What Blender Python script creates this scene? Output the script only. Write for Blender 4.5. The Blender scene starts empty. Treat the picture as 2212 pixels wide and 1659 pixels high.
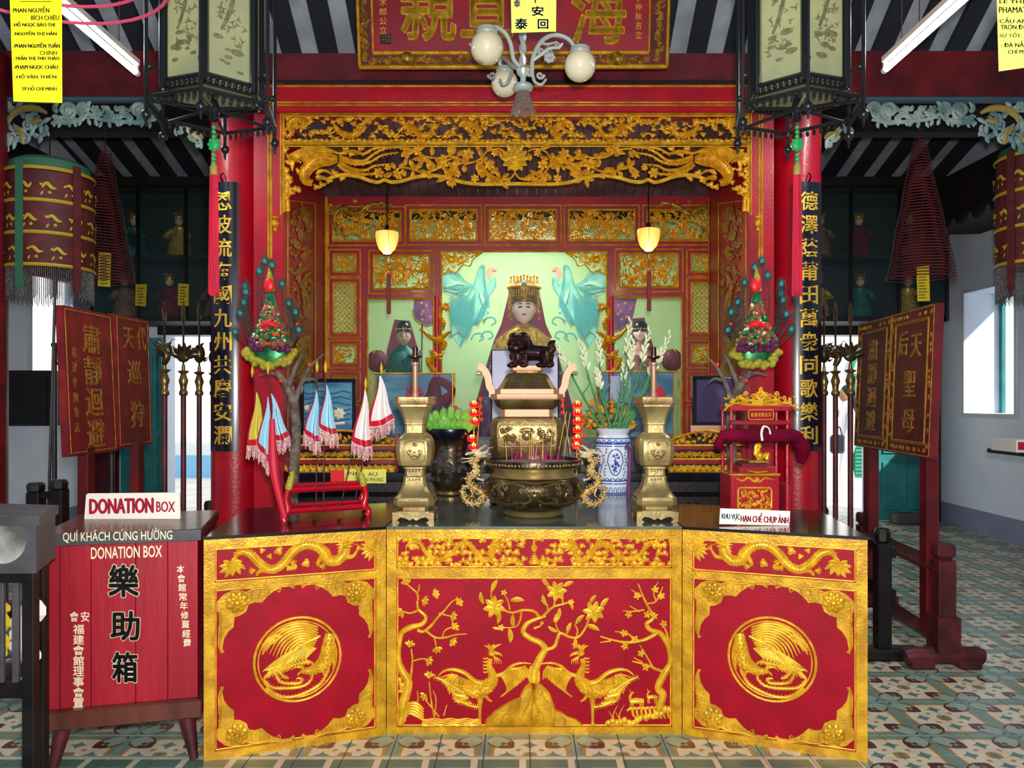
import bpy, math, random
from mathutils import Vector, Matrix, noise
from math import sin, cos, pi, radians, sqrt, atan2
random.seed(7)
sc = bpy.context.scene
COL = sc.collection
# ------------------------------------------------------------------ camera, sky, light
F = 1700.0; CX = 1120.0; CY = 862.0; H = 1.535      # focal length and principal point in pixels, eye height
cd = bpy.data.cameras.new('camera'); cam = bpy.data.objects.new('camera', cd); COL.objects.link(cam)
cam.location = (0, 0, H); cam.rotation_euler = (pi/2, 0, 0)
cd.sensor_width = 36; cd.lens = 36*F/2212; cd.shift_x = (1106-CX)/2212; cd.shift_y = (CY-829.5)/2212
cd.clip_end = 200
sc.camera = cam
sc.view_settings.view_transform = 'Standard'; sc.view_settings.look = 'None'
sc.view_settings.gamma = 1; sc.view_settings.use_curve_mapping = False
sc.view_settings.exposure = 0.0
w = bpy.data.worlds.new('world'); sc.world = w; w.use_nodes = True
w.node_tree.nodes['Background'].inputs[0].default_value = (0.80, 0.90, 1.0, 1)
w.node_tree.nodes['Background'].inputs[1].default_value = 1.25
def light(name, kind, loc, power, color=(1,1,1), size=0.1, rot=(0,0,0), **k):
    l = bpy.data.lights.new(name, kind); l.energy = power; l.color = color
    if kind == 'AREA': l.size = size
    elif kind == 'POINT': l.shadow_soft_size = size
    for a, b in k.items(): setattr(l, a, b)
    o = bpy.data.objects.new(name, l); COL.objects.link(o); o.location = loc; o.rotation_euler = rot
    return o
light('flash', 'AREA', (0.03, 0.0, H+0.13), 165, (1, 0.97, 0.92), 0.09, (radians(88), 0, 0))
light('hall_daylight', 'AREA', (0, -2.4, 3.0), 95, (0.93, 0.97, 1.0), 5.0, (radians(78), 0, 0))
sun = light('sun', 'SUN', (0, 0, 8), 7.0, (1, 0.95, 0.86), 0)
sun.data.angle = radians(1.5)
sun.rotation_euler = Vector((0.62, -0.62, 0.62)).to_track_quat('Z', 'Y').to_euler()

# ------------------------------------------------------------------ helpers
def P(px, py, d): return Vector(((px-CX)*d/F, d, H+(CY-py)*d/F))
def lin(c):
    if isinstance(c, str):
        c = [int(c[i:i+2], 16)/255 for i in (0, 2, 4)]
    return tuple((x/12.92 if x <= .04045 else ((x+.055)/1.055)**2.4) for x in c)
MATS = {}
def mat(name, col, rough=.5, metal=0.0, var=None, vs=6.0, bump=0.0, bs=40.0, coat=0.0, emis=None, es=0.0,
        trans=0.0, alpha=1.0, vmix=(.4,.65), stretch=None, spec=.5, ior=1.45, sheen=0):
    m = bpy.data.materials.new(name); m.use_nodes = True; nt = m.node_tree
    b = nt.nodes['Principled BSDF']; c = lin(col)+(1,)
    b.inputs['Base Color'].default_value = c
    b.inputs['Roughness'].default_value = rough; b.inputs['Metallic'].default_value = metal
    b.inputs['Coat Weight'].default_value = coat; b.inputs['Coat Roughness'].default_value = .12
    b.inputs['Specular IOR Level'].default_value = spec; b.inputs['IOR'].default_value = ior
    b.inputs['Transmission Weight'].default_value = trans; b.inputs['Alpha'].default_value = alpha
    if sheen: b.inputs['Sheen Weight'].default_value = sheen
    if emis is not None:
        b.inputs['Emission Color'].default_value = lin(emis)+(1,); b.inputs['Emission Strength'].default_value = es
    if var is not None or bump:
        tc = nt.nodes.new('ShaderNodeNewGeometry'); src = tc.outputs['Position']
        if stretch:
            mp = nt.nodes.new('ShaderNodeMapping'); mp.inputs['Scale'].default_value = stretch
            nt.links.new(src, mp.inputs['Vector']); src = mp.outputs[0]
    if var is not None:
        n = nt.nodes.new('ShaderNodeTexNoise'); n.inputs['Scale'].default_value = vs; n.inputs['Detail'].default_value = 5
        nt.links.new(src, n.inputs['Vector'])
        r = nt.nodes.new('ShaderNodeValToRGB'); r.color_ramp.elements[0].position = vmix[0]; r.color_ramp.elements[1].position = vmix[1]
        r.color_ramp.elements[0].color = lin(var)+(1,); r.color_ramp.elements[1].color = c
        nt.links.new(n.outputs['Fac'], r.inputs[0]); nt.links.new(r.outputs[0], b.inputs['Base Color'])
    if bump:
        n = nt.nodes.new('ShaderNodeTexNoise'); n.inputs['Scale'].default_value = bs; n.inputs['Detail'].default_value = 3
        nt.links.new(src, n.inputs['Vector'])
        bp = nt.nodes.new('ShaderNodeBump'); bp.inputs['Strength'].default_value = bump; bp.inputs['Distance'].default_value = .01
        nt.links.new(n.outputs['Fac'], bp.inputs['Height']); nt.links.new(bp.outputs[0], b.inputs['Normal'])
    MATS[name] = m
    return m

def tag(o, label=None, cat=None, group=None, kind=None):
    if label: o['label'] = label
    if cat: o['category'] = cat
    if group: o['group'] = group
    if kind: o['kind'] = kind
    return o
def thing(name, label, cat, loc=(0,0,0), rz=0, group=None):
    o = bpy.data.objects.new(name, None); COL.objects.link(o)
    o.empty_display_size = .1
    o.location = loc; o.rotation_euler = (0, 0, rz)
    return tag(o, label, cat, group)
def root_of(o):
    off = Vector((0,0,0))
    while o is not None: off += o.location; o = o.parent
    return off
def obj(name, mb, m, parent=None, smooth=True, label=None, local=False, kind=None, cat=None, group=None, ang=40):
    """link the collected geometry as ONE mesh object; world coordinates unless local"""
    v = mb.v
    o = bpy.data.objects.new(name, None) if False else None
    if parent is not None:
        if not local:
            off = root_of(parent); v = [(a[0]-off.x, a[1]-off.y, a[2]-off.z) for a in v]
        loc = (0, 0, 0)
    elif local: loc = (0, 0, 0)
    else:
        xs = [a[0] for a in v]; ys = [a[1] for a in v]; zs = [a[2] for a in v]
        loc = ((min(xs)+max(xs))/2, (min(ys)+max(ys))/2, min(zs))
        v = [(a[0]-loc[0], a[1]-loc[1], a[2]-loc[2]) for a in v]
    me = bpy.data.meshes.new(name); me.from_pydata([tuple(a) for a in v], [], mb.f)
    ms = m if isinstance(m, (list, tuple)) else [m]
    for x in ms: me.materials.append(MATS[x] if isinstance(x, str) else x)
    if len(ms) > 1: me.polygons.foreach_set('material_index', mb.mi)
    if smooth:
        me.polygons.foreach_set('use_smooth', [True]*len(mb.f))
        me.set_sharp_from_angle(angle=radians(ang))
    me.update()
    o = bpy.data.objects.new(name, me); COL.objects.link(o); o.location = loc
    if parent is not None: o.parent = parent
    return tag(o, label, cat, group, kind)
def struct(name, mb, m, smooth=False, parent=None): return obj(name, mb, m, parent, smooth, kind='structure')
def dup(o, loc=None, rz=None, parent=None, label=None, group=None):
    c = o.copy(); COL.objects.link(c); c.parent = parent
    if loc is not None: c.location = loc
    if rz is not None: c.rotation_euler = (0, 0, rz)
    if label: c['label'] = label
    if group: c['group'] = group
    for ch in list(o.children): dup(ch, parent=c)
    return c

def catmull(pts, n):
    if len(pts) < 3 or n < 2: return [tuple(p) for p in pts]
    out = []; L = len(pts); k = len(pts[0])
    for i in range(L-1):
        p0 = pts[max(i-1, 0)]; p1 = pts[i]; p2 = pts[i+1]; p3 = pts[min(i+2, L-1)]
        for j in range(n):
            t = j/n; t2 = t*t; t3 = t2*t
            out.append(tuple(.5*((2*p1[a])+(-p0[a]+p2[a])*t+(2*p0[a]-5*p1[a]+4*p2[a]-p3[a])*t2+(-p0[a]+3*p1[a]-3*p2[a]+p3[a])*t3) for a in range(k)))
    out.append(tuple(pts[-1])); return out
def lerp_list(r, n):
    if not isinstance(r, (list, tuple)): return [r]*n
    out = []
    for i in range(n):
        t = i/(n-1)*(len(r)-1) if n > 1 else 0; a = min(int(t), len(r)-2); f = t-a
        out.append(r[a]*(1-f)+r[a+1]*f)
    return out

class MB:
    def __init__(s): s.v = []; s.f = []; s.mi = []; s.cm = 0; s.T = None
    def add(s, vs, fs):
        b = len(s.v)
        if s.T is not None: vs = [tuple(s.T @ Vector(v)) for v in vs]
        s.v.extend(vs)
        for f in fs: s.f.append(tuple(i+b for i in f)); s.mi.append(s.cm)
    def box(s, x0, x1, y0, y1, z0, z1, c=0.0):
        if x0 > x1: x0, x1 = x1, x0
        if y0 > y1: y0, y1 = y1, y0
        if z0 > z1: z0, z1 = z1, z0
        if c <= 0:
            s.add([(x0,y0,z0),(x1,y0,z0),(x1,y1,z0),(x0,y1,z0),(x0,y0,z1),(x1,y0,z1),(x1,y1,z1),(x0,y1,z1)],
                  [(3,2,1,0),(4,5,6,7),(0,1,5,4),(1,2,6,5),(2,3,7,6),(3,0,4,7)]); return
        c = min(c, (x1-x0)/2.01, (y1-y0)/2.01, (z1-z0)/2.01)
        X = (x0, x1); Y = (y0, y1); Z = (z0, z1); vs = []; idx = {}
        for i in (0,1):
            for j in (0,1):
                for k in (0,1):
                    sx = c if i == 0 else -c; sy = c if j == 0 else -c; sz = c if k == 0 else -c
                    for a, p in enumerate(((X[i], Y[j]+sy, Z[k]+sz), (X[i]+sx, Y[j], Z[k]+sz), (X[i]+sx, Y[j]+sy, Z[k]))):
                        idx[i,j,k,a] = len(vs); vs.append(p)
        g = lambda i,j,k,a: idx[i,j,k,a]
        fs = [tuple(g(0,*q,0) for q in ((0,0),(0,1),(1,1),(1,0))), tuple(g(1,*q,0) for q in ((0,0),(1,0),(1,1),(0,1))),
              tuple(g(q[0],0,q[1],1) for q in ((0,0),(1,0),(1,1),(0,1))), tuple(g(q[0],1,q[1],1) for q in ((0,0),(0,1),(1,1),(1,0))),
              tuple(g(*q,0,2) for q in ((0,0),(0,1),(1,1),(1,0))), tuple(g(*q,1,2) for q in ((0,0),(1,0),(1,1),(0,1)))]
        for j in (0,1):
            for k in (0,1): fs.append((g(0,j,k,1), g(1,j,k,1), g(1,j,k,2), g(0,j,k,2)))
        for i in (0,1):
            for k in (0,1): fs.append((g(i,0,k,0), g(i,1,k,0), g(i,1,k,2), g(i,0,k,2)))
        for i in (0,1):
            for j in (0,1): fs.append((g(i,j,0,0), g(i,j,1,0), g(i,j,1,1), g(i,j,0,1)))
        for i in (0,1):
            for j in (0,1):
                for k in (0,1): fs.append((g(i,j,k,0), g(i,j,k,1), g(i,j,k,2)))
        s.add(vs, fs)
    def px(s, x0, y0, x1, y1, d, t=.02, c=0.0):
        """box whose front face fills the pixel rectangle at depth d and which goes t back"""
        a = P(x0, y0, d); b = P(x1, y1, d)
        s.box(a.x, b.x, d, d+t, b.z, a.z, c)
    def tube(s, pts, r, n=8, cap=True, sub=1, flat=1.0, closed=False):
        pts = catmull(pts, sub) if sub > 1 else pts
        pts = [Vector(p) for p in pts]; L = len(pts); rr = lerp_list(r, L)
        vs = []; fs = []; up = None
        for i, p in enumerate(pts):
            if closed: t = (pts[(i+1) % L]-pts[i-1])
            else: t = pts[min(i+1, L-1)]-pts[max(i-1, 0)]
            if t.length < 1e-9: t = Vector((0,0,1))
            t.normalize()
            if up is None:
                up = Vector((0,0,1)) if abs(t.z) < .9 else Vector((1,0,0))
            up = (up-t*up.dot(t))
            if up.length < 1e-6: up = t.orthogonal()
            up.normalize(); sd = t.cross(up)
            for k in range(n):
                a = 2*pi*k/n; vs.append(tuple(p+(up*cos(a)+sd*sin(a)*flat)*rr[i]))
        for i in range(L if closed else L-1):
            j = (i+1) % L
            for k in range(n):
                k2 = (k+1) % n; fs.append((i*n+k, j*n+k, j*n+k2, i*n+k2))
        if cap and not closed: fs.append(tuple(range(n))); fs.append(tuple((L-1)*n+k for k in reversed(range(n))))
        s.add(vs, fs)
    def lathe(s, prof, c=(0,0,0), n=24, sq=None, sx=1, sy=1, rot=0, cap=True):
        """revolve (radius, z); sq: 0..1 gives a rounded-square plan"""
        vs = []; fs = []
        for r, z in prof:
            for k in range(n):
                a = 2*pi*(k+.5)/n if sq is not None else 2*pi*k/n
                q = 1.0
                if sq is not None: e = 2+sq*14; q = 1/((abs(cos(a))**e+abs(sin(a))**e)**(1/e))
                x = r*q*cos(a)*sx; y = r*q*sin(a)*sy
                vs.append((c[0]+x*cos(rot)-y*sin(rot), c[1]+x*sin(rot)+y*cos(rot), c[2]+z))
        for i in range(len(prof)-1):
            for k in range(n): k2 = (k+1) % n; fs.append((i*n+k, i*n+k2, (i+1)*n+k2, (i+1)*n+k))
        if cap:
            if prof[0][0] > 1e-4: fs.append(tuple(reversed(range(n))))
            if prof[-1][0] > 1e-4: fs.append(tuple((len(prof)-1)*n+k for k in range(n)))
        s.add(vs, fs)
    def ball(s, c, r, n=12, m=8, sx=1, sy=1, sz=1):
        vs = []; fs = []
        for i in range(m+1):
            t = pi*i/m
            for k in range(n):
                a = 2*pi*k/n; vs.append((c[0]+r*sx*sin(t)*cos(a), c[1]+r*sy*sin(t)*sin(a), c[2]+r*sz*cos(t)))
        for i in range(m):
            for k in range(n): k2 = (k+1) % n; fs.append((i*n+k, (i+1)*n+k, (i+1)*n+k2, i*n+k2))
        s.add(vs, fs)
    def prism(s, poly, y0, y1):
        """polygon in (x,z), extruded along y"""
        n = len(poly); vs = [(p[0], y0, p[1]) for p in poly]+[(p[0], y1, p[1]) for p in poly]
        fs = [tuple(range(n)), tuple(reversed(range(n, 2*n)))]+[(i, n+i, n+(i+1) % n, (i+1) % n) for i in range(n)]
        s.add(vs, fs)
    def hprism(s, poly, z0, z1):
        n = len(poly); vs = [(p[0], p[1], z0) for p in poly]+[(p[0], p[1], z1) for p in poly]
        fs = [tuple(reversed(range(n))), tuple(range(n, 2*n))]+[(i, (i+1) % n, n+(i+1) % n, n+i) for i in range(n)]
        s.add(vs, fs)
    def beam(s, a, b, w, h):
        """square bar from a to b"""
        s.tube([a, b], [w*.7071, w*.7071], 4)

class Plane:
    """a real surface: origin O, across U, up V, outward W. Points may be given as the pixels through which the eye sees them."""
    def __init__(s, O, U, V, W): s.O = Vector(O); s.U = Vector(U).normalized(); s.V = Vector(V).normalized(); s.W = Vector(W).normalized()
    def hit(s, px, py, w=0):
        r = Vector(((px-CX)/F, 1, (CY-py)/F)); C = Vector((0, 0, H))
        t = (s.O+s.W*w-C).dot(s.W)/r.dot(s.W); p = C+r*t
        return p, t
    @staticmethod
    def front(d): return Plane((0, d, 0), (1,0,0), (0,0,1), (0,-1,0))
    @staticmethod
    def side(x, face): return Plane((x, 0, 0), (0,1,0), (0,0,1), (face,0,0))

class R:
    """carved relief drawn on a Plane; coordinates are zoom pixels (x0,y0,scale)"""
    def __init__(s, pl, z=(0,0,1), w0=0.0, mir=None):
        s.pl = pl; s.z = z; s.mb = MB(); s.w0 = w0; s.mir = mir; s.hs = 1.0
    def V(s, x, y, w=0):
        px = s.z[0]+x*s.z[2]; py = s.z[1]+y*s.z[2]
        if s.mir is not None: px = 2*s.mir-px
        p, t = s.pl.hit(px, py)
        return tuple(p+s.pl.W*(s.w0+w*s.z[2]*t/F*s.hs))
    SEC = ((-1,0), (-.62,.72), (0,1), (.62,.72), (1,0))
    SHARP = ((-1,0), (-.5,.35), (0,1), (.5,.35), (1,0))
    def stroke(s, pts, r, h=.8, n=4, w=0.0, sec=None, closed=False, base=None):
        sec = sec or s.SEC
        if closed: pts = list(pts)+[pts[0]]
        q = catmull(pts, n) if len(pts) > 2 else [tuple(p) for p in pts]
        L = len(q); rr = lerp_list(r, L); vs = []; fs = []; K = len(sec)
        for i, p in enumerate(q):
            a = q[max(i-1, 0)]; b = q[min(i+1, L-1)]
            if closed and i in (0, L-1): a = q[-2]; b = q[1]
            tx = b[0]-a[0]; ty = b[1]-a[1]; l = sqrt(tx*tx+ty*ty) or 1; nx = -ty/l; ny = tx/l
            for o, hh in sec: vs.append(s.V(p[0]+nx*o*rr[i], p[1]+ny*o*rr[i], w+hh*h*rr[i]))
        for i in range(L-1):
            for k in range(K-1): fs.append((i*K+k, i*K+k+1, (i+1)*K+k+1, (i+1)*K+k))
        s.mb.add(vs, fs)
    def dome(s, x, y, r, h=.8, n=8, sy=1, ang=0, w=0, rings=((1,0),(.75,.66),(.35,.94))):
        vs = []; fs = []; ca = cos(ang); sa = sin(ang)
        for q, hh in rings:
            for k in range(n):
                a = 2*pi*k/n; u = r*q*cos(a); v = r*q*sy*sin(a)
                vs.append(s.V(x+u*ca-v*sa, y+u*sa+v*ca, w+hh*h*r))
        vs.append(s.V(x, y, w+h*r))
        m = len(rings)
        for i in range(m-1):
            for k in range(n): k2 = (k+1) % n; fs.append((i*n+k, i*n+k2, (i+1)*n+k2, (i+1)*n+k))
        for k in range(n): fs.append(((m-1)*n+k, (m-1)*n+(k+1) % n, m*n))
        s.mb.add(vs, fs)
    def cap(s, x, y, r, h=.8, ang=0, sy=1, n=6):
        s.dome(x, y, r, h, n, sy, ang, rings=((1,0),(.6,.8)))
    def leaf(s, x, y, a, L, wd, h=.6, bend=0.0, w=0):
        """a in radians, pixel axes (y down)"""
        pts = []
        for i in range(5):
            t = i/4; aa = a+bend*t; 
            pts.append((x+cos(a+bend*t*.5)*L*t, y+sin(a+bend*t*.5)*L*t))
        s.stroke(pts, [wd*.15, wd*.42, wd*.5, wd*.36, .02], h, 2, w, s.SHARP)
    def spiral(s, x, y, r, turns=1.25, a0=0, dirn=1, wd=None, h=.9, tail=0, w=0, n=10):
        wd = wd or r*.24; pts = []; N = int(n*turns)+2
        for i in range(N):
            t = i/(N-1); rr = r*(1-.86*t); a = a0+dirn*2*pi*turns*t
            pts.append((x+rr*cos(a), y+rr*sin(a)))
        s.stroke(pts, [wd*.8, wd, wd*.9, wd*.8], h, 1, w); s.dome(x, y, wd*1.2, h, 6, w=w)
    def flower(s, x, y, r, n=5, a0=0, h=.45, c=True, w=0, lay=1):
        for l in range(lay):
            rl = r*(1-.35*l)
            for k in range(n):
                a = a0+2*pi*k/n+l*pi/n
                s.dome(x+cos(a)*rl*.55, y+sin(a)*rl*.55, rl*.46, h, 6, .72, a, w=w+l*r*.12, rings=((1,0),(.65,.8)))
        if c: s.dome(x, y, r*.26, 1.1, 6, w=w+r*.12*lay, rings=((1,0),(.6,.8)))
    def cloud(s, x, y, r, a=0, seed=0):
        q = random.Random(seed*7+int(x)+int(y)*3)
        s.dome(x, y, r*.75, .45, 8, .7, a)
        for k in range(3):
            aa = a+2*pi*k/3+q.uniform(-.4, .4)
            s.spiral(x+cos(aa)*r*.62, y+sin(aa)*r*.5, r*.48, 1.2, aa+pi, q.choice((-1,1)), r*.12, 1.0, w=r*.12, n=7)
    def scales(s, pts, r, step=1.0, n=4, size=None, w=0, core=True):
        """body with real raised scales along a path"""
        if core: s.stroke(pts, r, .8, n, w)
        q = catmull(pts, n*2); L = len(q); rr = lerp_list(r, L); acc = 0; row = 0
        for i in range(1, L):
            dx = q[i][0]-q[i-1][0]; dy = q[i][1]-q[i-1][1]; l = sqrt(dx*dx+dy*dy) or 1e-6; acc += l
            sz = size or max(rr[i]*.32, .5)
            if acc < sz*1.25*step: continue
            acc = 0; row += 1; a = atan2(dy, dx); nx = -dy/l; ny = dx/l
            cnt = max(2, int(round(2*rr[i]*.85/(sz*1.3))))
            for k in range(cnt):
                o = ((k+.5+(row % 2)*.5)/cnt)*2-1
                if abs(o) > .86: continue
                s.dome(q[i][0]+nx*o*rr[i], q[i][1]+ny*o*rr[i], sz*.74, .95, 5, .85, a, w=w+rr[i]*.78*sqrt(1-o*o)-sz*.1, rings=((1,0),))
    def fins(s, pts, r, side=1, step=6, L=5, n=6):
        q = catmull(pts, n); acc = 0; rr = lerp_list(r, len(q))
        for i in range(1, len(q)):
            dx = q[i][0]-q[i-1][0]; dy = q[i][1]-q[i-1][1]; l = sqrt(dx*dx+dy*dy) or 1e-6; acc += l
            if acc < step: continue
            acc = 0; nx = -dy/l*side; ny = dx/l*side; b = (q[i][0]+nx*rr[i]*.8, q[i][1]+ny*rr[i]*.8)
            s.stroke([b, (b[0]+nx*L*.6-dx/l*L*.1, b[1]+ny*L*.6-dy/l*L*.1), (b[0]+nx*L-dx/l*L*.6, b[1]+ny*L-dy/l*L*.6)], [L*.28, L*.18, .05], .8, 1)
    def claw(s, x, y, a, r, n=4):
        s.dome(x, y, r*.4, .9, 6)
        for k in range(n):
            aa = a+(k-(n-1)/2)*.6
            s.stroke([(x, y), (x+cos(aa)*r*.6, y+sin(aa)*r*.6), (x+cos(aa+.25)*r, y+sin(aa+.25)*r)], [r*.16, r*.13, .05], .9, 2)
    def dragon_head(s, x, y, a, r):
        """head pointing along a, size r"""
        ca, sa = cos(a), sin(a)
        def q(u, v): return (x+(u*ca-v*sa)*r, y+(u*sa+v*ca)*r)
        s.stroke([q(-.6,0), q(0,-.05), q(.5,-.15), q(1.0,-.28)], [r*.42, r*.42, r*.28, r*.16], .9, 3)
        s.stroke([q(-.2,.3), q(.3,.38), q(.8,.42)], [r*.22, r*.16, r*.08], .9, 3)
        s.dome(*q(1.0,-.35), r*.17, 1.2, 6); s.dome(*q(.3,-.28), r*.16, 1.6, 8, w=r*.25)
        for k in range(4): s.stroke([q(.3+k*.2,.02), q(.33+k*.2,.2)], [r*.06, .02], 1, 1)
        for k in range(2): s.stroke([q(-.1,-.35), q(-.6,-.75-.2*k), q(-1.1-.2*k,-.7-.35*k), q(-1.5,-.9-.3*k)], [r*.12, r*.1, r*.07, .03], 1, 3)
        for k in range(7):
            t = -1.1+k*.45
            s.stroke([q(-.5,.35*sin(t)), q(-1.0,.75*sin(t)*1.1), q(-1.45+.1*(k % 2),1.25*sin(t))], [r*.14, r*.12, .03], .8, 2)
        s.stroke([q(1.0,-.3), q(1.35,-.75), q(1.75,-.6), q(2.1,-.85)], [r*.07, r*.06, r*.05, .02], 1, 3)
        s.stroke([q(.9,.1), q(1.3,.3), q(1.6,.15)], [r*.07, r*.05, .02], 1, 3)
    def plate(s, poly, w0, w1):
        n = len(poly); vs = [s.V(x, y, 0) for x, y in poly]
        W = s.pl.W; vs = [tuple(Vector(v)+W*w0) for v in vs]+[tuple(Vector(v)+W*w1) for v in vs]
        fs = [tuple(range(n)), tuple(reversed(range(n, 2*n)))]+[(i, n+i, n+(i+1) % n, (i+1) % n) for i in range(n)]
        s.mb.add(vs, fs)
    def rect(s, x0, y0, x1, y1, w0, w1): s.plate([(x0,y0),(x1,y0),(x1,y1),(x0,y1)], w0, w1)
    def dome_poly(s, poly, w, inset=.75):
        """raised pad with bevelled rim (pixel polygon)"""
        n = len(poly); cx = sum(p[0] for p in poly)/n; cy = sum(p[1] for p in poly)/n
        vs = [s.V(x, y, 0) for x, y in poly]+[s.V(cx+(x-cx)*inset, cy+(y-cy)*inset, w) for x, y in poly]
        s.mb.add(vs, [(i, (i+1) % n, n+(i+1) % n, n+i) for i in range(n)]+[tuple(range(n, 2*n))])

GL = {}
def glyph(ch, offset=0.0, ext=0.0, shear=0.0):
    key = (ch, offset, ext, shear)
    if key not in GL:
        cu = bpy.data.curves.new('t', 'FONT'); cu.body = ch; cu.size = 1; cu.offset = offset; cu.extrude = ext
        cu.resolution_u = 3; cu.shear = shear
        o = bpy.data.objects.new('t', cu); COL.objects.link(o)
        dg = bpy.context.evaluated_depsgraph_get(); dg.update(); me = o.evaluated_get(dg).to_mesh()
        vs = [tuple(v.co) for v in me.vertices]; fs = [tuple(p.vertices) for p in me.polygons]
        o.evaluated_get(dg).to_mesh_clear(); bpy.data.objects.remove(o); bpy.data.curves.remove(cu)
        GL[key] = (vs, fs)
    return GL[key]
def write(r, ch, x0, y0, x1, y1, w=.002, offset=0.0, thick=.002, slope=0.0, bold=0.0, k8=8):
    if bold:
        for k in range(k8):
            dx = bold*(x1-x0)*cos(2*pi*k/k8); dy = bold*(y1-y0)*sin(2*pi*k/k8)
            write(r, ch, x0+dx, y0+dy, x1+dx, y1+dy, w, 0.0, thick, slope)
    _write(r, ch, x0, y0, x1, y1, w, offset, thick, slope)
def _write(r, ch, x0, y0, x1, y1, w, offset, thick, slope):
    """put text ch so that it fills the box given in the relief's own pixels"""
    vs, fs = glyph(ch, offset, .5)
    if not vs: return
    b = glyph(ch, 0.0, .5)[0] if offset else vs
    ax = min(v[0] for v in b); bx = max(v[0] for v in b); ay = min(v[1] for v in b); by = max(v[1] for v in b)
    out = []
    for v in vs:
        fx = (v[0]-ax)/((bx-ax) or 1); fy = (v[1]-ay)/((by-ay) or 1)
        p = Vector(r.V(x0+fx*(x1-x0), y1+fy*(y0-y1)+slope*fx*(x1-x0), 0))
        out.append(tuple(p+r.pl.W*(w+(v[2]+.5)*thick)))
    r.mb.add(out, fs)

class E:
    """tiny expression compiler for math nodes"""
    nt = None
    def __init__(s, sock): s.s = sock
    @staticmethod
    def op(o, *a, clamp=False):
        n = E.nt.nodes.new('ShaderNodeMath'); n.operation = o; n.use_clamp = clamp
        for i, x in enumerate(a):
            if isinstance(x, E): E.nt.links.new(x.s, n.inputs[i])
            else: n.inputs[i].default_value = float(x)
        return E(n.outputs[0])
    def __add__(s, o): return E.op('ADD', s, o)
    __radd__ = __add__
    def __sub__(s, o): return E.op('SUBTRACT', s, o)
    def __rsub__(s, o): return E.op('SUBTRACT', o, s)
    def __mul__(s, o): return E.op('MULTIPLY', s, o)
    __rmul__ = __mul__
    def __truediv__(s, o): return E.op('DIVIDE', s, o)
    def abs(s): return E.op('ABSOLUTE', s)
    def pow(s, o): return E.op('POWER', s, o)
    def lt(s, o): return E.op('LESS_THAN', s, o)
    def gt(s, o): return E.op('GREATER_THAN', s, o)
    def mn(s, o): return E.op('MINIMUM', s, o)
    def mx(s, o): return E.op('MAXIMUM', s, o)
def elen(x, y): return E.op('SQRT', x*x+y*y)
def mixc(fac, a, b):
    n = E.nt.nodes.new('ShaderNodeMix'); n.data_type = 'RGBA'
    E.nt.links.new(fac.s, n.inputs[0])
    for i, c in ((6, a), (7, b)):
        if isinstance(c, (tuple, str)): n.inputs[i].default_value = lin(c)+(1,)
        else: E.nt.links.new(c, n.inputs[i])
    return n.outputs[2]
# ------------------------------------------------------------------ materials
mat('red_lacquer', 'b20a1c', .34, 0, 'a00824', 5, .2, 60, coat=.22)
mat('red_paint', '9a0a18', .38, 0, '80081c', 4, .10, 90, coat=.15)
mat('red_panel', '9c001e', .5, 0, '8c0018', 7, .15, 120, spec=.22)
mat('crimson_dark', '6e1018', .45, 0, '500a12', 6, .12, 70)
mat('red_old', '8c1a22', .45, 0, '6c121a', 9, .15, 60)
mat('maroon_wood', '5c1c22', .5, 0, '3a1014', 8, .15, 60)
mat('beam_purple', '6a1420', .55, 0, '55101c', 7, .1, 60)
mat('gold', 'e8ac1c', .34, .35, 'c4820e', 30, .18, 120)
mat('gold_bright', 'f2c030', .32, .3, 'cf9a1c', 22, .1, 150)
mat('gold_frame', 'd8a41c', .36, .3, 'b07c0c', 14, .22, 90)
mat('gold_dark', 'b88a24', .4, .4, '6e4f14', 30, .2, 120)
mat('gold_text', 'd8ad3a', .4, .4)
mat('gold_worn', 'c08a30', .45, .2, '8c5a1c', 30)
mat('black_lacquer', '0c0c14', .18, 0, coat=.6)
mat('black_wood', '1a1416', .4, 0, '0e0a0c', 8, .12, 50)
mat('dark_beam', '20100e', .7, 0, '140a0a', 6)
mat('navy_black', '0a0e1e', .22, 0, coat=.5)
mat('stone_top', '6c726a', .14, 0, '50564e', 3, .03, 20, coat=.4)
mat('white_wall', 'd8dade', .8, 0, 'c4c8d2', 1.2, .08, 30)
mat('bluish_wall', 'e6eaf6', .8, 0, 'd2d8ea', 1.0, .08, 30)  # pale bluish wall tone, mottled at random
mat('plinth_grey', '8488a4', .8, 0, '7a7e98', 3)
mat('white_plaster', 'f4f4f0', .85)
mat('teal_door', '2c8a8c', .55, 0, '247678', 4)
mat('green_door', '1f7a5c', .55)
mat('blue_plinth', '8cc8ea', .7)
mat('pave', 'e4e0d8', .85, 0, 'd0ccc4', 3)
mat('teal_carve', 'a2b0a6', .55, 0, '5c7a7c', 9)
mat('ochre_carve', '9a8640', .6)
mat('teal_line', '2f5d6c', .5)
mat('roof_pale', 'c4cad4', .85, 0, 'aab0bc', 4)
mat('roof_dark', '2a2c38', .85)
mat('bronze', '8a7448', .32, .75, '6a5634', 12, .15, 60)
mat('bronze_dark', '5a4a34', .3, .75, '3a3226', 14, .2, 60)
mat('brass', 'b09a66', .36, .6, '8c7a50', 10, .12, 60)
mat('brass_pale', 'b89a68', .3, .75, '8c6c48', 10, .08, 60)
mat('copper_pale', 'b0866c', .5, .6)
mat('silver_gold', 'ecdcb0', .35, .3, 'c4ac80', 20)
mat('lion_bronze', '4c3028', .3, .7, '2c1c1c', 14)
mat('porcelain', 'dfe8f4', .12, 0, coat=.6)
mat('cobalt', '2c50a8', .15, 0, coat=.5)
mat('jade_green', '1f9a50', .35, 0, coat=.2)
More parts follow.
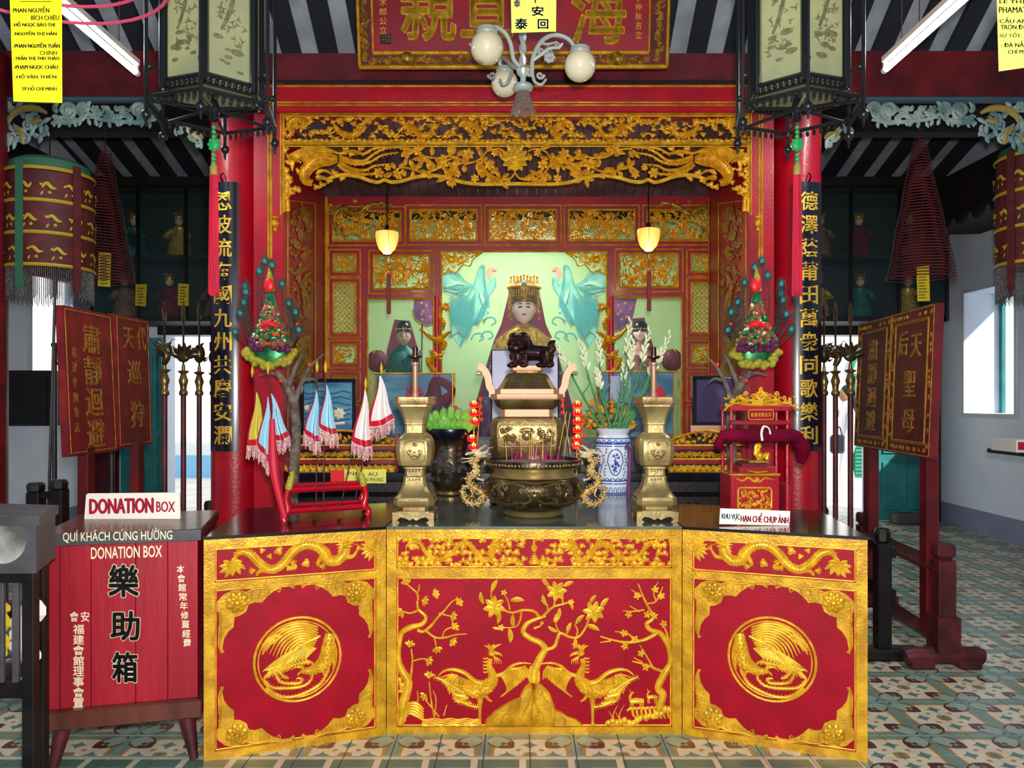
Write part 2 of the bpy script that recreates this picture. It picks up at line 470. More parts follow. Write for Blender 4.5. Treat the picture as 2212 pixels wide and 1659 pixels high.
mat('backdrop', 'bcdc9c', .45, 0, 'a8d092', 1.2)
mat('paint_teal', '6cbcae', .7, 0, '8ed0b8', 10)
mat('paint_teal2', '3f9c98', .5)
mat('paint_pale', 'aadcc4', .7)
mat('paint_pink', 'd6a484', .5)
mat('paper_yellow', 'f2e40a', .7, 0)
mat('paper_pale', 'f2ee6a', .7)
mat('paper_tag', 'c4a808', .7)
mat('ink', '20242c', .6)
mat('ink_blue', '24407c', .6)
mat('white_board', 'f2ece0', .45)
mat('cream_text', 'e8ddb8', .5)
mat('sign_red', 'b0102c', .5)
mat('sign_slate', '4a6a74', .5)
mat('donation_red', 'a4142a', .4, 0, '900c20', 5, .25, 30, stretch=(1,1,.15))
mat('wood_brown', '6a3428', .35, 0, '4a2018', 10, .1, 40, stretch=(1,1,.3), coat=.2)
mat('wood_grey', '5a5450', .5, 0, '4a4442', 10, .1, 40)
mat('cabinet_grey', '4c4a4e', .5, 0, '3a383c', 8)
mat('disc', 'f0eee8', .2, .3, '60605c', 3)
mat('velvet', '74042c', .8, 0, '5a0420', 10, .2, 60, spec=.1)
mat('tassel_red', 'd01238', .6, 0, 'a80c30', 40, .3, 300, stretch=(1,1,.05))
mat('deep_red', '700c18', .6)
mat('skin', 'f6e2d6', .35)
mat('skin_dark', 'b49a84', .4)
mat('lip', 'a02030', .4)
mat('hair_black', '141014', .5)
mat('veil', '7c2440', .6, 0, '641c38', 6)
mat('robe_teal', '0f6a5c', .4, 0, '0a4c50', 20)
mat('robe_purple', '8c5080', .5, 0, '5a3468', 14)
mat('robe_gold', 'd0b040', .4, .4, 'a07c20', 30)
mat('robe_blue', '6aa4b4', .4, 0, '50809c', 10)
mat('robe_rose', 'b88474', .5)
mat('flag_white', 'e2dcd8', .7); mat('flag_blue', '9ccbe0', .7); mat('flag_yellow', 'c8b84a', .7)
mat('flag_red', 'c01030', .6); mat('fringe', 'd8c89c', .7, 0, 'c060a0', 120, vmix=(.45,.55))
mat('stem_green', '3c8a54', .5); mat('leaf_green', '2c6a34', .5, 0, '24502c', 14)
mat('banana', '5ca83a', .4, 0, '8cc050', 14)
mat('bud', 'e8ecc4', .5); mat('marigold', 'e0a010', .6, 0, 'a04c10', 30, vmix=(.35,.6))
mat('dragonfruit', 'c0285c', .4); mat('pink_flower', 'd04880', .5)
mat('led_red', 'ff2010', .4, emis='ff1808', es=2.0); mat('led_core', 'ffe060', .4, emis='ffe040', es=4.0)
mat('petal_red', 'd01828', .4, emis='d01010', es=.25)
mat('tube_light', 'ffffff', .4, emis='f4fff4', es=9.0)
mat('lamp_glow', 'ffb060', .4, emis='ff9440', es=1.5)
mat('lamp_core', 'fff0c0', .4, emis='fff0b0', es=9.0)
mat('globe_glass', 'dcd2b4', .12, 0, coat=.8)
mat('clear_glass', 'ffffff', .03, 0, trans=1.0, alpha=.25)
mat('smoke_glass', '8c8480', .05, 0, trans=.6, alpha=.7)
mat('pane', '6f9aa0', .03, 0, alpha=.06, spec=1.0)
mat('chrome_iron', 'b8c2be', .35, .4)
mat('lantern_frame', '14181c', .35, 0, coat=.2)
mat('lantern_paint', 'a8a878', .5, 0, '8c9070', 3)
mat('lantern_ink', '7c7850', .6, 0, '5c6044', 40)
mat('lantern_red', '7c4430', .6)
mat('incense_red', '5e1a20', .7); mat('incense_pink', 'd0486c', .6)
mat('incense_yellow', 'b8a040', .7); mat('incense_magenta', 'b0186c', .7)
mat('para_red', '5a1416', .7, 0, '40100f', 12); mat('para_green', '2a5c44', .7); mat('para_gold', 'a88a18', .5)
mat('fringe_dark', '6c6868', .8, 0, '2c2828', 90)
mat('speaker_black', '141416', .6, 0, '1e1e22', 60)
mat('cab_dark', '1a1412', .6)
mat('bead_mix', '9c4838', .5, 0, '3c5c3c', 24, vmix=(.45,.55))
mat('tinsel', '2c8c54', .35, .4, '1c5c34', 30)
mat('purple_flower', '5c1c48', .6); mat('yellow_mum', 'b8a428', .6, 0, '8c8c20', 60)
mat('peacock', '1c4a44', .6, 0, '123430', 20); mat('peacock_eye', '208890', .4)
mat('bark', '847868', .8, 0, '564c44', 20, .4, 50)
mat('sea_paint', '5c9cb4', .4, 0, '2c6a94', 7, stretch=(.6,1,2))
mat('purple_glass', '4a3c70', .3, 0, '3c2c54', 6)
mat('cloth_white', 'e8e4e4', .7); mat('person_skin', 'a87858', .5)
mat('ceiling_board', '6c545c', .6, 0, '46343e', 3)
mat('mirror_white', 'c8ccec', .35, 0, 'b0b8e0', 3)
mat('ash', '8a8078', .9)
mat('soft_green', '8fb894', .5)
# ------------------------------------------------------------------ floor
def tile_material():
    m = bpy.data.materials.new('cement_tile'); m.use_nodes = True; nt = m.node_tree; E.nt = nt
    b = nt.nodes['Principled BSDF']; g = nt.nodes.new('ShaderNodeNewGeometry'); sp = nt.nodes.new('ShaderNodeSeparateXYZ')
    nt.links.new(g.outputs['Position'], sp.inputs[0]); X = E(sp.outputs[0]); Y = E(sp.outputs[1])
    x = E.op('PINGPONG', (X-.05+4.0)/.2, 1.0); y = E.op('PINGPONG', (Y-3.39+4.0)/.2, 1.0)
    u = (x+y)*.70711; v = (x-y)*.70711; r = elen(x, y)
    pn = E.op('POWER', E.op('POWER', x, 3.0)+E.op('POWER', y, 3.0), .3333)
    near = v.abs()
    col = mixc(pn.lt(.80), '6d8a80', 'd9cdb2')                       # cream field on grey-green
    ring = (pn-.82).abs().lt(.035)*near.gt(.2)
    col = mixc(ring, col, 'b08440')
    # loop on the diagonal
    du = (u-.93)/.34; dv = v/.25; el = elen(du, dv)
    col = mixc(el.lt(1.0), col, '93aa9a')
    crescent = el.lt(.95)*elen((u-.80)/.27, v/.2).gt(1.0)*u.lt(.98)
    col = mixc(crescent, col, 'a99464')
    col = mixc((el-1.0).abs().lt(.09), col, '54302c')
    # three lobed leaf
    l1 = elen((u-.62), v).lt(.10); l2 = elen(u-.72, near-.12).lt(.085); l3 = elen(u-.82, v).lt(.06)
    col = mixc(l1.mx(l2).mx(l3), col, '5a3030')
    # stars on the axes
    sx = (x-.5).abs(); st = E.op('POWER', sx, .6)+E.op('POWER', y, .6)
    sy = (y-.5).abs(); st2 = E.op('POWER', sy, .6)+E.op('POWER', x, .6)
    col = mixc(st.lt(.42).mx(st2.lt(.42)), col, '5d8078')
    col = mixc(elen(u-.36, v/1.3).lt(.05), col, 'b08440')
    col = mixc((x.mx(y)*.6+u*.4).lt(.15), col, 'a87c40')
    col = mixc(r.lt(.09), col, '5d8078')
    col = mixc(x.mx(y).gt(.93), col, '7a9488')
    # greek key border in front of the altar
    kx = E.op('FRACT', (X+4.0)/.205); ky = (Y-3.19)/.2
    key = (ky-.88).abs().lt(.07).mx(((ky-.35).abs().lt(.08))*kx.lt(.62)).mx(((kx-.6).abs().lt(.07))*ky.lt(.9)*ky.gt(.3)).mx((kx-.1).abs().lt(.07)*ky.lt(.42))
    kcol = mixc(key, '4f7466', 'cfc2a8')
    isk = ky.lt(1.0)*X.lt(1.45)
    col = mixc(isk, col, kcol)
    n = nt.nodes.new('ShaderNodeTexNoise'); n.inputs['Scale'].default_value = 9; n.inputs['Detail'].default_value = 6
    nt.links.new(g.outputs['Position'], n.inputs['Vector'])
    mm = nt.nodes.new('ShaderNodeMix'); mm.data_type = 'RGBA'; mm.blend_type = 'MULTIPLY'; mm.inputs[0].default_value = .35
    nt.links.new(col, mm.inputs[6])
    rp = nt.nodes.new('ShaderNodeValToRGB'); rp.color_ramp.elements[0].position = .3; rp.color_ramp.elements[1].position = .65
    rp.color_ramp.elements[0].color = (.45,.45,.45,1); nt.links.new(n.outputs['Fac'], rp.inputs[0]); nt.links.new(rp.outputs[0], mm.inputs[7])
    nt.links.new(mm.outputs[2], b.inputs['Base Color']); b.inputs['Roughness'].default_value = .32
    MATS['cement_tile'] = m
tile_material()
fl = MB(); fl.box(-6.2, 6.2, -3, 10.4, -.2, -.006)
floor = struct('floor', fl, 'wood_grey')
tm = MB(); c = .0015; a = .0985
tm.add([(-a,-a,-.008),(a,-a,-.008),(a,a,-.008),(-a,a,-.008),(-a+c,-a+c,0),(a-c,-a+c,0),(a-c,a-c,0),(-a+c,a-c,0)],
       [(4,5,6,7),(0,1,5,4),(1,2,6,5),(2,3,7,6),(3,0,4,7)])
cells = []
for i in range(-33, 32):
    for j in range(-18, 35):
        X = .05+.2*i+.1; Y = 3.39+.2*j+.1
        if not (-6.1 < X < 6.1 and -.6 < Y < 10.3): continue
        d = Y; vis = False
        if d > 1:
            px = CX+X*F/d; py = CY+H*F/d
            vis = -40 < px < 2260 and py < 1700 and not (-1.35 < X < 1.5 and 3.7 < Y < 7.5) and abs(X) < 5.3 and not (-1.3 < X < 1.5 and Y > 6)
        cells.append((0 if vis else 1, Y, X))
cells.sort()
proto = None; rest = MB()
for k, (nv, Y, X) in enumerate(cells):
    if nv == 0 and k < 300:
        if proto is None:
            proto = obj('tile', tm, 'cement_tile', floor, False, local=True); o = proto
        else:
            o = proto.copy(); COL.objects.link(o)
        o.parent = floor; o.location = Vector((X, Y, 0))-floor.location
    else:
        rest.v.extend([(p[0]+X, p[1]+Y, p[2]) for p in tm.v]); b0 = len(rest.v)-8
        for f in tm.f: rest.f.append(tuple(q+b0 for q in f)); rest.mi.append(0)
obj('tile_field', rest, 'cement_tile', floor, False, kind='stuff')

# ------------------------------------------------------------------ walls
WX = 5.28; YB = 9.9
def wall_open(mb, x0, x1, y0, y1, z0, z1, hole, axis):
    """box wall with a rectangular hole (a0,a1,z0,z1) along axis"""
    a0, a1, h0, h1 = hole
    if axis == 'y':
        mb.box(x0, x1, y0, a0, z0, z1); mb.box(x0, x1, a1, y1, z0, z1)
        mb.box(x0, x1, a0, a1, z0, h0); mb.box(x0, x1, a0, a1, h1, z1)
    else:
        mb.box(x0, a0, y0, y1, z0, z1); mb.box(a1, x1, y0, y1, z0, z1)
        if h0 > z0: mb.box(a0, a1, y0, y1, z0, h0)
        mb.box(a0, a1, y0, y1, h1, z1)
m = MB(); wall_open(m, WX, WX+.55, -3, YB+.4, -.1, 8.2, (8.36, 9.30, 1.37, 2.78), 'y'); struct('wall_right', m, 'bluish_wall')
m = MB(); wall_open(m, -WX-.08, -WX, -3, YB+.4, -.1, 8.2, (8.52, 9.30, 1.40, 2.9), 'y'); struct('wall_left', m, 'bluish_wall')
m = MB()
m.box(-WX-.3, -4.45, YB, YB+.3, -.1, 6.2); m.box(-4.45, -2.75, YB, YB+.3, 2.34, 6.2)
m.box(-2.75, 2.75, YB, YB+.3, -.1, 6.2); m.box(2.75, 4.45, YB, YB+.3, 2.34, 6.2); m.box(4.45, WX+.3, YB, YB+.3, -.1, 6.2)
struct('wall_back', m, 'bluish_wall')
m = MB(); m.box(WX-.012, WX, -2, YB, 0, .26); struct('baseboard_right', m, 'plinth_grey')
m = MB(); m.box(-WX, -WX+.012, -2, YB, 0, .26); struct('baseboard_left', m, 'plinth_grey')
# window reveals: frames, shutter
w1 = MB(); w1.box(WX-.02, WX, 9.30, 9.34, 1.33, 2.82); w1.box(WX-.02, WX, 8.32, 8.36, 1.33, 2.82); w1.box(WX-.02, WX, 8.36, 9.30, 2.78, 2.82); w1.box(WX-.03, WX+.02, 8.33, 9.33, 1.33, 1.37)
win = struct('window_1', w1, 'white_wall')
m = MB(); m.box(WX+.40, WX+.44, 8.36, 8.42, 1.37, 2.78); m.box(WX+.40, WX+.44, 9.24, 9.30, 1.37, 2.78); m.box(WX+.40, WX+.44, 8.42, 9.24, 2.72, 2.78); obj('window_frame', m, 'teal_door', win, False)
m = MB(); m.box(WX+.06, WX+.50, 8.36, 8.39, 1.37, 2.78); obj('shutter', m, 'teal_door', win, False)
m = MB(); m.box(WX+.02, WX+.16, 8.385, 8.41, 2.05, 2.09); obj('shutter_latch', m, 'speaker_black', win, False)
w2 = MB(); w2.box(-WX, -WX+.02, 9.30, 9.34, 1.36, 2.94); w2.box(-WX, -WX+.02, 8.48, 8.52, 1.36, 2.94); w2.box(-WX, -WX+.03, 8.5, 9.32, 1.36, 1.40)
win2 = struct('window_2', w2, 'white_wall')
# doors in the far wall: pale lintel, teal leaves folded against the wall
def teal_leaf(name, x0, x1, y):
    m = MB(); m.box(x0, x1, y-.05, y-.01, .02, 2.3)
    d = struct(name, m, 'teal_door')
    n = 2; wv = (x1-x0)/n
    for i in range(n):
        for (z0, z1) in ((.15,.75), (.85,1.05), (1.15,2.15)):
            q = MB(); xa = x0+wv*i+.05; xb = x0+wv*(i+1)-.05
            q.box(xa, xb, y-.068, y-.05, z0, z1, .012); q.box(xa+.05, xb-.05, y-.075, y-.066, z0+.05, z1-.05, .006)
            obj('door_panel', q, 'teal_door', d, False)
    return d
teal_leaf('door_1', -4.98, -4.47, YB); teal_leaf('door_2', 4.50, 5.14, YB)
m = MB(); m.box(-4.52, -2.7, YB-.05, YB, 2.34, 2.44); struct('trim_1', m, 'dark_beam')
m = MB(); m.box(2.7, 4.52, YB-.05, YB, 2.34, 2.44); struct('trim_2', m, 'dark_beam')
m = MB(); m.box(-5.27, -5.02, YB-.14, YB, 0, 3.9); struct('trim_3', m, 'crimson_dark')
m = MB(); m.box(5.14, 5.26, YB-.1, YB, 0, 3.9); struct('trim_4', m, 'black_wood')
# stone door blocks
m = MB(); m.box(4.62, 4.92, YB-.3, YB-.1, 0, .13, .02); tag(obj('stone_block', m, 'wood_grey', None, False), 'small grey stone block on the floor before the right teal door', 'stone block')
# outside
m = MB(); m.box(-14, 14, 10.4, 40, -.3, -.02); struct('ground_outside', m, 'pave')
m = MB(); m.box(-14, 14, 15.6, 16, -.05, 7); struct('wall_outside', m, 'white_plaster')
m = MB(); m.box(-14, 5.9, 15.57, 15.6, -.02, .42); m.box(7.9, 14, 15.57, 15.6, -.02, .42); struct('baseboard_outside', m, 'blue_plinth')
# arched green door outside on the right
gd = thing('arched_door', 'green louvred arched door in the white wall outside the right doorway', 'door', (7.25, 15.5, 0))
m = MB(); m.box(6.55, 7.95, 15.50, 15.58, -.02, 2.0); obj('door_leaf', m, 'green_door', gd, False)
m = MB()
for k in range(18):
    m.box(6.62, 7.20, 15.47, 15.5, .05+.075*k, .105+.075*k); m.box(7.30, 7.88, 15.47, 15.5, .05+.075*k, .105+.075*k)
obj('louvres', m, 'green_door', gd, False, kind='stuff')
m = MB()
for (xa, xb) in ((6.64, 7.18), (7.32, 7.86)): m.box(xa, xb, 15.48, 15.5, 1.5, 1.92)
obj('door_pane', m, 'white_plaster', gd, False)
m = MB(); pts = [(7.25+.7*cos(a), 15.5, 2.0+.7*sin(a)) for a in [pi*i/16 for i in range(17)]]
m.tube(pts, .05, 6); m.tube([(6.55,15.5,2.0),(7.95,15.5,2.0)], .04, 6); obj('arch', m, 'green_door', gd)
m = MB(); m.prism([(7.25+.66*cos(pi*i/16), 2.02+.66*sin(pi*i/16)) for i in range(17)], 15.52, 15.58); obj('fanlight', m, 'white_plaster', gd, False, label='pale arched fanlight')
# roofs: boards with pale stripes between dark rafters
def roof(name, y0, z0, y1, z1, x0=-6.2, x1=6.2, pitch=.32, wf=.5, hide=None):
    m = MB(); m.add([(x0,y0,z0+.06),(x1,y0,z0+.06),(x1,y1,z1+.06),(x0,y1,z1+.06),(x0,y0,z0+.12),(x1,y0,z0+.12),(x1,y1,z1+.12),(x0,y1,z1+.12)],
      [(0,1,2,3),(4,7,6,5),(0,4,5,1),(2,6,7,3),(1,5,6,2),(3,7,4,0)])
    r = struct(name, m, 'roof_pale')
    n = int((x1-x0)/pitch); pr = None
    q = MB(); w2 = pitch*wf/2
    q.add([(-w2,y0,z0),(w2,y0,z0),(w2,y1,z1),(-w2,y1,z1),(-w2,y0,z0+.07),(w2,y0,z0+.07),(w2,y1,z1+.07),(-w2,y1,z1+.07)],
          [(0,3,2,1),(4,5,6,7),(0,1,5,4),(2,3,7,6),(1,2,6,5),(3,0,4,7)])
    off = r.location
    for i in range(n):
        X = x0+pitch*(i+.5)
        if pr is None:
            pr = obj('rafter', q, 'roof_dark', r, False, local=True); o = pr
        else: o = pr.copy(); COL.objects.link(o); o.parent = r
        o.location = Vector((X, 0, 0))-off
    return r
roof('ceiling_front', -3, 7.3, 1.2, 8.0, pitch=.6)
roof('ceiling_middle', 1.2, 7.7, 6.9, 4.02, pitch=.3)
roof('ceiling_back', 6.9, 5.15, 10.0, 4.19, pitch=.34)

m = MB(); wall_open(m, -6, 6, -3.3, -3, -.1, 8.2, (-1.6, 1.6, -.1, 2.9), 'x'); struct('wall_light_block', m, 'bluish_wall')  # unseen wall with a doorway, added to keep sky light out of the hall
m = MB(); m.box(-WX, WX, 6.9, 7.0, 4.05, 5.4); struct('trim_light_block', m, 'dark_beam')  # boards added across the roof gap to block light from outside
# ------------------------------------------------------------------ offering altar with two wings
class RL(R):
    """relief in the panel's own units: x to the right, y down from the plane origin, unit s metres"""
    def __init__(s, pl, z=(0,0,1), w0=0.0, mir=None, miry=None):
        super().__init__(pl, z, w0, mir); s.miry = miry
    def V(s, x, y, w=0):
        if s.mir is not None: x = 2*s.mir-x
        if s.miry is not None: y = 2*s.miry-y
        k = s.z[2]; p = s.pl
        return tuple(p.O+p.U*(s.z[0]+x*k)-p.V*(s.z[1]+y*k)+p.W*(s.w0+w*k*s.hs))
TZ = .9527
def panel_unit(root, pl, W, rails, stile, t=.02, frame='gold_frame'):
    """gold frame (stiles and rails) and recessed red panels; rails = list of (top, bottom) heights measured down from the top"""
    q = RL(pl)
    for (xa, xb) in ((0, stile), (W-stile, W)):
        q = RL(pl); q.rect(xa, 0, xb, TZ-.014, -t, 0); obj('stile', q.mb, frame, root, False)
    for (a, b) in rails:
        q = RL(pl); q.rect(stile, a, W-stile, b, -t, -.0008); obj('rail', q.mb, frame, root, False)
    for i in range(len(rails)-1):
        q = RL(pl); a = rails[i][1]; b = rails[i+1][0]; xa = stile; xb = W-stile
        q.rect(xa, a, xb, b, -t, -.014); obj('red_panel', q.mb, 'red_panel', root, False)
        q = RL(pl); q.hs = .5
        q.stroke([(xa+.004, a+.004), (xb-.004, a+.004)], .003, 1, 1, .0-.028)
        q.stroke([(xa+.004, b-.004), (xb-.004, b-.004)], .003, 1, 1, .0-.028)
        q.stroke([(xa+.004, a+.004), (xa+.004, b-.004)], .003, 1, 1, .0-.028); q.stroke([(xb-.004, a+.004), (xb-.004, b-.004)], .003, 1, 1, .0-.028)
        obj('bead_moulding', q.mb, 'gold_bright', root)

altar = thing('offering_altar', 'long red and gold altar table, middle front with two phoenixes and a tree', 'altar', (.075, 4.3, 0))
XL, XR, YF = -.603, .747, 3.6
m = MB(); m.box(XL+.002, XR-.002, YF+.021, 5.05, .0, TZ-.015); obj('cabinet_body', m, 'black_wood', altar, False)
m = MB(); m.box(XL-.002, XR+.002, YF-.006, 5.06, TZ-.0135, TZ, .003); obj('stone_top', m, 'stone_top', altar, False)
m = MB()
for k in range(3): m.box(XL+.33*(k+1)+.004, XL+.33*(k+1)+.006, YF, 5.0, TZ, TZ+.0002)
fp = Plane((XL, YF, TZ-.014), (1,0,0), (0,0,1), (0,-1,0))
WF = XR-XL
panel_unit(altar, fp, WF, [(0,.040),(.178,.222),(.905,TZ-.014)], .044)
RW = -.0135
ZF = (830, 1100, .337)
fpl = Plane.front(3.6)
def rel(zoom=ZF, w0=RW, pl=None, mir=None): return R(pl or fpl, zoom, w0, mir)
# upper frieze: clouds, two dragons, flaming pearl
q = rel(); rnd = random.Random(3)
for x in list(range(85, 1850, 42)):
    for y in (195, 235, 280, 325, 355):
        if rnd.random() < .74 and not (915 < x < 1000):
            q.cloud(x+rnd.uniform(-14,14), y+rnd.uniform(-8,8), rnd.uniform(22,31), rnd.uniform(0,6), x)
obj('cloud_relief', q.mb, 'gold_bright', altar)
for mr in (None, 1153):
    q = rel(mir=mr); q.hs = 1.2
    pth = [(180,210),(230,225),(270,290),(350,325),(430,290),(480,230),(540,225),(590,290),(640,335),(690,300),(690,240),(720,230)]
    q.scales(pth, [8,14,16,17,18,18,16]); q.fins(pth, [12,16,18,16], -1, 16, 11)
    q.dragon_head(735, 245, .3, 42)
    q.claw(560, 350, 1.6, 26); q.claw(420, 200, -1.2, 24); q.claw(330, 350, 1.8, 24); q.claw(830, 330, .3, 22)
    for k in range(5): q.stroke([(185,212),(165-6*k,195+10*k),(170-8*k,180+22*k)], [6,5,1], .8, 2)
    obj('dragon_relief', q.mb, 'gold_bright', altar)
q = rel()
for k, rr in enumerate((38,32,26,19,12)): q.dome(962, 345-k*15, rr, .7, 10, .42, w=k*1.5)
for a, b in ((-14,0),(14,3),(0,-4)): q.stroke([(962+a*.3,275),(962+a,245),(960+b-a*.5,215),(965+a*1.6,188)], [7,6,4,1], .9, 3)
obj('pearl_relief', q.mb, 'gold_bright', altar)
# lower panel
def flower_big(q, x, y, r, a0=0):
    for lay, (n, rr, k) in enumerate(((7, r, .34), (6, r*.68, .36), (4, r*.36, .4))):
        for i in range(n):
            a = a0+2*pi*i/n+lay*.5; q.leaf(x+cos(a)*rr*.15, y+sin(a)*rr*.15, a, rr*.9, rr*.5, .5, .15, w=lay*r*.08)
    q.dome(x, y, r*.16, 1.1, 7, w=r*.25)
def sleaf(q, x, y, a, L, b=.6): q.leaf(x, y, a, L, L*.36, .55, b)
q = rel()
q.stroke([(960,1115),(965,1040),(1000,960),(1030,905),(1000,862),(930,830),(890,790),(912,742),(960,715),(1035,690)], [32,28,24,21,19,18,16,15,12,9], .8, 4)
for pts, r in (([(1030,910),(1090,888),(1110,840),(1130,800),(1190,825),(1245,825),(1290,770),(1312,712)], [12,11,9,8,7]),
               ([(990,692),(960,660),(890,652),(820,668),(760,650),(705,635)], [11,9,8,7,6]),
               ([(1010,700),(1060,650),(1100,625),(1160,610),(1205,590)], [10,8,6,4]), ([(1085,630),(1100,580),(1108,540)], [6,6,5]),
               ([(880,660),(870,720),(840,760),(760,765)], [7,6,5,4]), ([(805,648),(795,600),(768,545)], [6,5,4]),
               ([(1050,650),(1040,610),(1005,590)], [6,5,3]), ([(1150,610),(1140,570),(1150,545)], [5,4,3]), ([(1115,650),(1125,690),(1120,710)], [5,4,3]),
               ([(960,770),(1000,755),(1015,735)], [8,6,4]), ([(1128,800),(1105,760),(1100,715)], [6,5,3]), ([(1235,820),(1240,780),(1220,740)], [6,5,3]),
               ([(1165,820),(1180,780),(1195,760)], [5,4,3]), ([(1230,830),(1225,860)], [5,4]), ([(740,650),(735,700)], [5,4]), ([(690,620),(685,540),(690,490)], [6,5,3])):
    q.stroke(pts, r, .9, 4)
for a in range(7): q.stroke([(935+a*9,1110),(925+a*11,1060-a%2*14),(938+a*8,1010)], [9,8,2], .7, 2)
flower_big(q, 705, 632, 72, .2); flower_big(q, 1105, 530, 66, .8); flower_big(q, 1345, 662, 70, .5)
for x, y, a, L in ((635,610,-2.1,80),(690,530,-1.4,85),(735,660,1.4,80),(810,590,-.3,90),(830,760,-1.9,85),(800,770,1.2,95),(1060,500,-2.5,80),(1150,500,-.7,75),
                   (1040,620,-2.2,75),(1125,640,1.5,75),(1110,790,-2.9,70),(1175,800,-1.5,75),(1230,740,-1.1,80),(1300,750,.1,90),(1225,830,1.4,75),(1390,640,-1.2,85),(1320,610,-1.2,70),(740,770,3.0,50),(1190,600,.9,55),(1100,720,-1.7,50)):
    sleaf(q, x, y, a, L)
for x, y, r in ((768,540,22),(750,765,24),(1200,600,22),(1100,715,20),(1012,735,14)): q.flower(x, y, r, 5)
obj('tree_relief', q.mb, 'gold_bright', altar)
def phoenix(q):
    q.scales([(500,1150),(560,1170),(630,1160),(690,1110),(690,1060),(672,1010),(680,960)], [18,44,52,40,26,18,15])
    q.dome(690, 930, 26, .8, 9, .8); q.stroke([(705,925),(740,935),(760,950)], [12,9,2], .9, 2); q.dome(697, 924, 6, 1.4, 6, w=20)
    for k in range(6): q.stroke([(680,915),(665+10*k,890-6*(k%2)),(640+22*k,880-10*(k%2))], [9,8,3], .9, 2)
    for k in range(4): q.stroke([(700,950),(710+12*k,975),(700+16*k,1000)], [5,4,1], .9, 2)
    for k in range(5): q.stroke([(665,960+22*k),(640,965+22*k),(632,955+22*k)], [7,5,1], .8, 2)
    # far wing (right)
    q.stroke([(720,1075),(770,1055),(820,1010),(880,992),(945,998)], [14,12,10,8,3], .9, 4)
    for k in range(9):
        t = k/8; x0 = 740+150*t; y0 = 1060-50*t
        q.stroke([(x0,y0),(x0+35-10*t,y0+50),(x0+30-30*t+20,y0+110-45*t),(x0+5+20*t,y0+150-70*t)], [9,9,8,4], .8, 3)
    for k in range(7): q.stroke([(800+16*k,1035-4*k),(840+14*k,1028+3*k),(885+8*k,1040+10*k)], [8,7,2], .8, 2)
    # near wing (left)
    q.stroke([(350,1068),(390,1040),(450,1035),(520,1060),(580,1110),(640,1120)], [4,8,12,15,17,15], .9, 4)
    for k in range(10):
        t = k/9; x0 = 440+160*t; y0 = 1060+62*t
        q.stroke([(x0,y0),(x0-35+30*t,y0+40),(x0-20+20*t,y0+95),(x0+25,y0+100)], [9,10,8,3], .8, 3)
    for k in range(6): q.stroke([(470,1075+12*k),(420,1068+14*k),(365+10*k,1085+22*k)], [8,7,2], .8, 2)
    for k in range(14): q.dome(470+18*k, 1128+10*sin(k*.45), 9, .6, 6, w=20)
    # tail
    for pts in ([(520,1190),(450,1150),(390,1110),(320,1082)], [(520,1200),(450,1190),(420,1150),(370,1110)], [(540,1215),(480,1230),(540,1262),(615,1280)], [(520,1210),(450,1200),(470,1240),(560,1250)]):
        q.stroke(pts, [12,12,10,4], .8, 4); q.fins(pts, [11,10,8], 1, 12, 13); q.fins(pts, [11,10,8], -1, 12, 13)
    q.stroke([(615,1200),(612,1280),(612,1375)], [24,11,8], .9, 3); q.stroke([(640,1190),(665,1225),(690,1240)], [14,9,5], .9, 3)
    q.claw(612, 1380, 1.6, 30)
for mr in (None, 1158.6):
    q = rel(mir=mr); q.hs = 1.1; phoenix(q); obj('phoenix_relief', q.mb, 'gold_bright', altar)
q = rel()
for pts in ([(640,1402),(655,1350),(700,1305),(760,1262),(830,1225),(870,1212),(890,1300),(860,1402)],
            [(850,1402),(860,1300),(870,1200),(905,1140),(940,1110),(960,1180),(945,1290),(950,1402)],
            [(935,1402),(940,1300),(958,1190),(970,1100),(1010,1130),(1060,1180),(1085,1250),(1110,1330),(1110,1402)],
            [(1080,1402),(1090,1290),(1130,1300),(1180,1335),(1230,1350),(1290,1402)]):
    q.dome_poly(pts, 14, .82)
for pts in ([(660,1390),(720,1320),(790,1300),(830,1235)], [(740,1395),(770,1320),(840,1290),(860,1230)], [(870,1395),(890,1310),(930,1240),(950,1130)],
            [(950,1390),(930,1320),(960,1270),(990,1300),(1000,1390)], [(1010,1390),(1020,1330),(970,1250),(985,1200),(1050,1240)], [(1080,1390),(1060,1300),(1000,1270)],
            [(1150,1390),(1160,1350),(1090,1320)], [(960,1190),(1000,1180),(1040,1230),(1090,1260)]):
    q.stroke(pts, [5,8,8,4], .9, 4, w=10)
obj('rock_relief', q.mb, 'gold_frame', altar)
# left tree
q = rel()
q.stroke([(100,1390),(120,1250),(150,1120),(110,1040),(88,960),(95,860),(112,795),(170,762),(240,742),(264,695),(215,645),(210,590)], [18,30,30,24,16,14,17,19,15,11,9,6], .8, 4)
for pts, r in (([(215,585),(205,540),(160,500),(140,480)], [7,6,4]), ([(208,545),(222,510),(220,485)], [6,5,3]), ([(210,655),(160,672),(110,655)], [7,6,4]), ([(210,780),(250,790),(300,750),(340,700),(380,660),(430,600),(465,580)], [12,10,8,7,5,3]),
               ([(265,785),(320,825),(380,830),(460,810),(530,805)], [8,7,6,3]), ([(370,825),(390,780),(440,760)], [6,5,4]), ([(318,820),(330,880)], [6,4]), ([(375,680),(420,690)], [5,4]), ([(345,700),(355,665)], [5,3]),
               ([(165,1100),(178,980),(170,900)], [8,6,4]), ([(178,980),(240,965),(280,970)], [6,5,4]), ([(320,1350),(300,1240),(285,1110)], [5,5,4]), ([(320,1340),(330,1230),(310,1170)], [5,4,3]), ([(215,1240),(210,1170)], [5,4]), ([(380,1330),(400,1260)], [5,3]), ([(350,1340),(270,1240),(250,1210)], [5,4,3])):
    q.stroke(pts, r, .9, 4)
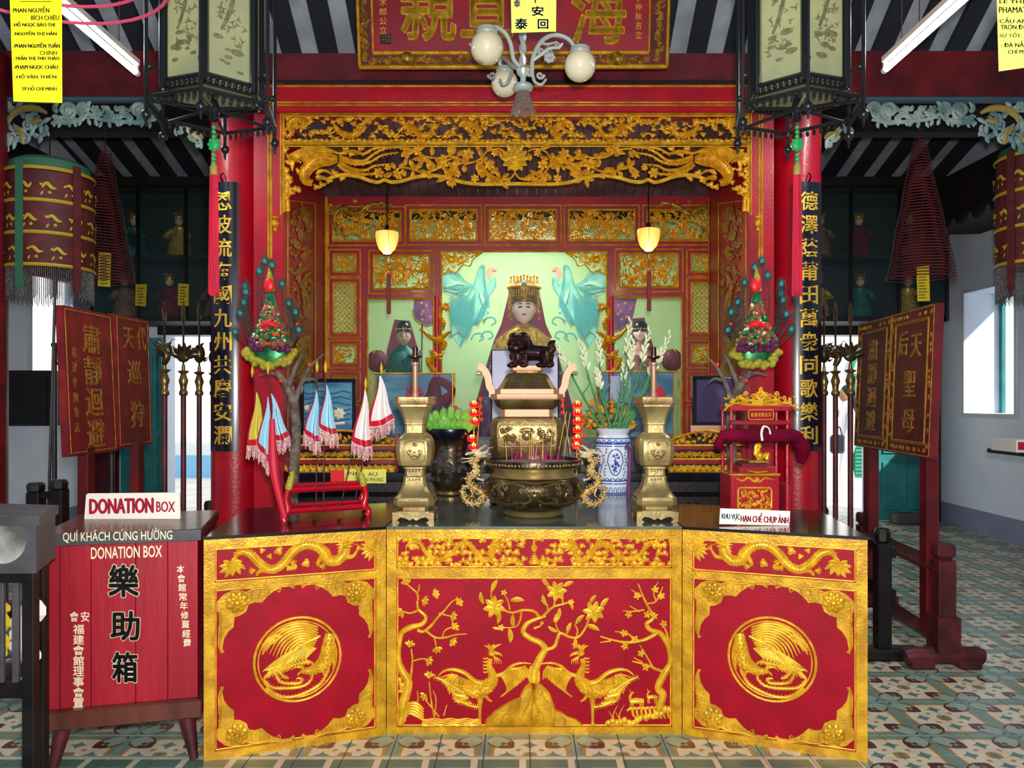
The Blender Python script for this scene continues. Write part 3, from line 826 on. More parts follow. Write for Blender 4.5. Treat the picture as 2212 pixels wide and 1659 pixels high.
for x, y, a in ((140,480,-1.9),(318,550,-.3),(248,590,.3),(115,665,2.8),(470,605,-.6),(430,690,.2),(445,765,-.7),(430,850,.6),(335,895,1.3),(160,880,-1.4),(275,975,.4),(285,1080,-1.5),(260,1200,2.4)):
    for k in range(4): q.leaf(x, y, a+(k-1.5)*.75, 40, 20, .55)
    q.dome(x, y, 14, 1, 6, w=4)
for k in range(9): q.cloud(110+rnd.uniform(-20,40), 1060+k*38, 24, k)
for k in range(5): q.stroke([(110,1300+20*k),(150,1260+14*k),(200,1250+20*k),(250,1290+18*k)], [8,12,12,6], .8, 3)
obj('magnolia_relief', q.mb, 'gold_bright', altar)
q = rel()
for k in range(6): q.stroke([(240+t*26, 1352+9*k+4*sin(t*1.6+k)) for t in range(15)], 4, .9, 2)
obj('water_relief', q.mb, 'gold_bright', altar)
# right plum tree
q = rel()
q.stroke([(1760,1290),(1790,1200),(1760,1150),(1800,1060),(1838,990),(1832,900),(1810,850),(1770,800),(1710,780),(1685,740),(1730,700),(1700,640),(1665,570),(1630,480)], [26,26,24,24,18,18,18,17,15,14,10,8,6,3], .85, 4)
for pts, r in (([(1750,800),(1700,830),(1640,850),(1560,860),(1470,845),(1385,820)], [14,12,10,7,4]), ([(1455,850),(1385,860)], [5,3]), ([(1605,845),(1560,800),(1480,790)], [7,5,3]), ([(1670,650),(1600,660),(1530,655)], [6,5,3]), ([(1640,662),(1575,625)], [5,3]),
               ([(1690,610),(1740,600),(1765,560),(1790,500)], [6,5,3]), ([(1745,595),(1730,530),(1760,470)], [5,4,2]), ([(1650,560),(1585,520)], [5,3]), ([(1800,1050),(1740,1030),(1700,1010),(1590,980)], [10,8,4]), ([(1725,1020),(1680,940),(1640,875)], [7,5,3]), ([(1835,880),(1815,800),(1790,745)], [9,7,5]), ([(1660,990),(1600,955)], [5,3])):
    q.stroke(pts, r, .9, 4)
for x, y in ((1625,560),(1740,520),(1780,560),(1570,680),(1540,800),(1545,885),(1690,680),(1650,930),(1680,1020),(1795,740),(1610,840),(1735,690)): q.flower(x, y, 27, 5, x)
obj('plum_tree_relief', q.mb, 'gold_bright', altar)
q = rel()
for k in range(16):
    q.dome(1440+k*26+rnd.uniform(-6,6), 1370-max(0,k-6)*9+rnd.uniform(-8,12), 26, .5, 8, .75, rnd.uniform(0,3))
for k in range(9): q.stroke([(1560+30*k,1300-4*k),(1590+28*k,1280),(1600+28*k,1330),(1640+24*k,1350)], [8,9,8,4], .8, 3)
for x in (1480,1520): q.stroke([(x,1370),(x-10,1320),(x+22,1260)], [5,4,1], .8, 2); q.stroke([(x,1370),(x-40,1300)], [5,1], .8, 2)
for bx, by, k in ((1620,1240,1.0),(1720,1215,.7)):     # two deer
    q.stroke([(bx-40*k,by),(bx,by-5),(bx+45*k,by)], [16*k,20*k,18*k], .9, 3); q.stroke([(bx-35*k,by),(bx-42*k,by-30*k),(bx-30*k,by-55*k)], [12*k,9*k,8*k], .9, 3); q.dome(bx-25*k, by-58*k, 12*k, .9, 7, .6)
    for dx in (-35,-22,28,42): q.stroke([(bx+dx*k,by+8),(bx+dx*k-3,by+30*k),(bx+dx*k,by+55*k)], [8*k,5*k,4*k], .9, 2)
    q.stroke([(bx-38*k,by-62*k),(bx-46*k,by-80*k)], [3,2], .9, 1)
obj('deer_relief', q.mb, 'gold_bright', altar)

def bat_corner(q):
    q.plate([(14,78),(60,30),(110,12),(150,12),(195,26),(240,6),(300,8),(365,0),(430,-10),(480,-8),(515,12),(508,34),(480,16),(430,16),(375,40),(335,70),(298,112),(255,104),(215,112),(198,160),(160,185),(122,192),(118,258),(86,285),(58,330),(46,395),(60,420),(38,428),(18,365),(22,260),(44,200),(14,140)], 0, .004)
    q.flower(140, 92, 82, 8, .3, .35, lay=2, w=4)
    q.dome(140, 95, 34, .6, 10, .85, w=12); q.dome(125, 85, 9, 1, 6, w=26); q.dome(160, 85, 9, 1, 6, w=26); q.stroke([(125,120),(145,130),(165,118)], 6, .9, 2, w=22)
    for k in range(4): q.spiral(140+56*cos(k*1.5), 95+50*sin(k*1.5), 18, 1.1, k, 1, 4, w=8)
    for x in (240, 290, 350, 420): q.stroke([(x,10),(x-8,50),(x-10+((x-240)*-.1),95-(x-240)*.36)], [6,5,2], .8, 2, w=6)
    for y in (200, 250, 310): q.stroke([(22,y),(60,y-10),(110,y-20-(y-200)*.3)], [5,5,2], .8, 2, w=5)
    q.stroke([(200,35),(260,12),(340,18),(420,-2),(490,0),(508,22)], [8,9,9,9,9,7], .8, 3, w=5)
    q.stroke([(30,150),(34,230),(34,320),(32,390),(50,420)], [8,9,9,8,7], .8, 3, w=5)
def medallion(q):
    q.stroke([(288*cos(2*pi*i/40), 288*sin(2*pi*i/40)) for i in range(40)], 9, .9, 1, closed=True)
    q.stroke([(262*cos(2*pi*i/40), 262*sin(2*pi*i/40)) for i in range(40)], 5, .9, 1, closed=True)
    q.dome(0, 0, 0.1)
    # wing feathers sweeping up and left
    for k in range(10):
        r_ = 246-15.5*k; a0, a1 = -1.0+.05*k, -2.75-.03*k
        q.stroke([(r_*cos(a0+(a1-a0)*t)+8*k*t, r_*sin(a0+(a1-a0)*t)+6*k*t) for t in (0,.25,.5,.75,1)], [6,10,10,8,2], .8, 3, w=k*.5)
    for k in range(12): q.stroke([(150-22*k,-150+4*k+k*k*.9),(110-22*k,-128+6*k+k*k*.9),(70-22*k,-132+9*k+k*k*.9)], [8,8,2], .8, 2, w=10)
    for k in range(7): q.stroke([(120-10*k,-60+9*k),(0-8*k,-70+13*k),(-120-4*k,-20+13*k),(-215+4*k,40+10*k)], [8,11,9,2], .8, 4, w=2)
    for k in range(12): q.stroke([(60-22*k,20+3*k),(40-23*k,-12+5*k),(10-22*k,-32+8*k)], [9,8,2], .8, 2, w=8)
    for k in range(10): q.stroke([(100-26*k,35+abs(k-3)*3),(70-24*k,20+3*k),(20-24*k,52+6*k if k > 3 else 44)], [8,9,3], .8, 2, w=5)
    for k in range(6): q.stroke([(-60-10*k,20+6*k),(-130-6*k,40+6*k),(-200-3*k,75+6*k),(-232+3*k,110)], [7,8,6,2], .8, 3)
    # body and neck
    q.scales([(215,-160),(205,-60),(190,20),(140,70),(80,90),(45,85)], [30,48,55,45,28,20])
    q.dome(35, 85, 24, .9, 8, .8, w=6); q.stroke([(20,88),(2,100),(-2,116)], [9,7,2], .9, 2, w=6); q.dome(30, 80, 5, 1.4, 6, w=26)
    for k in range(5): q.stroke([(40,68),(30-12*k,50),(16-16*k,36+9*k)], [7,6,2], .9, 2, w=6)
    for k in range(7): q.stroke([(230,-110+24*k),(250-abs(k-3)*2,-80+24*k),(248-k*3,-50+24*k)], [7,7,2], .8, 2, w=4)
    # tail plumes
    for pts in ([(-225,110),(-180,170),(-90,190),(0,195),(60,180),(95,140),(90,110)], [(-150,80),(-120,140),(-60,160),(10,165),(30,140),(-10,130)], [(-210,170),(-140,235),(-40,255),(60,235),(150,190),(190,130),(205,90),(185,70),(170,110),(190,140)], [(-130,60),(-95,110),(-60,125)]):
        q.stroke(pts, [8,11,11,9,5], .8, 4); q.fins(pts, [10,10,8], -1, 18, 12, 4); q.fins(pts, [9,9,7], 1, 22, 10, 4)
    for k in range(5): q.stroke([(-235,-60-28*k+k*k*3),(-205+18*k,-100-26*k),(-150+30*k,-140-22*k)], [5,7,2], .8, 2)
def wing_dragon(q):
    pth = [(225,300),(262,268),(320,282),(380,350),(455,402),(530,375),(600,292),(680,246),(760,262),(820,315),(835,360),(900,372),(950,330),(960,285)]
    q.scales(pth, [14,24,28,30,30,32,34,36,38,38,36,34], size=9); q.fins(pth, [20,30,34,38], -1, 17, 13)
    q.dragon_head(965, 262, -.15, 52)
    for a, L in ((2.2,95),(2.7,80),(1.7,100),(1.2,85),(.6,95),(.1,100),(-.5,70),(3.3,60),(-1.2,60)): q.leaf(205, 345, a, L, 34, .5, .7)
    q.spiral(205, 345, 34, 1.4, 0, 1, 7, w=8)
    for pts, cx, cy, ca in (([(800,330),(770,380),(775,400)],790,405,0),([(960,350),(1010,350),(1040,310)],1045,300,-.8),([(560,400),(620,400),(610,375)],600,372,-1.6),([(430,400),(380,410),(365,435)],345,400,3.0)):
        q.stroke(pts, [20,14,9], .9, 3); q.claw(cx, cy, ca, 36)
    q.cloud(510, 275, 34, 1); q.cloud(400, 268, 22, 2); q.cloud(690, 372, 34, 3); q.cloud(450, 310, 22, 5)
    for a in range(8): q.leaf(1165, 300, 1.9+a*.36, 105, 30, .5, .3)
    q.spiral(1150, 300, 38, 1.4, 3, 1, 8, w=6)

def wing(name, label, A, B, mirror):
    A = Vector(A+(0,)); B = Vector(B+(0,)); U = (B-A); Wd = U.length; U.normalize()
    W = Vector((U.y, -U.x, 0)); pl = Plane(Vector((A.x, A.y, TZ-.014)), U, (0,0,1), W)
    root = thing(name, label, 'altar', ((A.x+B.x)/2, (A.y+B.y)/2+.35, 0))
    panel_unit(root, pl, Wd, [(0,.042),(.185,.218),(.905,TZ-.014)], .044)
    # carcass behind the front
    if not mirror: poly = [(A.x-W.x*.022,A.y-W.y*.022),(B.x-W.x*.022-.003,B.y-W.y*.022),(-.61,4.45),(-1.44,4.2)]
    else: poly = [(A.x-W.x*.022+.003,A.y-W.y*.022),(B.x-W.x*.022,B.y-W.y*.022),(1.57,4.12),(.755,4.45)]
    m = MB(); m.hprism(poly, 0, TZ-.015); obj('cabinet_body', m, 'red_panel', root, False)
    if not mirror: poly = [(A.x+W.x*.006-.003,A.y+W.y*.006),(B.x-.003,B.y+W.y*.004),(-.608,4.45),(-1.445,4.2)]
    else: poly = [(A.x+.005,A.y+W.y*.004),(B.x+.004,B.y+W.y*.006),(1.575,4.12),(.752,4.45)]
    m = MB(); m.hprism(poly, TZ-.0135, TZ); obj('lacquer_top', m, 'black_lacquer', root, False)
    k = .00064; mir = None
    def rl(x0, y0, mx=None, my=None): 
        q = RL(pl, (x0, y0, k), -.0135, mx, my); return q
    PW = (Wd-.088)/k
    for cx_, cy_ in ((None,None),(PW/2,None),(None,.687/k/2),(PW/2,.687/k/2)):
        q = rl(.044, .218, cx_, cy_); bat_corner(q); obj('corner_relief', q.mb, 'gold_frame', root)
    q = rl(Wd/2, .218+.335, 0 if mirror else None); medallion(q); obj('phoenix_medallion', q.mb, 'gold_bright', root)
    q = rl(.044, .042, PW/2 if mirror else None); q.z = (.044-100*k if not mirror else .044+100*k, .042-240*k*.98, k); 
    wing_dragon(q); obj('dragon_relief', q.mb, 'gold_bright', root)
    return root
wing('altar_wing', 'left angled wing of the red and gold altar, phoenix roundel beside the donation box', (-1.332,3.33), (-.606,3.598), False)
wing('altar_wing', 'right angled wing of the red and gold altar, phoenix roundel below the photo sign', (.750,3.598), (1.475,3.325), True)
# ------------------------------------------------------------------ shrine: columns, beams, carved front, niche
DF = 5.2
for nm, px_, lb in (('red_column', 508, 'round red lacquered column left of the shrine, behind the couplet with the nine-provinces verse'), ('red_column', 1722, 'round red lacquered column right of the shrine, behind the right couplet board')):
    x = (px_-CX)*5.38/F
    c = thing(nm, lb, 'column', (x, 5.38, 0))
    m = MB(); m.lathe([(.155, .12), (.155, 3.9)], (x, 5.38, 0), 32); obj('shaft', m, 'red_lacquer', c)
    m = MB(); m.lathe([(.22, 0), (.24, .03), (.235, .07), (.19, .10), (.165, .12)], (x, 5.38, 0), 32); obj('stone_foot', m, 'wood_grey', c)
m = MB(); m.lathe([(.2,0),(.2,.1),(.13,.14),(.13,3.9)], ((-30-CX)*5.38/F, 5.38, 0), 24)
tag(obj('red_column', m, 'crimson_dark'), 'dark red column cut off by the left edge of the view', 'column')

shrine = thing('carved_shrine', 'red and gold carved shrine front with dragon frieze framing the glazed niche', 'shrine', ((1115-CX)*DF/F, DF+.1, 0))
m = MB(); m.px(548, 180, 612, 1400, DF, .16); obj('post', m, 'red_lacquer', shrine, False)
m = MB(); m.px(1617, 180, 1672, 1400, DF, .16); obj('post', m, 'red_lacquer', shrine, False)
m = MB(); m.px(548, 181, 1672, 240, DF-.02, .18, .004); obj('lintel', m, 'red_lacquer', shrine, False)
m = MB(); m.px(548, 225, 1672, 241, DF-.035, .05, .006); obj('lintel_moulding', m, 'red_lacquer', shrine, False)
FP = Plane.front(DF)
def bead(x0, y0, x1, y1, r=2.5, d=DF, mt='gold_frame', root=shrine, w0=0):
    q = R(Plane.front(d), (0,0,1), w0); q.stroke([(x0,y0),(x1,y1)], r, .9, 1); return obj('gold_bead', q.mb, mt, root)
for y in (186, 221): bead(548, y, 1672, y, 2.2, DF-.022)
bead(548, 227, 1672, 227, 1.6, DF-.037)
for x in (580, 586, 607, 1622, 1640, 1646): bead(x, 241 if x not in (580, 1646) else 228, x, 560 if x in (580,586,1640,1646) else 465, 2.4)
bead(610, 243, 1619, 243, 3.6); bead(610, 250, 1619, 250, 2.4); bead(612, 309, 1617, 309, 4.0)
for x in (613, 1616): bead(x, 243, x, 460, 2.6)
# the bulb ornaments at the foot of the gold strips
for x in (595, 1636):
    q = R(FP); q.dome(x, 483, 8, 1, 8, 1.3); q.dome(x, 470, 7, .9, 8, .6); q.cap(x, 496, 5); obj('bulb_ornament', q.mb, 'gold', shrine)
# frieze: dragons among clouds
Z2 = (560, 0, .2893)
rnd = random.Random(11)
for mr in (None, 1115):
    for pth in ([(205,1030),(245,990),(225,930),(270,890),(335,905),(320,960)], [(560,930),(600,985),(660,1010),(720,1005),(755,960)], [(1040,985),(1100,945),(1160,965),(1200,1010),(1260,1015),(1300,955)], [(1490,950),(1530,915),(1600,935),(1650,985),(1600,1030)]):
        q = R(FP, Z2, .004, mr); q.hs = 1.1
        q.scales(pth, [10,20,24,24,20,12], size=8); q.fins(pth, [20,24,20], 1, 18, 16)
        q.dragon_head(pth[-1][0]+14, pth[-1][1]-6, -.3, 30)
        q.claw(pth[2][0]-30, pth[2][1]+30, 2.4, 24); q.claw(pth[3][0]+10, pth[3][1]-40, -1.2, 24)
        obj('frieze_dragon', q.mb, 'gold', shrine)
    q = R(FP, Z2, .0, mr)
    for k in range(118):
        x = 190+k*14.8+rnd.uniform(-12,12)
        y = rnd.choice((885,905,925,960,990,1010))+rnd.uniform(-8,8)
        q.cloud(x, y, rnd.uniform(20,30), rnd.uniform(0,6), k)
        if k % 3 == 0: q.stroke([(x,y),(x+30,y+rnd.uniform(-40,40)),(x+60,y+rnd.uniform(-20,20))], [6,8,4], .9, 3)
    for k in range(44): q.dome(185+k*40, 1052+6*sin(k*1.7), 24, .5, 8, .62); q.spiral(190+k*40, 1048, 12, 1, k, 1, 3, w=10)
    q.stroke([(180,1060),(1960,1060)], [14,14], .5, 1)
    obj('frieze_clouds', q.mb, 'gold', shrine, kind='stuff')
    # valance
    q = R(FP, Z2, .0, mr); q.hs = 1.0
    EDGE = [(500,1345),(560,1322),(640,1308),(740,1322),(820,1350),(885,1364),(935,1345),(985,1362),(1060,1356),(1160,1328),(1280,1313),(1400,1328),(1520,1364),(1640,1378),(1780,1378),(1920,1376)]
    q.stroke(EDGE, 11, .9, 4); q.stroke([(x, y-13) for x, y in EDGE], 4, .9, 4)
    q.stroke([(180,1092),(1920,1092)], 5, .9, 1)
    obj('valance_edge', q.mb, 'gold_bright', shrine)
    q = R(FP, Z2, .0, mr); q.hs = 1.0
    vine = [(1060,1110),(1160,1120),(1230,1165),(1330,1180),(1430,1165),(1500,1190),(1580,1215),(1660,1180),(1700,1130),(1780,1112),(1830,1130)]
    vine2 = [(1000,1290),(1060,1250),(1140,1262),(1230,1285),(1320,1265),(1400,1200),(1480,1170)]
    vine3 = [(1400,1330),(1450,1300),(1480,1230),(1560,1215)]
    vine4 = [(1660,1180),(1670,1240),(1720,1300),(1800,1340),(1880,1330)]
    for v in (vine, vine2, vine3, vine4): q.stroke(v, 8, .9, 4)
    for k in range(84):
        v = (vine, vine2, vine3, vine4)[k % 4]; c = catmull(v, 5); p = c[rnd.randrange(len(c))]
        a = rnd.uniform(0, 6.28); q.leaf(p[0]+cos(a)*16, p[1]+sin(a)*14, a, rnd.uniform(52,84), rnd.uniform(30,44), .7, rnd.uniform(-.8,.8))
    for x, y, r in ((1180,1120,44),(1370,1225,50),(1560,1150,50),(1270,1310,30),(1720,1230,46),(1610,1330,36),(1480,1300,30),(1030,1300,38),(1760,1140,34),(890,1290,46),(960,1250,30)):
        q.flower(x, y, r, 6, x, .5, lay=2)
    obj('valance_vine', q.mb, 'gold', shrine)
    q = R(FP, Z2, .004, mr); q.hs = 1.15
    q.scales([(590,1190),(520,1190),(450,1195),(380,1240),(340,1300),(350,1350),(400,1370)], [22,52,58,50,44,34,24], size=11)
    for k in range(9): q.stroke([(600-8*k,1150-4*k),(480-10*k,1108+6*k),(340-8*k,1110+10*k),(200+6*k,1170+14*k)], [8,11,11,3], .8, 4)
    for k in range(11): q.stroke([(230+22*k,1225-8*abs(k-4)),(215+20*k,1195-8*abs(k-4)),(205+19*k,1180-8*abs(k-4))], [8,7,2], .8, 2, w=8)
    q.dome(450, 1330, 30, .9, 8, .8, w=6); q.stroke([(475,1330),(510,1345),(515,1365)], [14,9,2], .9, 2, w=8); q.dome(458, 1322, 7, 1.2, 6, w=32)
    for k in range(5): q.stroke([(430,1305),(445+14*k,1275),(480+22*k,1268+14*k)], [9,8,3], .9, 2, w=6)
    for pts in ([(600,1170),(700,1200),(790,1200),(860,1150),(950,1108),(1060,1105)], [(600,1190),(720,1225),(830,1210),(920,1160),(1040,1140)], [(600,1210),(700,1265),(800,1270),(860,1240),(980,1225)], [(590,1230),(650,1275),(760,1300),(860,1300),(910,1310)], [(600,1150),(700,1130),(780,1150),(860,1110),(980,1100)]):
        q.stroke(pts, [13,13,11,9,4], .8, 4); q.fins(pts, [12,10,8], 1, 30, 14, 4)
    obj('valance_phoenix', q.mb, 'gold', shrine)
    q = R(FP, Z2, .0, mr)
    for k in range(34):
        x = 195+rnd.random()**1.6*280; y = 1110+rnd.random()*(330 if x < 330 else 90)
        q.cloud(x, y, rnd.uniform(18,30), rnd.uniform(0,6), k+40)
    for x, y in ((520,1350),(470,1380),(430,1395),(210,1420),(240,1440),(280,1410),(200,1460),(560,1290),(620,1330),(690,1150),(760,1110),(640,1110)): q.cloud(x, y, 30, 0, x)
    for x in (188, 214): q.stroke([(x,1480),(x,1520),(x+2,1580)], [11,14,15], .8, 2); q.dome(x, 1482, 12, 1, 6)
    for k in range(5): q.stroke([(185,1250+50*k),(215,1270+50*k),(190,1290+50*k)], [12,14,8], .8, 3)
    obj('valance_clouds', q.mb, 'gold', shrine, kind='stuff')
q = R(FP, (1080,0,.2893), .006); q.hs = 1.2
for n, r, wd in ((12,105,44),(10,82,40),(8,56,34)):
    for k in range(n):
        a = 2*pi*k/n+n; q.leaf(112+cos(a)*r*.2, 1185+sin(a)*r*.2, a, r*.82, wd, .5, .1, w=(105-r)*.25)
q.dome(112, 1185, 30, .8, 8, w=20)
for k in range(4): q.stroke([(62+k*2,1215+14*k),(112,1235+14*k),(160-k*2,1215+14*k)], [6,9,6], .9, 3, w=18)
for s_ in (-1,1):
    q.stroke([(112,1290),(112+s_*30,1330),(112+s_*80,1350)], [8,7,4], .9, 3); q.leaf(112+s_*30, 1130, -1.57+s_*.5, 60, 34, .5)
obj('peony_relief', q.mb, 'gold_bright', shrine)
# niche ceiling boards
pr = None
for k in range(40):
    m = MB(); x = -.0
    x0 = -1.56+k*.0775
    m.add([(x0,5.34,3.46),(x0+.073,5.34,3.46),(x0+.073,6.45,3.14),(x0,6.45,3.14),(x0,5.34,3.48),(x0+.073,5.34,3.48),(x0+.073,6.45,3.16),(x0,6.45,3.16)], [(0,1,2,3),(4,7,6,5),(0,4,5,1),(1,5,6,2),(2,6,7,3),(3,7,4,0)])
    if pr is None: pr = obj('ceiling_board', m, 'ceiling_board', shrine, False); o = pr
    else:
        o = pr.copy(); COL.objects.link(o); o.location = (k*.0775, 0, 0)
m = MB(); m.box(-1.7, 1.7, 5.36, 7.75, 3.50, 3.54); m.box(-1.66, 1.62, 6.47, 7.7, 3.27, 3.31); struct('trim_6', m, 'dark_beam')
# niche side walls
for sx, xx, mr in ((1, -1.556, None), (-1, 1.525, 1116.5)):
    shrine_keep = shrine; shrine = thing('niche_side_panel', 'red side panel of the niche with gilt flowers, %s side' % ('left' if sx > 0 else 'right'), 'panel', (xx, 5.9, .95))
    m = MB(); m.box(xx-.03*sx, xx, 5.37, 6.33, .95, 3.48); obj('board', m, 'red_paint', shrine, False)
    sp = Plane.side(xx, sx)
    Z4 = (440, 360, .265)
    q = R(sp, Z4, .004, mr)
    for pts in ([(905,300),(905,1659),(905,2240)], [(985,250),(985,1659),(985,2240)], [(690,275),(905,300)], [(682,360),(682,1659),(682,2240)]): q.stroke(pts, 5, .8, 1)
    obj('gold_bead', q.mb, 'gold_frame', shrine)
    q = R(sp, Z4, .006, mr); q.hs = .5; r2 = random.Random(5)
    for k in range(13):
        x = r2.uniform(720,860); y = 350+k*32; q.flower(x, y, r2.uniform(28,40), 7, k, .7, lay=2)
    for k in range(46): q.leaf(r2.uniform(705,870), r2.uniform(330,740), r2.uniform(0,6.3), 44, 20, .8)
    obj('flower_relief', q.mb, 'gold_dark', shrine)
    q = R(sp, Z4, .006, mr); q.hs = .5
    for pts in ([(780,800),(770,900),(800,1000),(810,1100),(840,1180)], [(830,880),(800,960),(840,1080),(850,1170)], [(720,820),(700,840),(730,870),(760,850)], [(880,850),(830,900),(820,980)]): q.stroke(pts, [8,11,11,7], .8, 4)
    for k in range(22): q.flower(r2.uniform(700,880), 810+k*24, r2.uniform(16,26), 5, k, .7)
    for k in range(30): q.leaf(r2.uniform(700,870), r2.uniform(800,1330), r2.uniform(0,6.3), 40, 16, .8)
    obj('branch_relief', q.mb, 'gold_dark', shrine)
    q = R(sp, Z4, .006, mr); q.hs = .5
    q.scales([(860,1390),(800,1430),(780,1500),(820,1580),(850,1660),(800,1740)], [20,40,44,40,40,26], size=12)
    for k in range(10): q.stroke([(870,1420+26*k),(800,1450+28*k),(740,1500+30*k)], [9,10,3], .8, 3)
    for k in range(16): q.leaf(r2.uniform(700,860), r2.uniform(1780,2150), r2.uniform(0,6.3), 50, 24, .8)
    obj('phoenix_relief', q.mb, 'gold_dark', shrine); shrine = shrine_keep
m = MB(); m.px(588, 466, 612, 1100, DF+.02, .01); obj('glass_strip', m, 'soft_green', shrine, False, label='narrow pale green glass strip')
m = MB(); m.px(1619, 466, 1636, 1100, DF-.004, .01); obj('gold_strip', m, 'red_paint', shrine, False)
# back screen
front_shrine = shrine
shrine = thing('niche_screen', 'red and gold panelled screen with pierced panels and dragon posts inside the niche', 'screen', (0, 6.35, 1.12))
DS = 6.35
holes = [(718,455,866,521),(885,452,1031,520),(1056,452,1203,520),(1228,452,1372,520),(1398,452,1542,520)]
for y0, y1 in ((548,588),(610,720),(744,786),(812,858),(884,930)): holes += [(719,y0,769,y1),(1493,y0,1541,y1)]
holes += [(806,550,928,625),(1338,547,1466,621),(793,645,938,960),(952,542,1312,960),(1324,642,1474,960)]
xs = sorted({703,1562}|{h[0] for h in holes}|{h[2] for h in holes}); ys = sorted({420,960}|{h[1] for h in holes}|{h[3] for h in holes})
scr = MB()
for j in range(len(ys)-1):
    run = None
    for i in range(len(xs)-1):
        cx_ = (xs[i]+xs[i+1])/2; cy_ = (ys[j]+ys[j+1])/2
        solid = not any(h[0] < cx_ < h[2] and h[1] < cy_ < h[3] for h in holes)
        if solid and run is None: run = xs[i]
        if (not solid or i == len(xs)-2) and run is not None:
            scr.px(run, ys[j], xs[i] if not solid else xs[i+1], ys[j+1], DS, .05); run = None
obj('screen_frame', scr, 'red_paint', shrine, False)
SP = Plane.front(DS)
def rectbead(q, x0, y0, x1, y1, r): 
    for p in ([(x0,y0),(x1,y0)], [(x0,y1),(x1,y1)], [(x0,y0),(x0,y1)], [(x1,y0),(x1,y1)]): q.stroke(p, r, .9, 1)
for i, h in enumerate(holes):
    big = i >= len(holes)-3
    q = R(SP); rectbead(q, h[0]+1, h[1]+1, h[2]-1, h[3]-1, 2.2)
    if not big: rectbead(q, h[0]-9, h[1]-9, h[2]+9, h[3]+9, 1.5)
    obj('gold_moulding', q.mb, 'gold_frame', shrine)
q = R(SP)
for x in (705, 1560): q.stroke([(x,425),(x,960)], 3, .9, 1)
obj('gold_moulding', q.mb, 'gold_frame', shrine)
def filigree(q, x0, y0, x1, y1, n, seed, leafy=.6):
    r = random.Random(seed); W = x1-x0; Hh = y1-y0
    for k in range(n):
        x = r.uniform(x0, x1); y = r.uniform(y0, y1); a = r.uniform(0, 6.28); L = r.uniform(8, 17)
        b = (min(max(x+cos(a)*L, x0), x1), min(max(y+sin(a)*L, y0), y1)); c2 = (min(max(b[0]+cos(a+1)*L*.7, x0), x1), min(max(b[1]+sin(a+1)*L*.7, y0), y1))
        q.stroke([(x,y), b, c2], [1.2, 1.3, .8], 1, 2)
        if r.random() < leafy: q.leaf(b[0], b[1], a+r.uniform(-1,1), r.uniform(7,11), r.uniform(3.5,5.5), .7, .4, w=.5)
    for k in range(int(n*.14)): q.flower(r.uniform(x0+5, x1-5), r.uniform(y0+5, y1-5), r.uniform(4, 6.5), 5, k, .7)
for i, h in enumerate(holes[:-3]):
    q = R(SP, (0,0,1), -.02)
    w_ = h[2]-h[0]; hh = h[3]-h[1]
    if hh > 100:
        nx = 5; ny = 10
        for a in range(nx):
            for b in range(ny):
                x = h[0]+(a+.5)*w_/nx; y = h[1]+(b+.5)*hh/ny
                q.stroke([(x-w_/nx*.5, y), (x, y-hh/ny*.5), (x+w_/nx*.5, y), (x, y+hh/ny*.5)], 1.5, .9, 1, closed=True); q.cap(x-w_/nx*.5, y, 2.2)
        nm = 'lattice_panel'
    else:
        filigree(q, h[0]+2, h[1]+2, h[2]-2, h[3]-2, int(w_*hh/62), i+5); nm = 'pierced_panel'
    obj(nm, q.mb, 'gold', shrine)
for mr in (None, 1129):
    q = R(SP, (0,0,1), .004, mr); r2 = random.Random(8)
    for k in range(26):
        t = r2.random(); x = 712+t*140; y = 430+r2.random()*(36 if x > 745 else 90)*(1-.3*t)
        q.cloud(x, y, r2.uniform(4.5,8), r2.uniform(0,6), k)
    q.scales([(730,500),(722,470),(740,450),(770,462),(795,445),(830,438)], [4,6,7,7,6,4], size=2.6); q.dragon_head(730, 455, 2.5, 9)
    obj('corner_dragon', q.mb, 'gold_dark', shrine)
for mr in (None, 1132):
    q = R(SP, (0,0,1), -.01, mr); r2 = random.Random(9)
    for k in range(60):
        t = r2.random()**1.3; x = 955+t*84; y = 544+r2.random()*46*(1-t)**.9
        if r2.random() < .5: q.spiral(x, y, r2.uniform(3.5,6), 1.1, r2.uniform(0,6), 1, 1.3)
        else: q.leaf(x, y, r2.uniform(0,6.3), 9, 5, .8)
    q.dome(975, 560, 10, .6, 8, .8); q.dragon_head(972, 560, .6, 8)
    q.stroke([(956,592),(975,584),(985,588),(1000,572),(1015,574),(1022,560),(1042,545)], 1.4, .9, 4)
    obj('corner_bracket', q.mb, 'gold_bright', shrine)
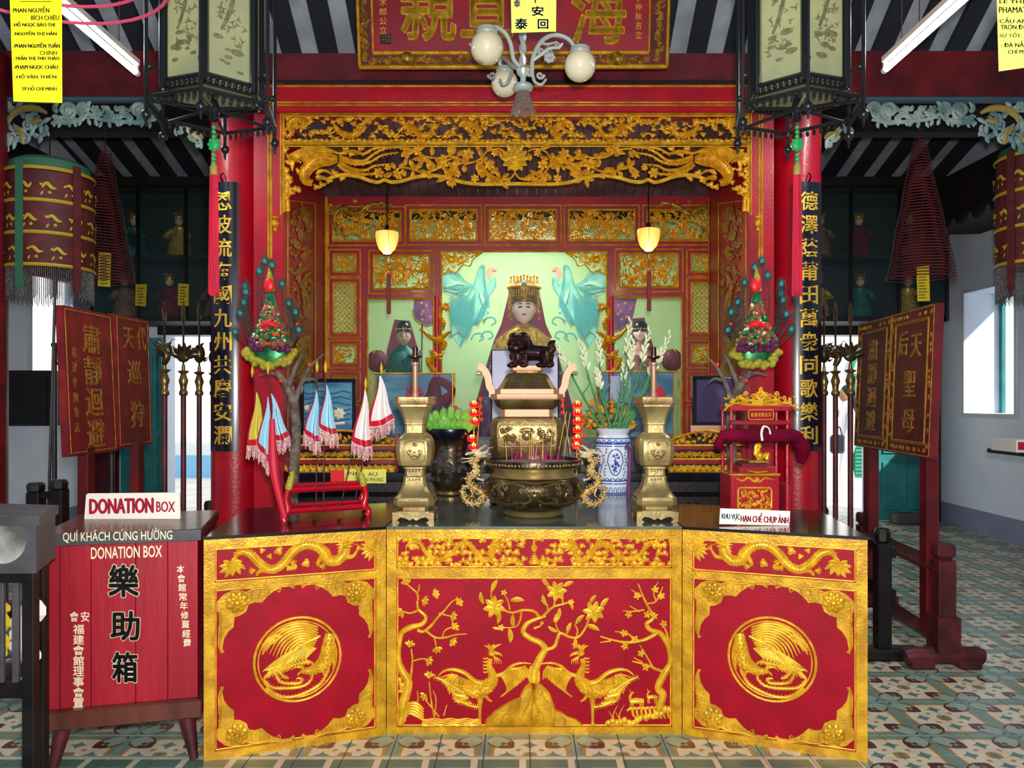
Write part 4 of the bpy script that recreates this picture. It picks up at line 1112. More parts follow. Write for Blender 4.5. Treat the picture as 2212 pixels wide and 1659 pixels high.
# dragon posts in front of the screen
for mr, px0 in ((None, 944), (1132, 1320)):
    m = MB(); a = P(px0, 640, 6.25); b = P(px0, 960, 6.25); m.tube([tuple(b), tuple(a)], .021, 12); obj('dragon_post', m, 'red_lacquer', shrine)
    q = R(Plane.front(6.22), (780,520,.205), 0, mr); q.hs = 1.5
    q.scales([(770,1380),(720,1290),(710,1230)], [30,34,26], size=14)
    q.dragon_head(800, 1220, 0, 62)
    q.scales([(850,1150),(880,1090),(840,1040),(790,1070),(820,1000)], [22,30,36,36,20], size=13)
    for pts in ([(820,1060),(720,1010),(650,940)], [(820,1040),(880,1000),(930,960)]): q.stroke(pts, [26,22,12], .9, 4)
    q.claw(640, 940, 3.6, 34); q.claw(935, 965, -.4, 34)
    q.scales([(850,940),(870,860),(835,790),(840,720),(890,700),(905,740)], [22,26,24,26,26,18], size=12)
    for k in range(9): a = -2.4+k*.45; q.stroke([(890,700),(890+cos(a)*30,700+sin(a)*30),(890+cos(a+.2)*58,700+sin(a+.2)*55)], [9,8,2], .9, 2)
    q.fins([(850,940),(870,860),(835,790),(840,720)], [26,24], -1, 20, 18, 4)
    obj('post_dragon', q.mb, 'gold', shrine)
# backdrop cloth and base
m = MB(); m.box(-2.05, 2.05, 7.62, 7.66, .6, 3.4); m.box(-2.05, -2.0, 6.4, 7.62, .6, 3.4); m.box(2.0, 2.05, 6.4, 7.62, .6, 3.4)
bd = struct('wall_backdrop', m, 'backdrop')
m = MB(); m.box(-1.9, 1.9, 5.75, 7.6, .0, 1.12); struct('floor_niche', m, 'crimson_dark')
# painted birds and clouds, flat on the backdrop
BP = Plane.front(7.62)
for mr in (None, 1132):
    q = R(BP, (780,520,.205), .0, mr)
    q.plate([(1180,470),(1100,430),(1020,340),(940,330),(830,370),(835,460),(900,530),(980,560),(1080,530),(1180,490)], 0, .002)
    q.plate([(1210,390),(1240,300),(1275,262),(1305,280),(1300,340),(1310,480),(1340,600),(1360,700),(1310,740),(1270,760),(1230,830),(1200,870),(1150,900),(1090,960),(1060,1100),(1030,1110),(960,1000),(950,880),(1000,720),(1060,640),(1140,560),(1170,480)], 0, .003)
    q.plate([(1300,380),(1330,470),(1390,460),(1370,420),(1355,375),(1385,365),(1422,420),(1415,480),(1380,540),(1330,600),(1300,560)], 0, .004)
    for k in range(12): q.stroke([(1150-12*k,640+8*k),(1110-11*k,820+6*k),(1090-14*k,960+10*abs(k-5))], [14,16,3], .05, 3, w=22)
    for k in range(15): q.stroke([(1130-20*k,500+(k%2)*6),(1100-21*k,560-4*k),(1075-19*k,600-9*k)], [14,12,2], .05, 2, w=20)
    for k in range(12): q.stroke([(1310,500+20*k),(1345-3*k,590+20*k),(1350-7*k,660+16*k)], [12,12,2], .05, 2, w=20)
    obj('painted_bird', q.mb, 'paint_teal', bd, False, kind='stuff')
    q = R(BP, (780,520,.205), .0, mr)
    for k in range(12): q.stroke([(1190-6*k,540+20*k),(1140-12*k,640+22*k),(1080-8*k,760+20*k)], [3,4,1], .1, 2, w=22)
    for k in range(9): q.stroke([(1250+6*k,520+14*k),(1270+7*k,610+16*k),(1290+9*k,690+6*k)], [8,10,2], .05, 2, w=24)
    for k in range(10): q.stroke([(1100-8*k,470-5*k),(1010-10*k,440+6*k),(900-6*k,400+16*k)], [6,8,2], .05, 2, w=18)
    obj('painted_feather', q.mb, 'paint_pale', bd, False)
    q = R(BP, (780,520,.205), .0, mr)
    for k in range(22): q.stroke([(960+13*k*.9,560+34*sin(k*.5)+26*(k>11)),(945+11*k,700+18*k*.5),(950+8*k,860+9*k)], [3,6,2], .05, 2, w=34)
    for k in range(14): q.stroke([(1320-8*k,600+16*k),(1335-8*k,650+16*k),(1345-9*k,690+16*k)], [5,7,2], .05, 2, w=34)
    for k in range(16): q.stroke([(1150-21*k,480+5*(k%3)),(1120-20*k,520+6*(k%2)-k*2),(1100-19*k,548-k*5)], [4,6,2], .05, 2, w=34)
    q.stroke([(1210,390),(1195,470),(1140,560),(1120,640)], 3, .1, 3, w=24); q.stroke([(1290,275),(1305,380),(1320,520)], 3, .1, 3, w=24)
    q.stroke([(1290,740),(1220,840),(1150,900),(1050,1110)], [14,16,12,8], .05, 3, w=24)
    for cx_, cy_ in ((1360,860),(1330,1010),(1230,1030)): q.stroke([(cx_-70,cy_+20),(cx_-40,cy_-40),(cx_+30,cy_-50),(cx_+60,cy_),(cx_+10,cy_+30)], 8, .05, 3, w=2)
    for o_ in ([(1180,470),(1100,430),(1020,340),(940,330),(830,370)], [(830,465),(900,530),(980,560),(1080,530),(1180,490)], [(1210,390),(1240,300),(1275,262),(1305,280),(1300,340),(1310,480),(1340,600),(1360,700)], [(1300,560),(1330,600),(1380,540),(1415,480),(1422,420),(1400,380)], [(1330,380),(1355,420),(1370,450),(1330,470)], [(1170,480),(1140,560),(1060,640),(1000,720),(950,880),(960,1000),(1030,1110)]): q.stroke(o_, [2,4,4,2], .05, 4, w=32)
    obj('painted_cloud', q.mb, 'paint_teal2', bd, False, kind='stuff')
    q = R(BP, (780,520,.205), .0, mr)
    q.plate([(1300,340),(1340,290),(1380,275),(1400,310),(1395,350),(1370,390),(1340,385)], .002, .006)
    for a in (-1.9,-1.4,-.9,-.4,.1): q.stroke([(1390,310),(1395+22*cos(a),310+22*sin(a)),(1395+44*cos(a),300+44*sin(a))], [8,6,2], .05, 2, w=26)
    q.dome(1350, 325, 7, .2, 8, w=40); obj('painted_head', q.mb, 'paint_pink', bd, False)
shrine_screen = shrine; shrine = front_shrine
# rear beam and purlins
m = MB(); m.px(420, 115, 1800, 172, 5.32, .2); tag(obj('purple_beam', m, 'beam_purple', None, False), 'dull purple-red cross beam above the shrine lintel, behind the hanging signboard', 'beam')
m = MB(); m.px(420, 172, 1800, 181, 5.30, .22); tag(obj('black_moulding', m, 'dark_beam', None, False), 'thin black moulding strip between the purple beam and the red lintel', 'moulding')
m = MB(); m.px(-200, 42, 2400, 74, 6.35, .14, .02); m.px(-200, 60, 2400, 66, 6.34, .02)
tag(obj('roof_purlin', m, 'maroon_wood', None, False), 'brown wooden purlin running under the striped roof, behind the signboard', 'beam')
# dark gable boards that close the side aisles above head height
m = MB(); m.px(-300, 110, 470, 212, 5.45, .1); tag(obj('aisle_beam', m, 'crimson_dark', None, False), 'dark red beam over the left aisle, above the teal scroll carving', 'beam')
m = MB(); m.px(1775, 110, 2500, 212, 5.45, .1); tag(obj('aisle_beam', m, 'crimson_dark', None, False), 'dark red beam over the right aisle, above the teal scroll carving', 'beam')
# ------------------------------------------------------------------ inside the niche
def prof(d, lst): return [(hw*d/F, H+(CY-py)*d/F) for hw, py in lst]
def turned(mb, cx_px, d, lst, n=24, **k):
    mb.lathe(prof(d, lst), ((cx_px-CX)*d/F, d, 0), n, **k)
def loft(mb, d, rows, n=20, deep=.6):
    """rows of (centre px, py, half width px, depth ratio)"""
    vs = []; fs = []
    for cx_, py, hw, dp in rows:
        r = hw*d/F; x = (cx_-CX)*d/F; z = H+(CY-py)*d/F
        for k in range(n):
            a = 2*pi*k/n; vs.append((x+r*cos(a), d+r*dp*sin(a), z))
    for i in range(len(rows)-1):
        for k in range(n): k2 = (k+1) % n; fs.append((i*n+k, i*n+k2, (i+1)*n+k2, (i+1)*n+k))
    fs.append(tuple(reversed(range(n)))); fs.append(tuple((len(rows)-1)*n+k for k in range(n)))
    mb.add(vs, fs)
def head(root, cx_, cy_, hw, hh, d, skin='skin', yaw=0.0, beard=False):
    s = d/F; c = Vector(P(cx_, cy_, d)); a = hw*s; b = hh*s; n = 28; mrows = 20
    vs = []; fs = []
    for i in range(mrows+1):
        t = pi*i/mrows
        for k in range(n):
            th = 2*pi*k/n; x = sin(t)*cos(th); y = sin(t)*sin(th); z = cos(t)
            taper = 1-.22*max(0, -z)**1.2
            X = x*a*taper; Y = y*a*1.05; Z = z*b
            if y < 0:
                g = lambda cx0, cz0, sx, sz: math.exp(-((x-cx0)/sx)**2-((z-cz0)/sz)**2)
                Y -= a*(.24*g(0,-.12,.13,.16)+.12*g(0,.12,.09,.25)+.09*g(0,-.46,.24,.08)+.07*g(0,-.75,.2,.14)+.06*g(.5,-.2,.25,.2)+.06*g(-.5,-.2,.25,.2)-.07*g(.36,.08,.17,.11)-.07*g(-.36,.08,.17,.11)-.04*g(0,-.35,.3,.05))
            xr = X*cos(yaw)-Y*sin(yaw); yr = X*sin(yaw)+Y*cos(yaw)
            vs.append((c.x+xr, c.y+yr, c.z+Z))
    for i in range(mrows):
        for k in range(n): k2 = (k+1) % n; fs.append((i*n+k, (i+1)*n+k, (i+1)*n+k2, i*n+k2))
    m = MB(); m.add(vs, fs)
    for sx in (-1, 1):
        e = Vector((sx*a*.98, a*.1, -.02*b)); e = Vector((e.x*cos(yaw)-e.y*sin(yaw), e.x*sin(yaw)+e.y*cos(yaw), e.z))
        m.ball(tuple(c+e), a*.2, 8, 6, .4, .6, 1.5)
    hd = obj('head', m, skin, root, ang=80)
    def on(x, z, out=1.02):
        t = max(0.0, 1-(x*x)-(z*z)); y = -sqrt(t)*1.05*out
        X = x*a*(1-.22*max(0,-z)**1.2); Y = y*a; Z = z*b
        return Vector((c.x+X*cos(yaw)-Y*sin(yaw), c.y+X*sin(yaw)+Y*cos(yaw), c.z+Z))
    m = MB()
    for sx in (-1, 1):
        m.tube([on(sx*(.17+.09*i), .06+.035*sin(i*.8)-.01*i*(1 if sx < 0 else 1), .99) for i in range(5)], [a*.03,a*.065,a*.075,a*.065,a*.02], 6)
    obj('eye', m, 'hair_black', hd)
    m = MB()
    for sx in (-1, 1): m.tube([on(sx*(.14+.1*i), .24+.06*sin(i*.8), .99) for i in range(5)], [a*.03,a*.05,a*.05,a*.04,a*.015], 5)
    obj('eyebrow', m, 'hair_black', hd)
    m = MB(); m.tube([on(-.2,-.45,1.06), on(-.08,-.43,1.12), on(0,-.445,1.13), on(.08,-.43,1.12), on(.2,-.45,1.06)], [a*.02,a*.075,a*.07,a*.075,a*.02], 6); obj('mouth', m, 'lip', hd)
    return hd
def hand(root, p, s, dirx=1, m='skin'):
    mb = MB(); p = Vector(p); mb.ball(tuple(p), s*.5, 10, 7, 1, .5, .8)
    for k, L in enumerate((.7, .85, .9, .8)):
        b = p+Vector((dirx*s*.35, 0, s*(.3-.2*k)))
        mb.tube([tuple(b), tuple(b+Vector((dirx*s*L*.5, -s*.2, 0))), tuple(b+Vector((dirx*s*L*.45, -s*.5, -s*.02)))], [s*.13, s*.12, s*.09], 6)
    mb.tube([tuple(p+Vector((0,0,s*.3))), tuple(p+Vector((dirx*s*.2,-s*.2,s*.6)))], [s*.15, s*.1], 6)
    return obj('hand', mb, m, root)

gd = thing('goddess_statue', 'large seated goddess with gold beaded crown and plum veil, middle of the niche', 'statue', P(1130, 963, 7.0))
D = 7.0
m = MB(); loft(m, D+.06, [(1131,963,118,.5),(1131,900,112,.5),(1131,830,92,.5),(1131,780,78,.5),(1131,735,64,.45),(1131,700,48,.45),(1132,650,37,.5),(1132,620,30,.5),(1132,606,14,.5)]); obj('veil', m, 'veil', gd)
m = MB(); loft(m, D-.10, [(1130,963,96,.6),(1130,900,92,.6),(1130,850,84,.6),(1130,800,74,.6),(1131,760,66,.55),(1131,730,52,.5),(1132,712,30,.5),(1132,700,15,.8),(1132,690,13,.9)]); obj('robe', m, 'robe_purple', gd)
head(gd, 1132, 668, 25, 32, D-.17)
m = MB(); loft(m, D-.125, [(1131,755,69,.6),(1131,735,60,.6),(1132,712,32,.62),(1132,700,17,.9)]); obj('shoulder_cape', m, 'robe_gold', gd)
q = R(Plane.front(D-.42), (0,0,1)); r2 = random.Random(2)
for k in range(70):
    x = 1131+r2.uniform(-62,62); y = 705+abs(x-1131)*.35+r2.uniform(0,40); q.leaf(x, y, 1.57+r2.uniform(-.4,.4), 10, 3.5, .8)
for s_ in (-1,1):
    for k in range(8): q.stroke([(1131+s_*(56+2*k),740+6*k),(1131+s_*(50+2*k),752+6*k)], 1.6, 1, 1)
obj('embroidery', q.mb, 'robe_gold', gd, kind='stuff')
q = R(Plane.front(D-.45), (0,0,1))
for k in range(90):
    x = 1131+r2.uniform(-80,80); y = 780+r2.uniform(0,180); q.flower(x, y, r2.uniform(3,7), 5, k, .4)
obj('robe_flowers', q.mb, 'robe_blue', gd, kind='stuff')
m = MB(); m.lathe(prof(D-.17, [(27,655),(30,645),(33,630),(34,622),(31,620),(20,614),(0,610)]), P(1132,0,D-.17)*Vector((1,1,0)) if False else ((1132-CX)*(D-.17)/F, D-.17, 0), 24); cr = obj('crown', m, 'gold_dark', gd)
m = MB()
for k in range(9):
    x = 1104+7*k; p = P(x, 612-4*(k in (4,))-2*(k % 2), D-.17-.13*sqrt(max(0,1-((k-4)/4.6)**2))); m.tube([tuple(p), tuple(p+Vector((0,0,.045)))], [.012,.006], 6); m.ball(tuple(p+Vector((0,0,.055))), .012, 7, 5)
for k in range(15):
    a = -pi*k/14; p = Vector(((1132-CX)*(D-.17)/F+.138*cos(a), D-.17+.138*sin(a), H+(CY-622)*(D-.17)/F)); m.ball(tuple(p), .013, 7, 5)
obj('crown_finials', m, 'gold_bright', cr, kind='stuff')
m = MB()
for k in range(17):
    a = -pi*(.06+.88*k/16); 
    for j in range(9 if k in (0,1,2,14,15,16) else 4):
        m.ball(((1132-CX)*(D-.17)/F+.135*cos(a), D-.17+.135*sin(a), H+(CY-630-4.0*j)*(D-.17)/F), .0065, 6, 4)
obj('bead_curtain', m, 'robe_gold', cr, kind='stuff')
m = MB(); m.ball(tuple(P(1132, 612, D-.31)), .024, 12, 8, 1, .5, 1); obj('blue_jewel', m, 'robe_blue', cr)
for s_ in (-1,1):
    m = MB()
    for j in range(8): m.ball(tuple(P(1132+s_*30+2*sin(j*2), 655+5*j, D-.17)), .016-.0006*j, 7, 5)
    obj('side_ornament', m, 'robe_gold', cr)
    hand(gd, P(1131+s_*16, 790, D-.45), .07, -s_)
# attendants
for (nm, lb, cx_, fc, sk, rb, hx, yaw, hat) in (('attendant_statue','old male attendant statue in green robe with black hat, left opening of the niche',868,(872,728),'skin_dark','robe_teal',895,.15,'black_lacquer'),
                                             ('attendant_statue','young attendant statue in rose robe with black cap, right opening of the niche',1388,(1383,718),'skin','robe_rose',1365,-.2,'black_lacquer')):
    D2 = 7.0
    a = thing(nm, lb, 'statue', P(cx_, 963, D2))
    left = cx_ < 1100
    m = MB(); m.T = None
    vs = [P(x, y, D2+.12) for x, y in ([(835,760),(852,690),(885,693),(905,765),(915,963),(830,963)] if left else [(1362,760),(1368,688),(1392,686),(1415,760),(1425,963),(1355,963)])]
    n = len(vs); m.add([tuple(v) for v in vs]+[(v.x, v.y+.04, v.z) for v in vs], [tuple(range(n)), tuple(reversed(range(n,2*n)))]+[(i, n+i, n+(i+1) % n, (i+1) % n) for i in range(n)])
    obj('veil', m, 'veil', a, False)
    m = MB(); loft(m, D2, [(cx_,963,46,.6),(cx_,880,42,.6),(cx_-1,810,36,.6),(cx_,775,33,.6),(fc[0],757,24,.55),(fc[0],748,10,.9),(fc[0],738,9,.9)]); obj('robe', m, rb, a)
    q = R(Plane.front(D2-.14), (0,0,1)); r2 = random.Random(cx_)
    for k in range(26): q.flower(cx_+r2.uniform(-26,26), 775+r2.uniform(0,100), r2.uniform(2.5,5), 5, k, .4)
    obj('embroidery', q.mb, 'robe_gold', a, kind='stuff')
    hd = head(a, fc[0], fc[1], 15, 20, D2-.05, sk, yaw)
    m = MB(); turned(m, fc[0], D2-.05, [(16.5,717),(17,708),(15,700),(9,694),(0,692)]); ht = obj('hat', m, hat, a)
    q = MB()
    for k in range(7):
        aa = -pi*(.15+.7*k/6); q.ball(((fc[0]-CX)*(D2-.05)/F+.07*cos(aa), D2-.05+.07*sin(aa), H+(CY-712)*(D2-.05)/F), .010, 7, 5)
    obj('hat_beads', q, 'robe_gold', ht, kind='stuff')
    s_ = 1 if left else -1
    m = MB(); m.tube([tuple(P(cx_-s_*4,780,D2-.12)), tuple(P(cx_+s_*14,800,D2-.22)), tuple(P(hx,768,D2-.26))], [.11,.10,.05], 10, sub=3); obj('sleeve', m, rb, a)
    hand(a, P(hx+s_*6, 762, D2-.28), .06, s_, sk)
    if left:
        m = MB(); m.tube([tuple(P(912,700,D2-.3)), tuple(P(908,960,D2-.3))], .006, 6); obj('rod', m, 'bronze_dark', a)
# banners
for lb, pts, dd in (('plum banner with yellow fringe hanging left of the goddess', [(895,648),(945,648),(945,695),(922,704),(898,690),(893,670)], 7.2), ('plum banner with yellow fringe hanging right of the goddess', [(1322,642),(1376,642),(1366,690),(1340,712),(1324,716)], 7.2)):
    t = thing('silk_banner', lb, 'banner', P(sum(p[0] for p in pts)/len(pts), pts[-1][1], dd))
    q = R(Plane.front(dd)); q.plate(pts, 0, .012); obj('cloth', q.mb, 'robe_purple', t, False)
    q = R(Plane.front(dd), (0,0,1), .004); q.stroke(pts[2:], 3.2, .5, 2); obj('fringe', q.mb, 'paper_tag', t)
    q = R(Plane.front(dd), (0,0,1), .012)
    for k in range(7): q.flower(pts[0][0]+10+rnd.uniform(0,32), 655+k*6, 4, 5, k, .3)
    obj('embroidery', q.mb, 'robe_rose', t, kind='stuff')
# painted round lanterns on the floor of the niche
for lb, cx_, cy_ in (('dark red gourd lantern at the left edge of the niche', 815, 780), ('dark red gourd lantern at the right edge of the niche', 1452, 778)):
    t = thing('gourd_lantern', lb, 'lantern', P(cx_, 973, 6.55))
    m = MB(); m.ball(tuple(P(cx_, cy_, 6.55)), 23*6.55/F, 20, 12, 1, 1, 1.05); obj('lantern_body', m, 'veil', t)
    m = MB(); turned(m, cx_, 6.55, [(7,973),(7,968),(2.5,960),(2.5,805),(8,802)], 12); obj('stand', m, 'bronze_dark', t)
    m = MB()
    for k in range(10):
        a = 2*pi*k/10; m.tube([(P(cx_,cy_,6.55).x+cos(a)*sin(t_)*.0895, 6.55+sin(a)*sin(t_)*.0895, P(cx_,cy_,6.55).z+cos(t_)*.094) for t_ in [pi*j/8 for j in range(1,8)]], .002, 4)
    obj('rib', m, 'gold_dark', t, kind='stuff')
# white framed notice standing before the goddess
t = thing('white_mirror', 'pale rectangular mirror standing behind the lion lid of the censer', 'mirror', P(1132, 974, 6.3))
m = MB(); m.px(1062, 756, 1206, 974, 6.3, .02, .004); obj('mirror_glass', m, 'mirror_white', t, False)
q = R(Plane.front(6.3)); rectbead(q, 1062, 756, 1206, 972, 1.3); obj('mirror_frame', q.mb, 'bronze_dark', t)
# glass cases
for lb, x0, x1, y0 in (('glass offering case with gilt edges in the left opening of the niche', 802, 978, 806), ('glass offering case with gilt edges in the right opening of the niche', 1296, 1466, 802)):
    d0 = 6.05; t = thing('glass_case', lb, 'glass case', P((x0+x1)/2, 977, d0+.12))
    m = MB()
    a = P(x0, y0, d0); b = P(x1, 977, d0)
    for xx in (a.x, b.x):
        for yy in (d0, d0+.2): m.tube([(xx,yy,b.z),(xx,yy,a.z)], .006, 6)
    for yy in (d0, d0+.2): m.tube([(a.x,yy,a.z),(b.x,yy,a.z)], .005, 6); m.tube([(a.x,yy,b.z+.006),(b.x,yy,b.z+.006)], .006, 6)
    for xx in (a.x, b.x): m.tube([(xx,d0,a.z),(xx,d0+.2,a.z)], .005, 6)
    obj('case_frame', m, 'gold_frame', t)
    m = MB(); m.box(a.x, b.x, d0-.001, d0+.001, b.z, a.z); obj('glass_pane', m, 'pane', t, False)
    m = MB(); m.box(a.x, b.x, d0+.2, d0+.204, b.z, a.z); obj('back_pane', m, 'sea_paint', t, False, label='hazy blue back of the case')
for cx_, cy_, r_, mt_, lb in ((895, 846, 16, 'dragonfruit', 'pink knitted offering ball in the left glass case'), (1420, 850, 13, 'petal_red', 'red paper flower in the right glass case')):
    q = MB(); c_ = P(cx_, cy_, 6.15); c0 = (c_.x, c_.y, c_.z)
    t = thing('offering_flower', lb, 'flower', P(cx_, 976, 6.15))
    for k in range(14):
        a = k*2.4; rr = r_*.0036*sqrt(k/14); q.ball((c0[0]+rr*cos(a)*1.0, c0[1]-.01, c0[2]+rr*sin(a)), .02, 8, 6)
    obj('bloom', q, mt_, t)
    m = MB(); turned(m, cx_, 6.15, [(8,976),(8,972),(2,966),(2,cy_+6)], 10); obj('holder', m, 'bronze_dark', t)
m = MB(); c_ = P(950, 850, 6.16)
m.tube([tuple(P(925,870,6.16)), tuple(P(938,850,6.16)), tuple(P(940,822,6.16)), tuple(P(968,832,6.16)), tuple(P(975,850,6.16)), tuple(P(955,872,6.16))], [.05,.06,.035,.035,.03,.06], 10, sub=3)
m.tube([tuple(P(945,976,6.16)), tuple(P(945,865,6.16))], [.06,.03], 10)
tag(obj('red_silk_bow', m, 'velvet'), 'dark red folded silk bow inside the left glass case', 'ribbon')
m = MB(); m.px(1318, 812, 1362, 870, 6.2, .006); m.px(1334,868,1346,976,6.2,.006)
tag(obj('postcard', m, 'mirror_white', None, False), 'small blue and white card leaning in the right glass case', 'card')
# glass across the three openings
for (x0,x1,lb) in ((793,938,'left glass pane'),(952,1312,'middle glass pane'),(1324,1474,'right glass pane')):
    m = MB(); m.px(x0-3, 640 if x0 != 952 else 540, x1+3, 962, 6.37, .004); obj('glass_pane', m, 'pane', shrine_screen, False)
# pendant lamps and red cloth ribbons
for lb, cx_, cy_ in (('lit amber glass pendant lamp on a black cord, left half of the niche', 836, 522), ('lit amber glass pendant lamp on a black cord, right half of the niche', 1401, 516)):
    d0 = 5.6; t = thing('pendant_lamp', lb, 'lamp', P(cx_, cy_-24, d0))
    m = MB(); turned(m, cx_, d0, [(10,cy_+24),(18,cy_+16),(23,cy_+2),(25,cy_-14),(24,cy_-20),(16,cy_-22),(4,cy_-24)], 24); obj('glass_shade', m, 'lamp_glow', t)
    m = MB(); turned(m, cx_, d0, [(4,cy_-23),(6,cy_-26),(4,cy_-34),(1.5,cy_-37)], 12); obj('lamp_holder', m, 'black_lacquer', t)
    m = MB(); z0 = P(cx_, cy_-36, d0); m.tube([tuple(z0), (z0.x, z0.y, 3.38)], .004, 6); obj('cord', m, 'black_lacquer', t)
    m = MB(); turned(m, cx_, d0, [(6,cy_+23),(9,cy_+25.5),(4,cy_+27)], 12); obj('lamp_bulb', m, 'lamp_core', t)
    light('pendant_light', 'POINT', tuple(P(cx_, cy_+36, d0-.1)), 3, (1,.8,.5), .05)
for lb, cx_, y0, y1 in (('dark red ribbon tassel hanging below the left pendant lamp', 839, 590, 678), ('dark red ribbon tassel hanging below the right pendant lamp', 1402, 584, 672)):
    d0 = 5.5; t = thing('ribbon_tassel', lb, 'tassel', P(cx_, y0, d0))
    m = MB(); m.px(cx_-4, y0+6, cx_+5, y1, d0, .012, .003); obj('ribbon', m, 'deep_red', t)
    m = MB(); turned(m, cx_+.5, d0+.006, [(1,y0-4),(4.5,y0),(4.5,y0+7)][::-1], 10); obj('tassel_cap', m, 'deep_red', t)
    m = MB(); a = P(cx_, y0-3, d0+.006); m.tube([tuple(a), (a.x, a.y, 3.40)], .0015, 4); obj('thread', m, 'black_lacquer', t)
light('niche_tube', 'AREA', (0, 6.75, 3.17), 42, (.93,1,.9), 1.0, (0,0,0), shape='RECTANGLE', size_y=.2)
t = thing('niche_strip_light', 'white tube light above the goddess behind the top of the screen', 'lamp', (0, 6.75, 3.27))
m = MB(); m.tube([(-.6,6.75,3.215),(.6,6.75,3.215)], .018, 10); obj('tube', m, 'tube_light', t)
m = MB(); m.box(-.65,.65,6.72,6.78,3.235,3.27); obj('batten', m, 'white_board', t, False)
# ------------------------------------------------------------------ back altar and what stands on it
ba = thing('back_altar', 'tiered black table with gilt carved rails between the front altar and the niche', 'altar', (0, 5.5, 0))
m = MB(); m.box(-1.5, 1.5, 5.30, 5.72, 0, 1.26); obj('carcass', m, 'black_wood', ba, False)
m = MB(); m.box(-1.48, 1.48, 5.09, 5.30, 1.0, 1.06, .006); obj('black_ledge', m, 'black_lacquer', ba, False)
m = MB(); m.box(-1.46, 1.46, 5.13, 5.30, .0, 1.0); obj('black_front', m, 'black_wood', ba, False)
m = MB(); m.box(-1.46, 1.46, 5.115, 5.13, .90, .93, .004); obj('black_moulding', m, 'black_lacquer', ba, False)
BPl = Plane.front(5.13); q = R(BPl)
for k in range(90): q.spiral(620+k*11, 1093+4*sin(k), 6, 1.2, k, 1, 1.6)
obj('black_carving', q.mb, 'black_lacquer', ba, kind='stuff')
for (xa, xb) in ((614, 862), (1442, 1612)):
    for y0, y1 in ((962,972),(992,1003)):
        m = MB(); m.px(xa, y0, xb, y1, 5.26, .04, .003); obj('red_rail', m, 'red_paint', ba, False)
        q = R(Plane.front(5.26)); q.stroke([(xa,y0),(xb,y0)], 2.2, .9, 1); obj('gold_bead', q.mb, 'gold_bright', ba)
    q = R(Plane.front(5.27)); r2 = random.Random(xa)
    n = int((xb-xa)/7)
    for k in range(n): q.spiral(xa+5+k*7, 982+r2.uniform(-3,3), 5.5, 1.2, k*2.1, 1 if k % 2 else -1, 1.7); q.leaf(xa+5+k*7, 982, r2.uniform(0,6.3), 8, 4)
    obj('gilt_band', q.mb, 'gold', ba, kind='stuff')
    q = R(Plane.front(5.24))
    for k in range(int((xb-xa)/14)):
        x = xa+k*14; q.stroke([(x,1004),(x+5,1016),(x+12,1014),(x+17,1006)], [3,3.4,3,2], .9, 3); q.spiral(x+8, 1010, 4.5, 1.1, k, 1, 1.4)
    obj('gilt_scrolls', q.mb, 'gold_bright', ba, kind='stuff')
    q = R(Plane.front(5.28)); c_ = (xa+xb)/2
    for k in range(int((xb-xa)/6)):
        x = xa+3+k*6; top = 936+10*abs((x-c_)/(xb-xa)*2)**1.5*1.6; y = r2.uniform(top+4, 958)
        q.cloud(x, y, r2.uniform(5,8), r2.uniform(0,6), k) if k % 2 else q.leaf(x, y, r2.uniform(-2.6,-.5), 14, 6, .7)
    q.stroke([(xa,952),(xa+(c_-xa)*.5,938),(c_,930),(xb-(xb-c_)*.5,938),(xb,952)], 2.6, .9, 4)
    obj('gilt_crest', q.mb, 'gold', ba, kind='stuff')
    for x in (xa+2, xb-8):
        m = MB(); m.px(x-2, 938, x+8, 1020, 5.255, .05, .003); obj('rail_post', m, 'red_paint', ba, False)
# framed pictures
t = thing('framed_seascape', 'black framed seascape picture with pale blossom behind the blue flags', 'picture', P(708, 940, 5.6))
m = MB()
for a in ((648,818,768,826),(648,930,768,938),(648,826,656,930),(760,826,768,930)): m.px(*a, 5.55, .03, .004)
obj('frame', m, 'black_lacquer', t, False, kind='stuff')
m = MB(); m.px(655, 825, 761, 931, 5.565, .01); obj('picture_sheet', m, 'sea_paint', t, False)
q = R(Plane.front(5.565))
for k in range(6): q.stroke([(657+10*j, 848+12*k+3*sin(j*1.3+k)) for j in range(11)], 1.2, .3, 2)
obj('painted_waves', q.mb, 'ink_blue', t, kind='stuff')
q = R(Plane.front(5.565)); q.flower(733, 893, 13, 7, 0, .2, lay=2); q.stroke([(720,915),(745,913)], 3, .3, 1); q.dome(662, 880, 6, .3); obj('painted_blossom', q.mb, 'cream_text', t)
m = MB(); m.px(648, 936, 768, 941, 5.56, .1); obj('foot', m, 'black_lacquer', t, False)
t = thing('framed_purple_glass', 'dark framed picture of plain purple glass behind the sedan shrine', 'picture', P(1556, 935, 5.6))
m = MB()
for a in ((1497,812,1616,820),(1497,912,1616,920),(1497,820,1505,912),(1608,820,1616,912)): m.px(*a, 5.55, .03, .004)
obj('frame', m, 'navy_black', t, False, kind='stuff')
m = MB(); m.px(1504, 819, 1609, 913, 5.565, .01); obj('picture_sheet', m, 'purple_glass', t, False)
m = MB(); m.px(1500, 918, 1614, 941, 5.6, .05); obj('foot', m, 'black_wood', t, False)
m = MB(); m.px(1492, 919, 1590, 936, 5.53, .008); tag(obj('beige_card', m, 'paint_pink', None, False), 'long beige card propped below the purple glass picture', 'card')
t = thing('yellow_note', 'yellow handwritten note standing on the black ledge behind the flag rack', 'note', P(790, 1042, 5.12))
m = MB(); m.px(744, 1014, 834, 1044, 5.082, .004); obj('paper', m, 'paper_pale', t, False)
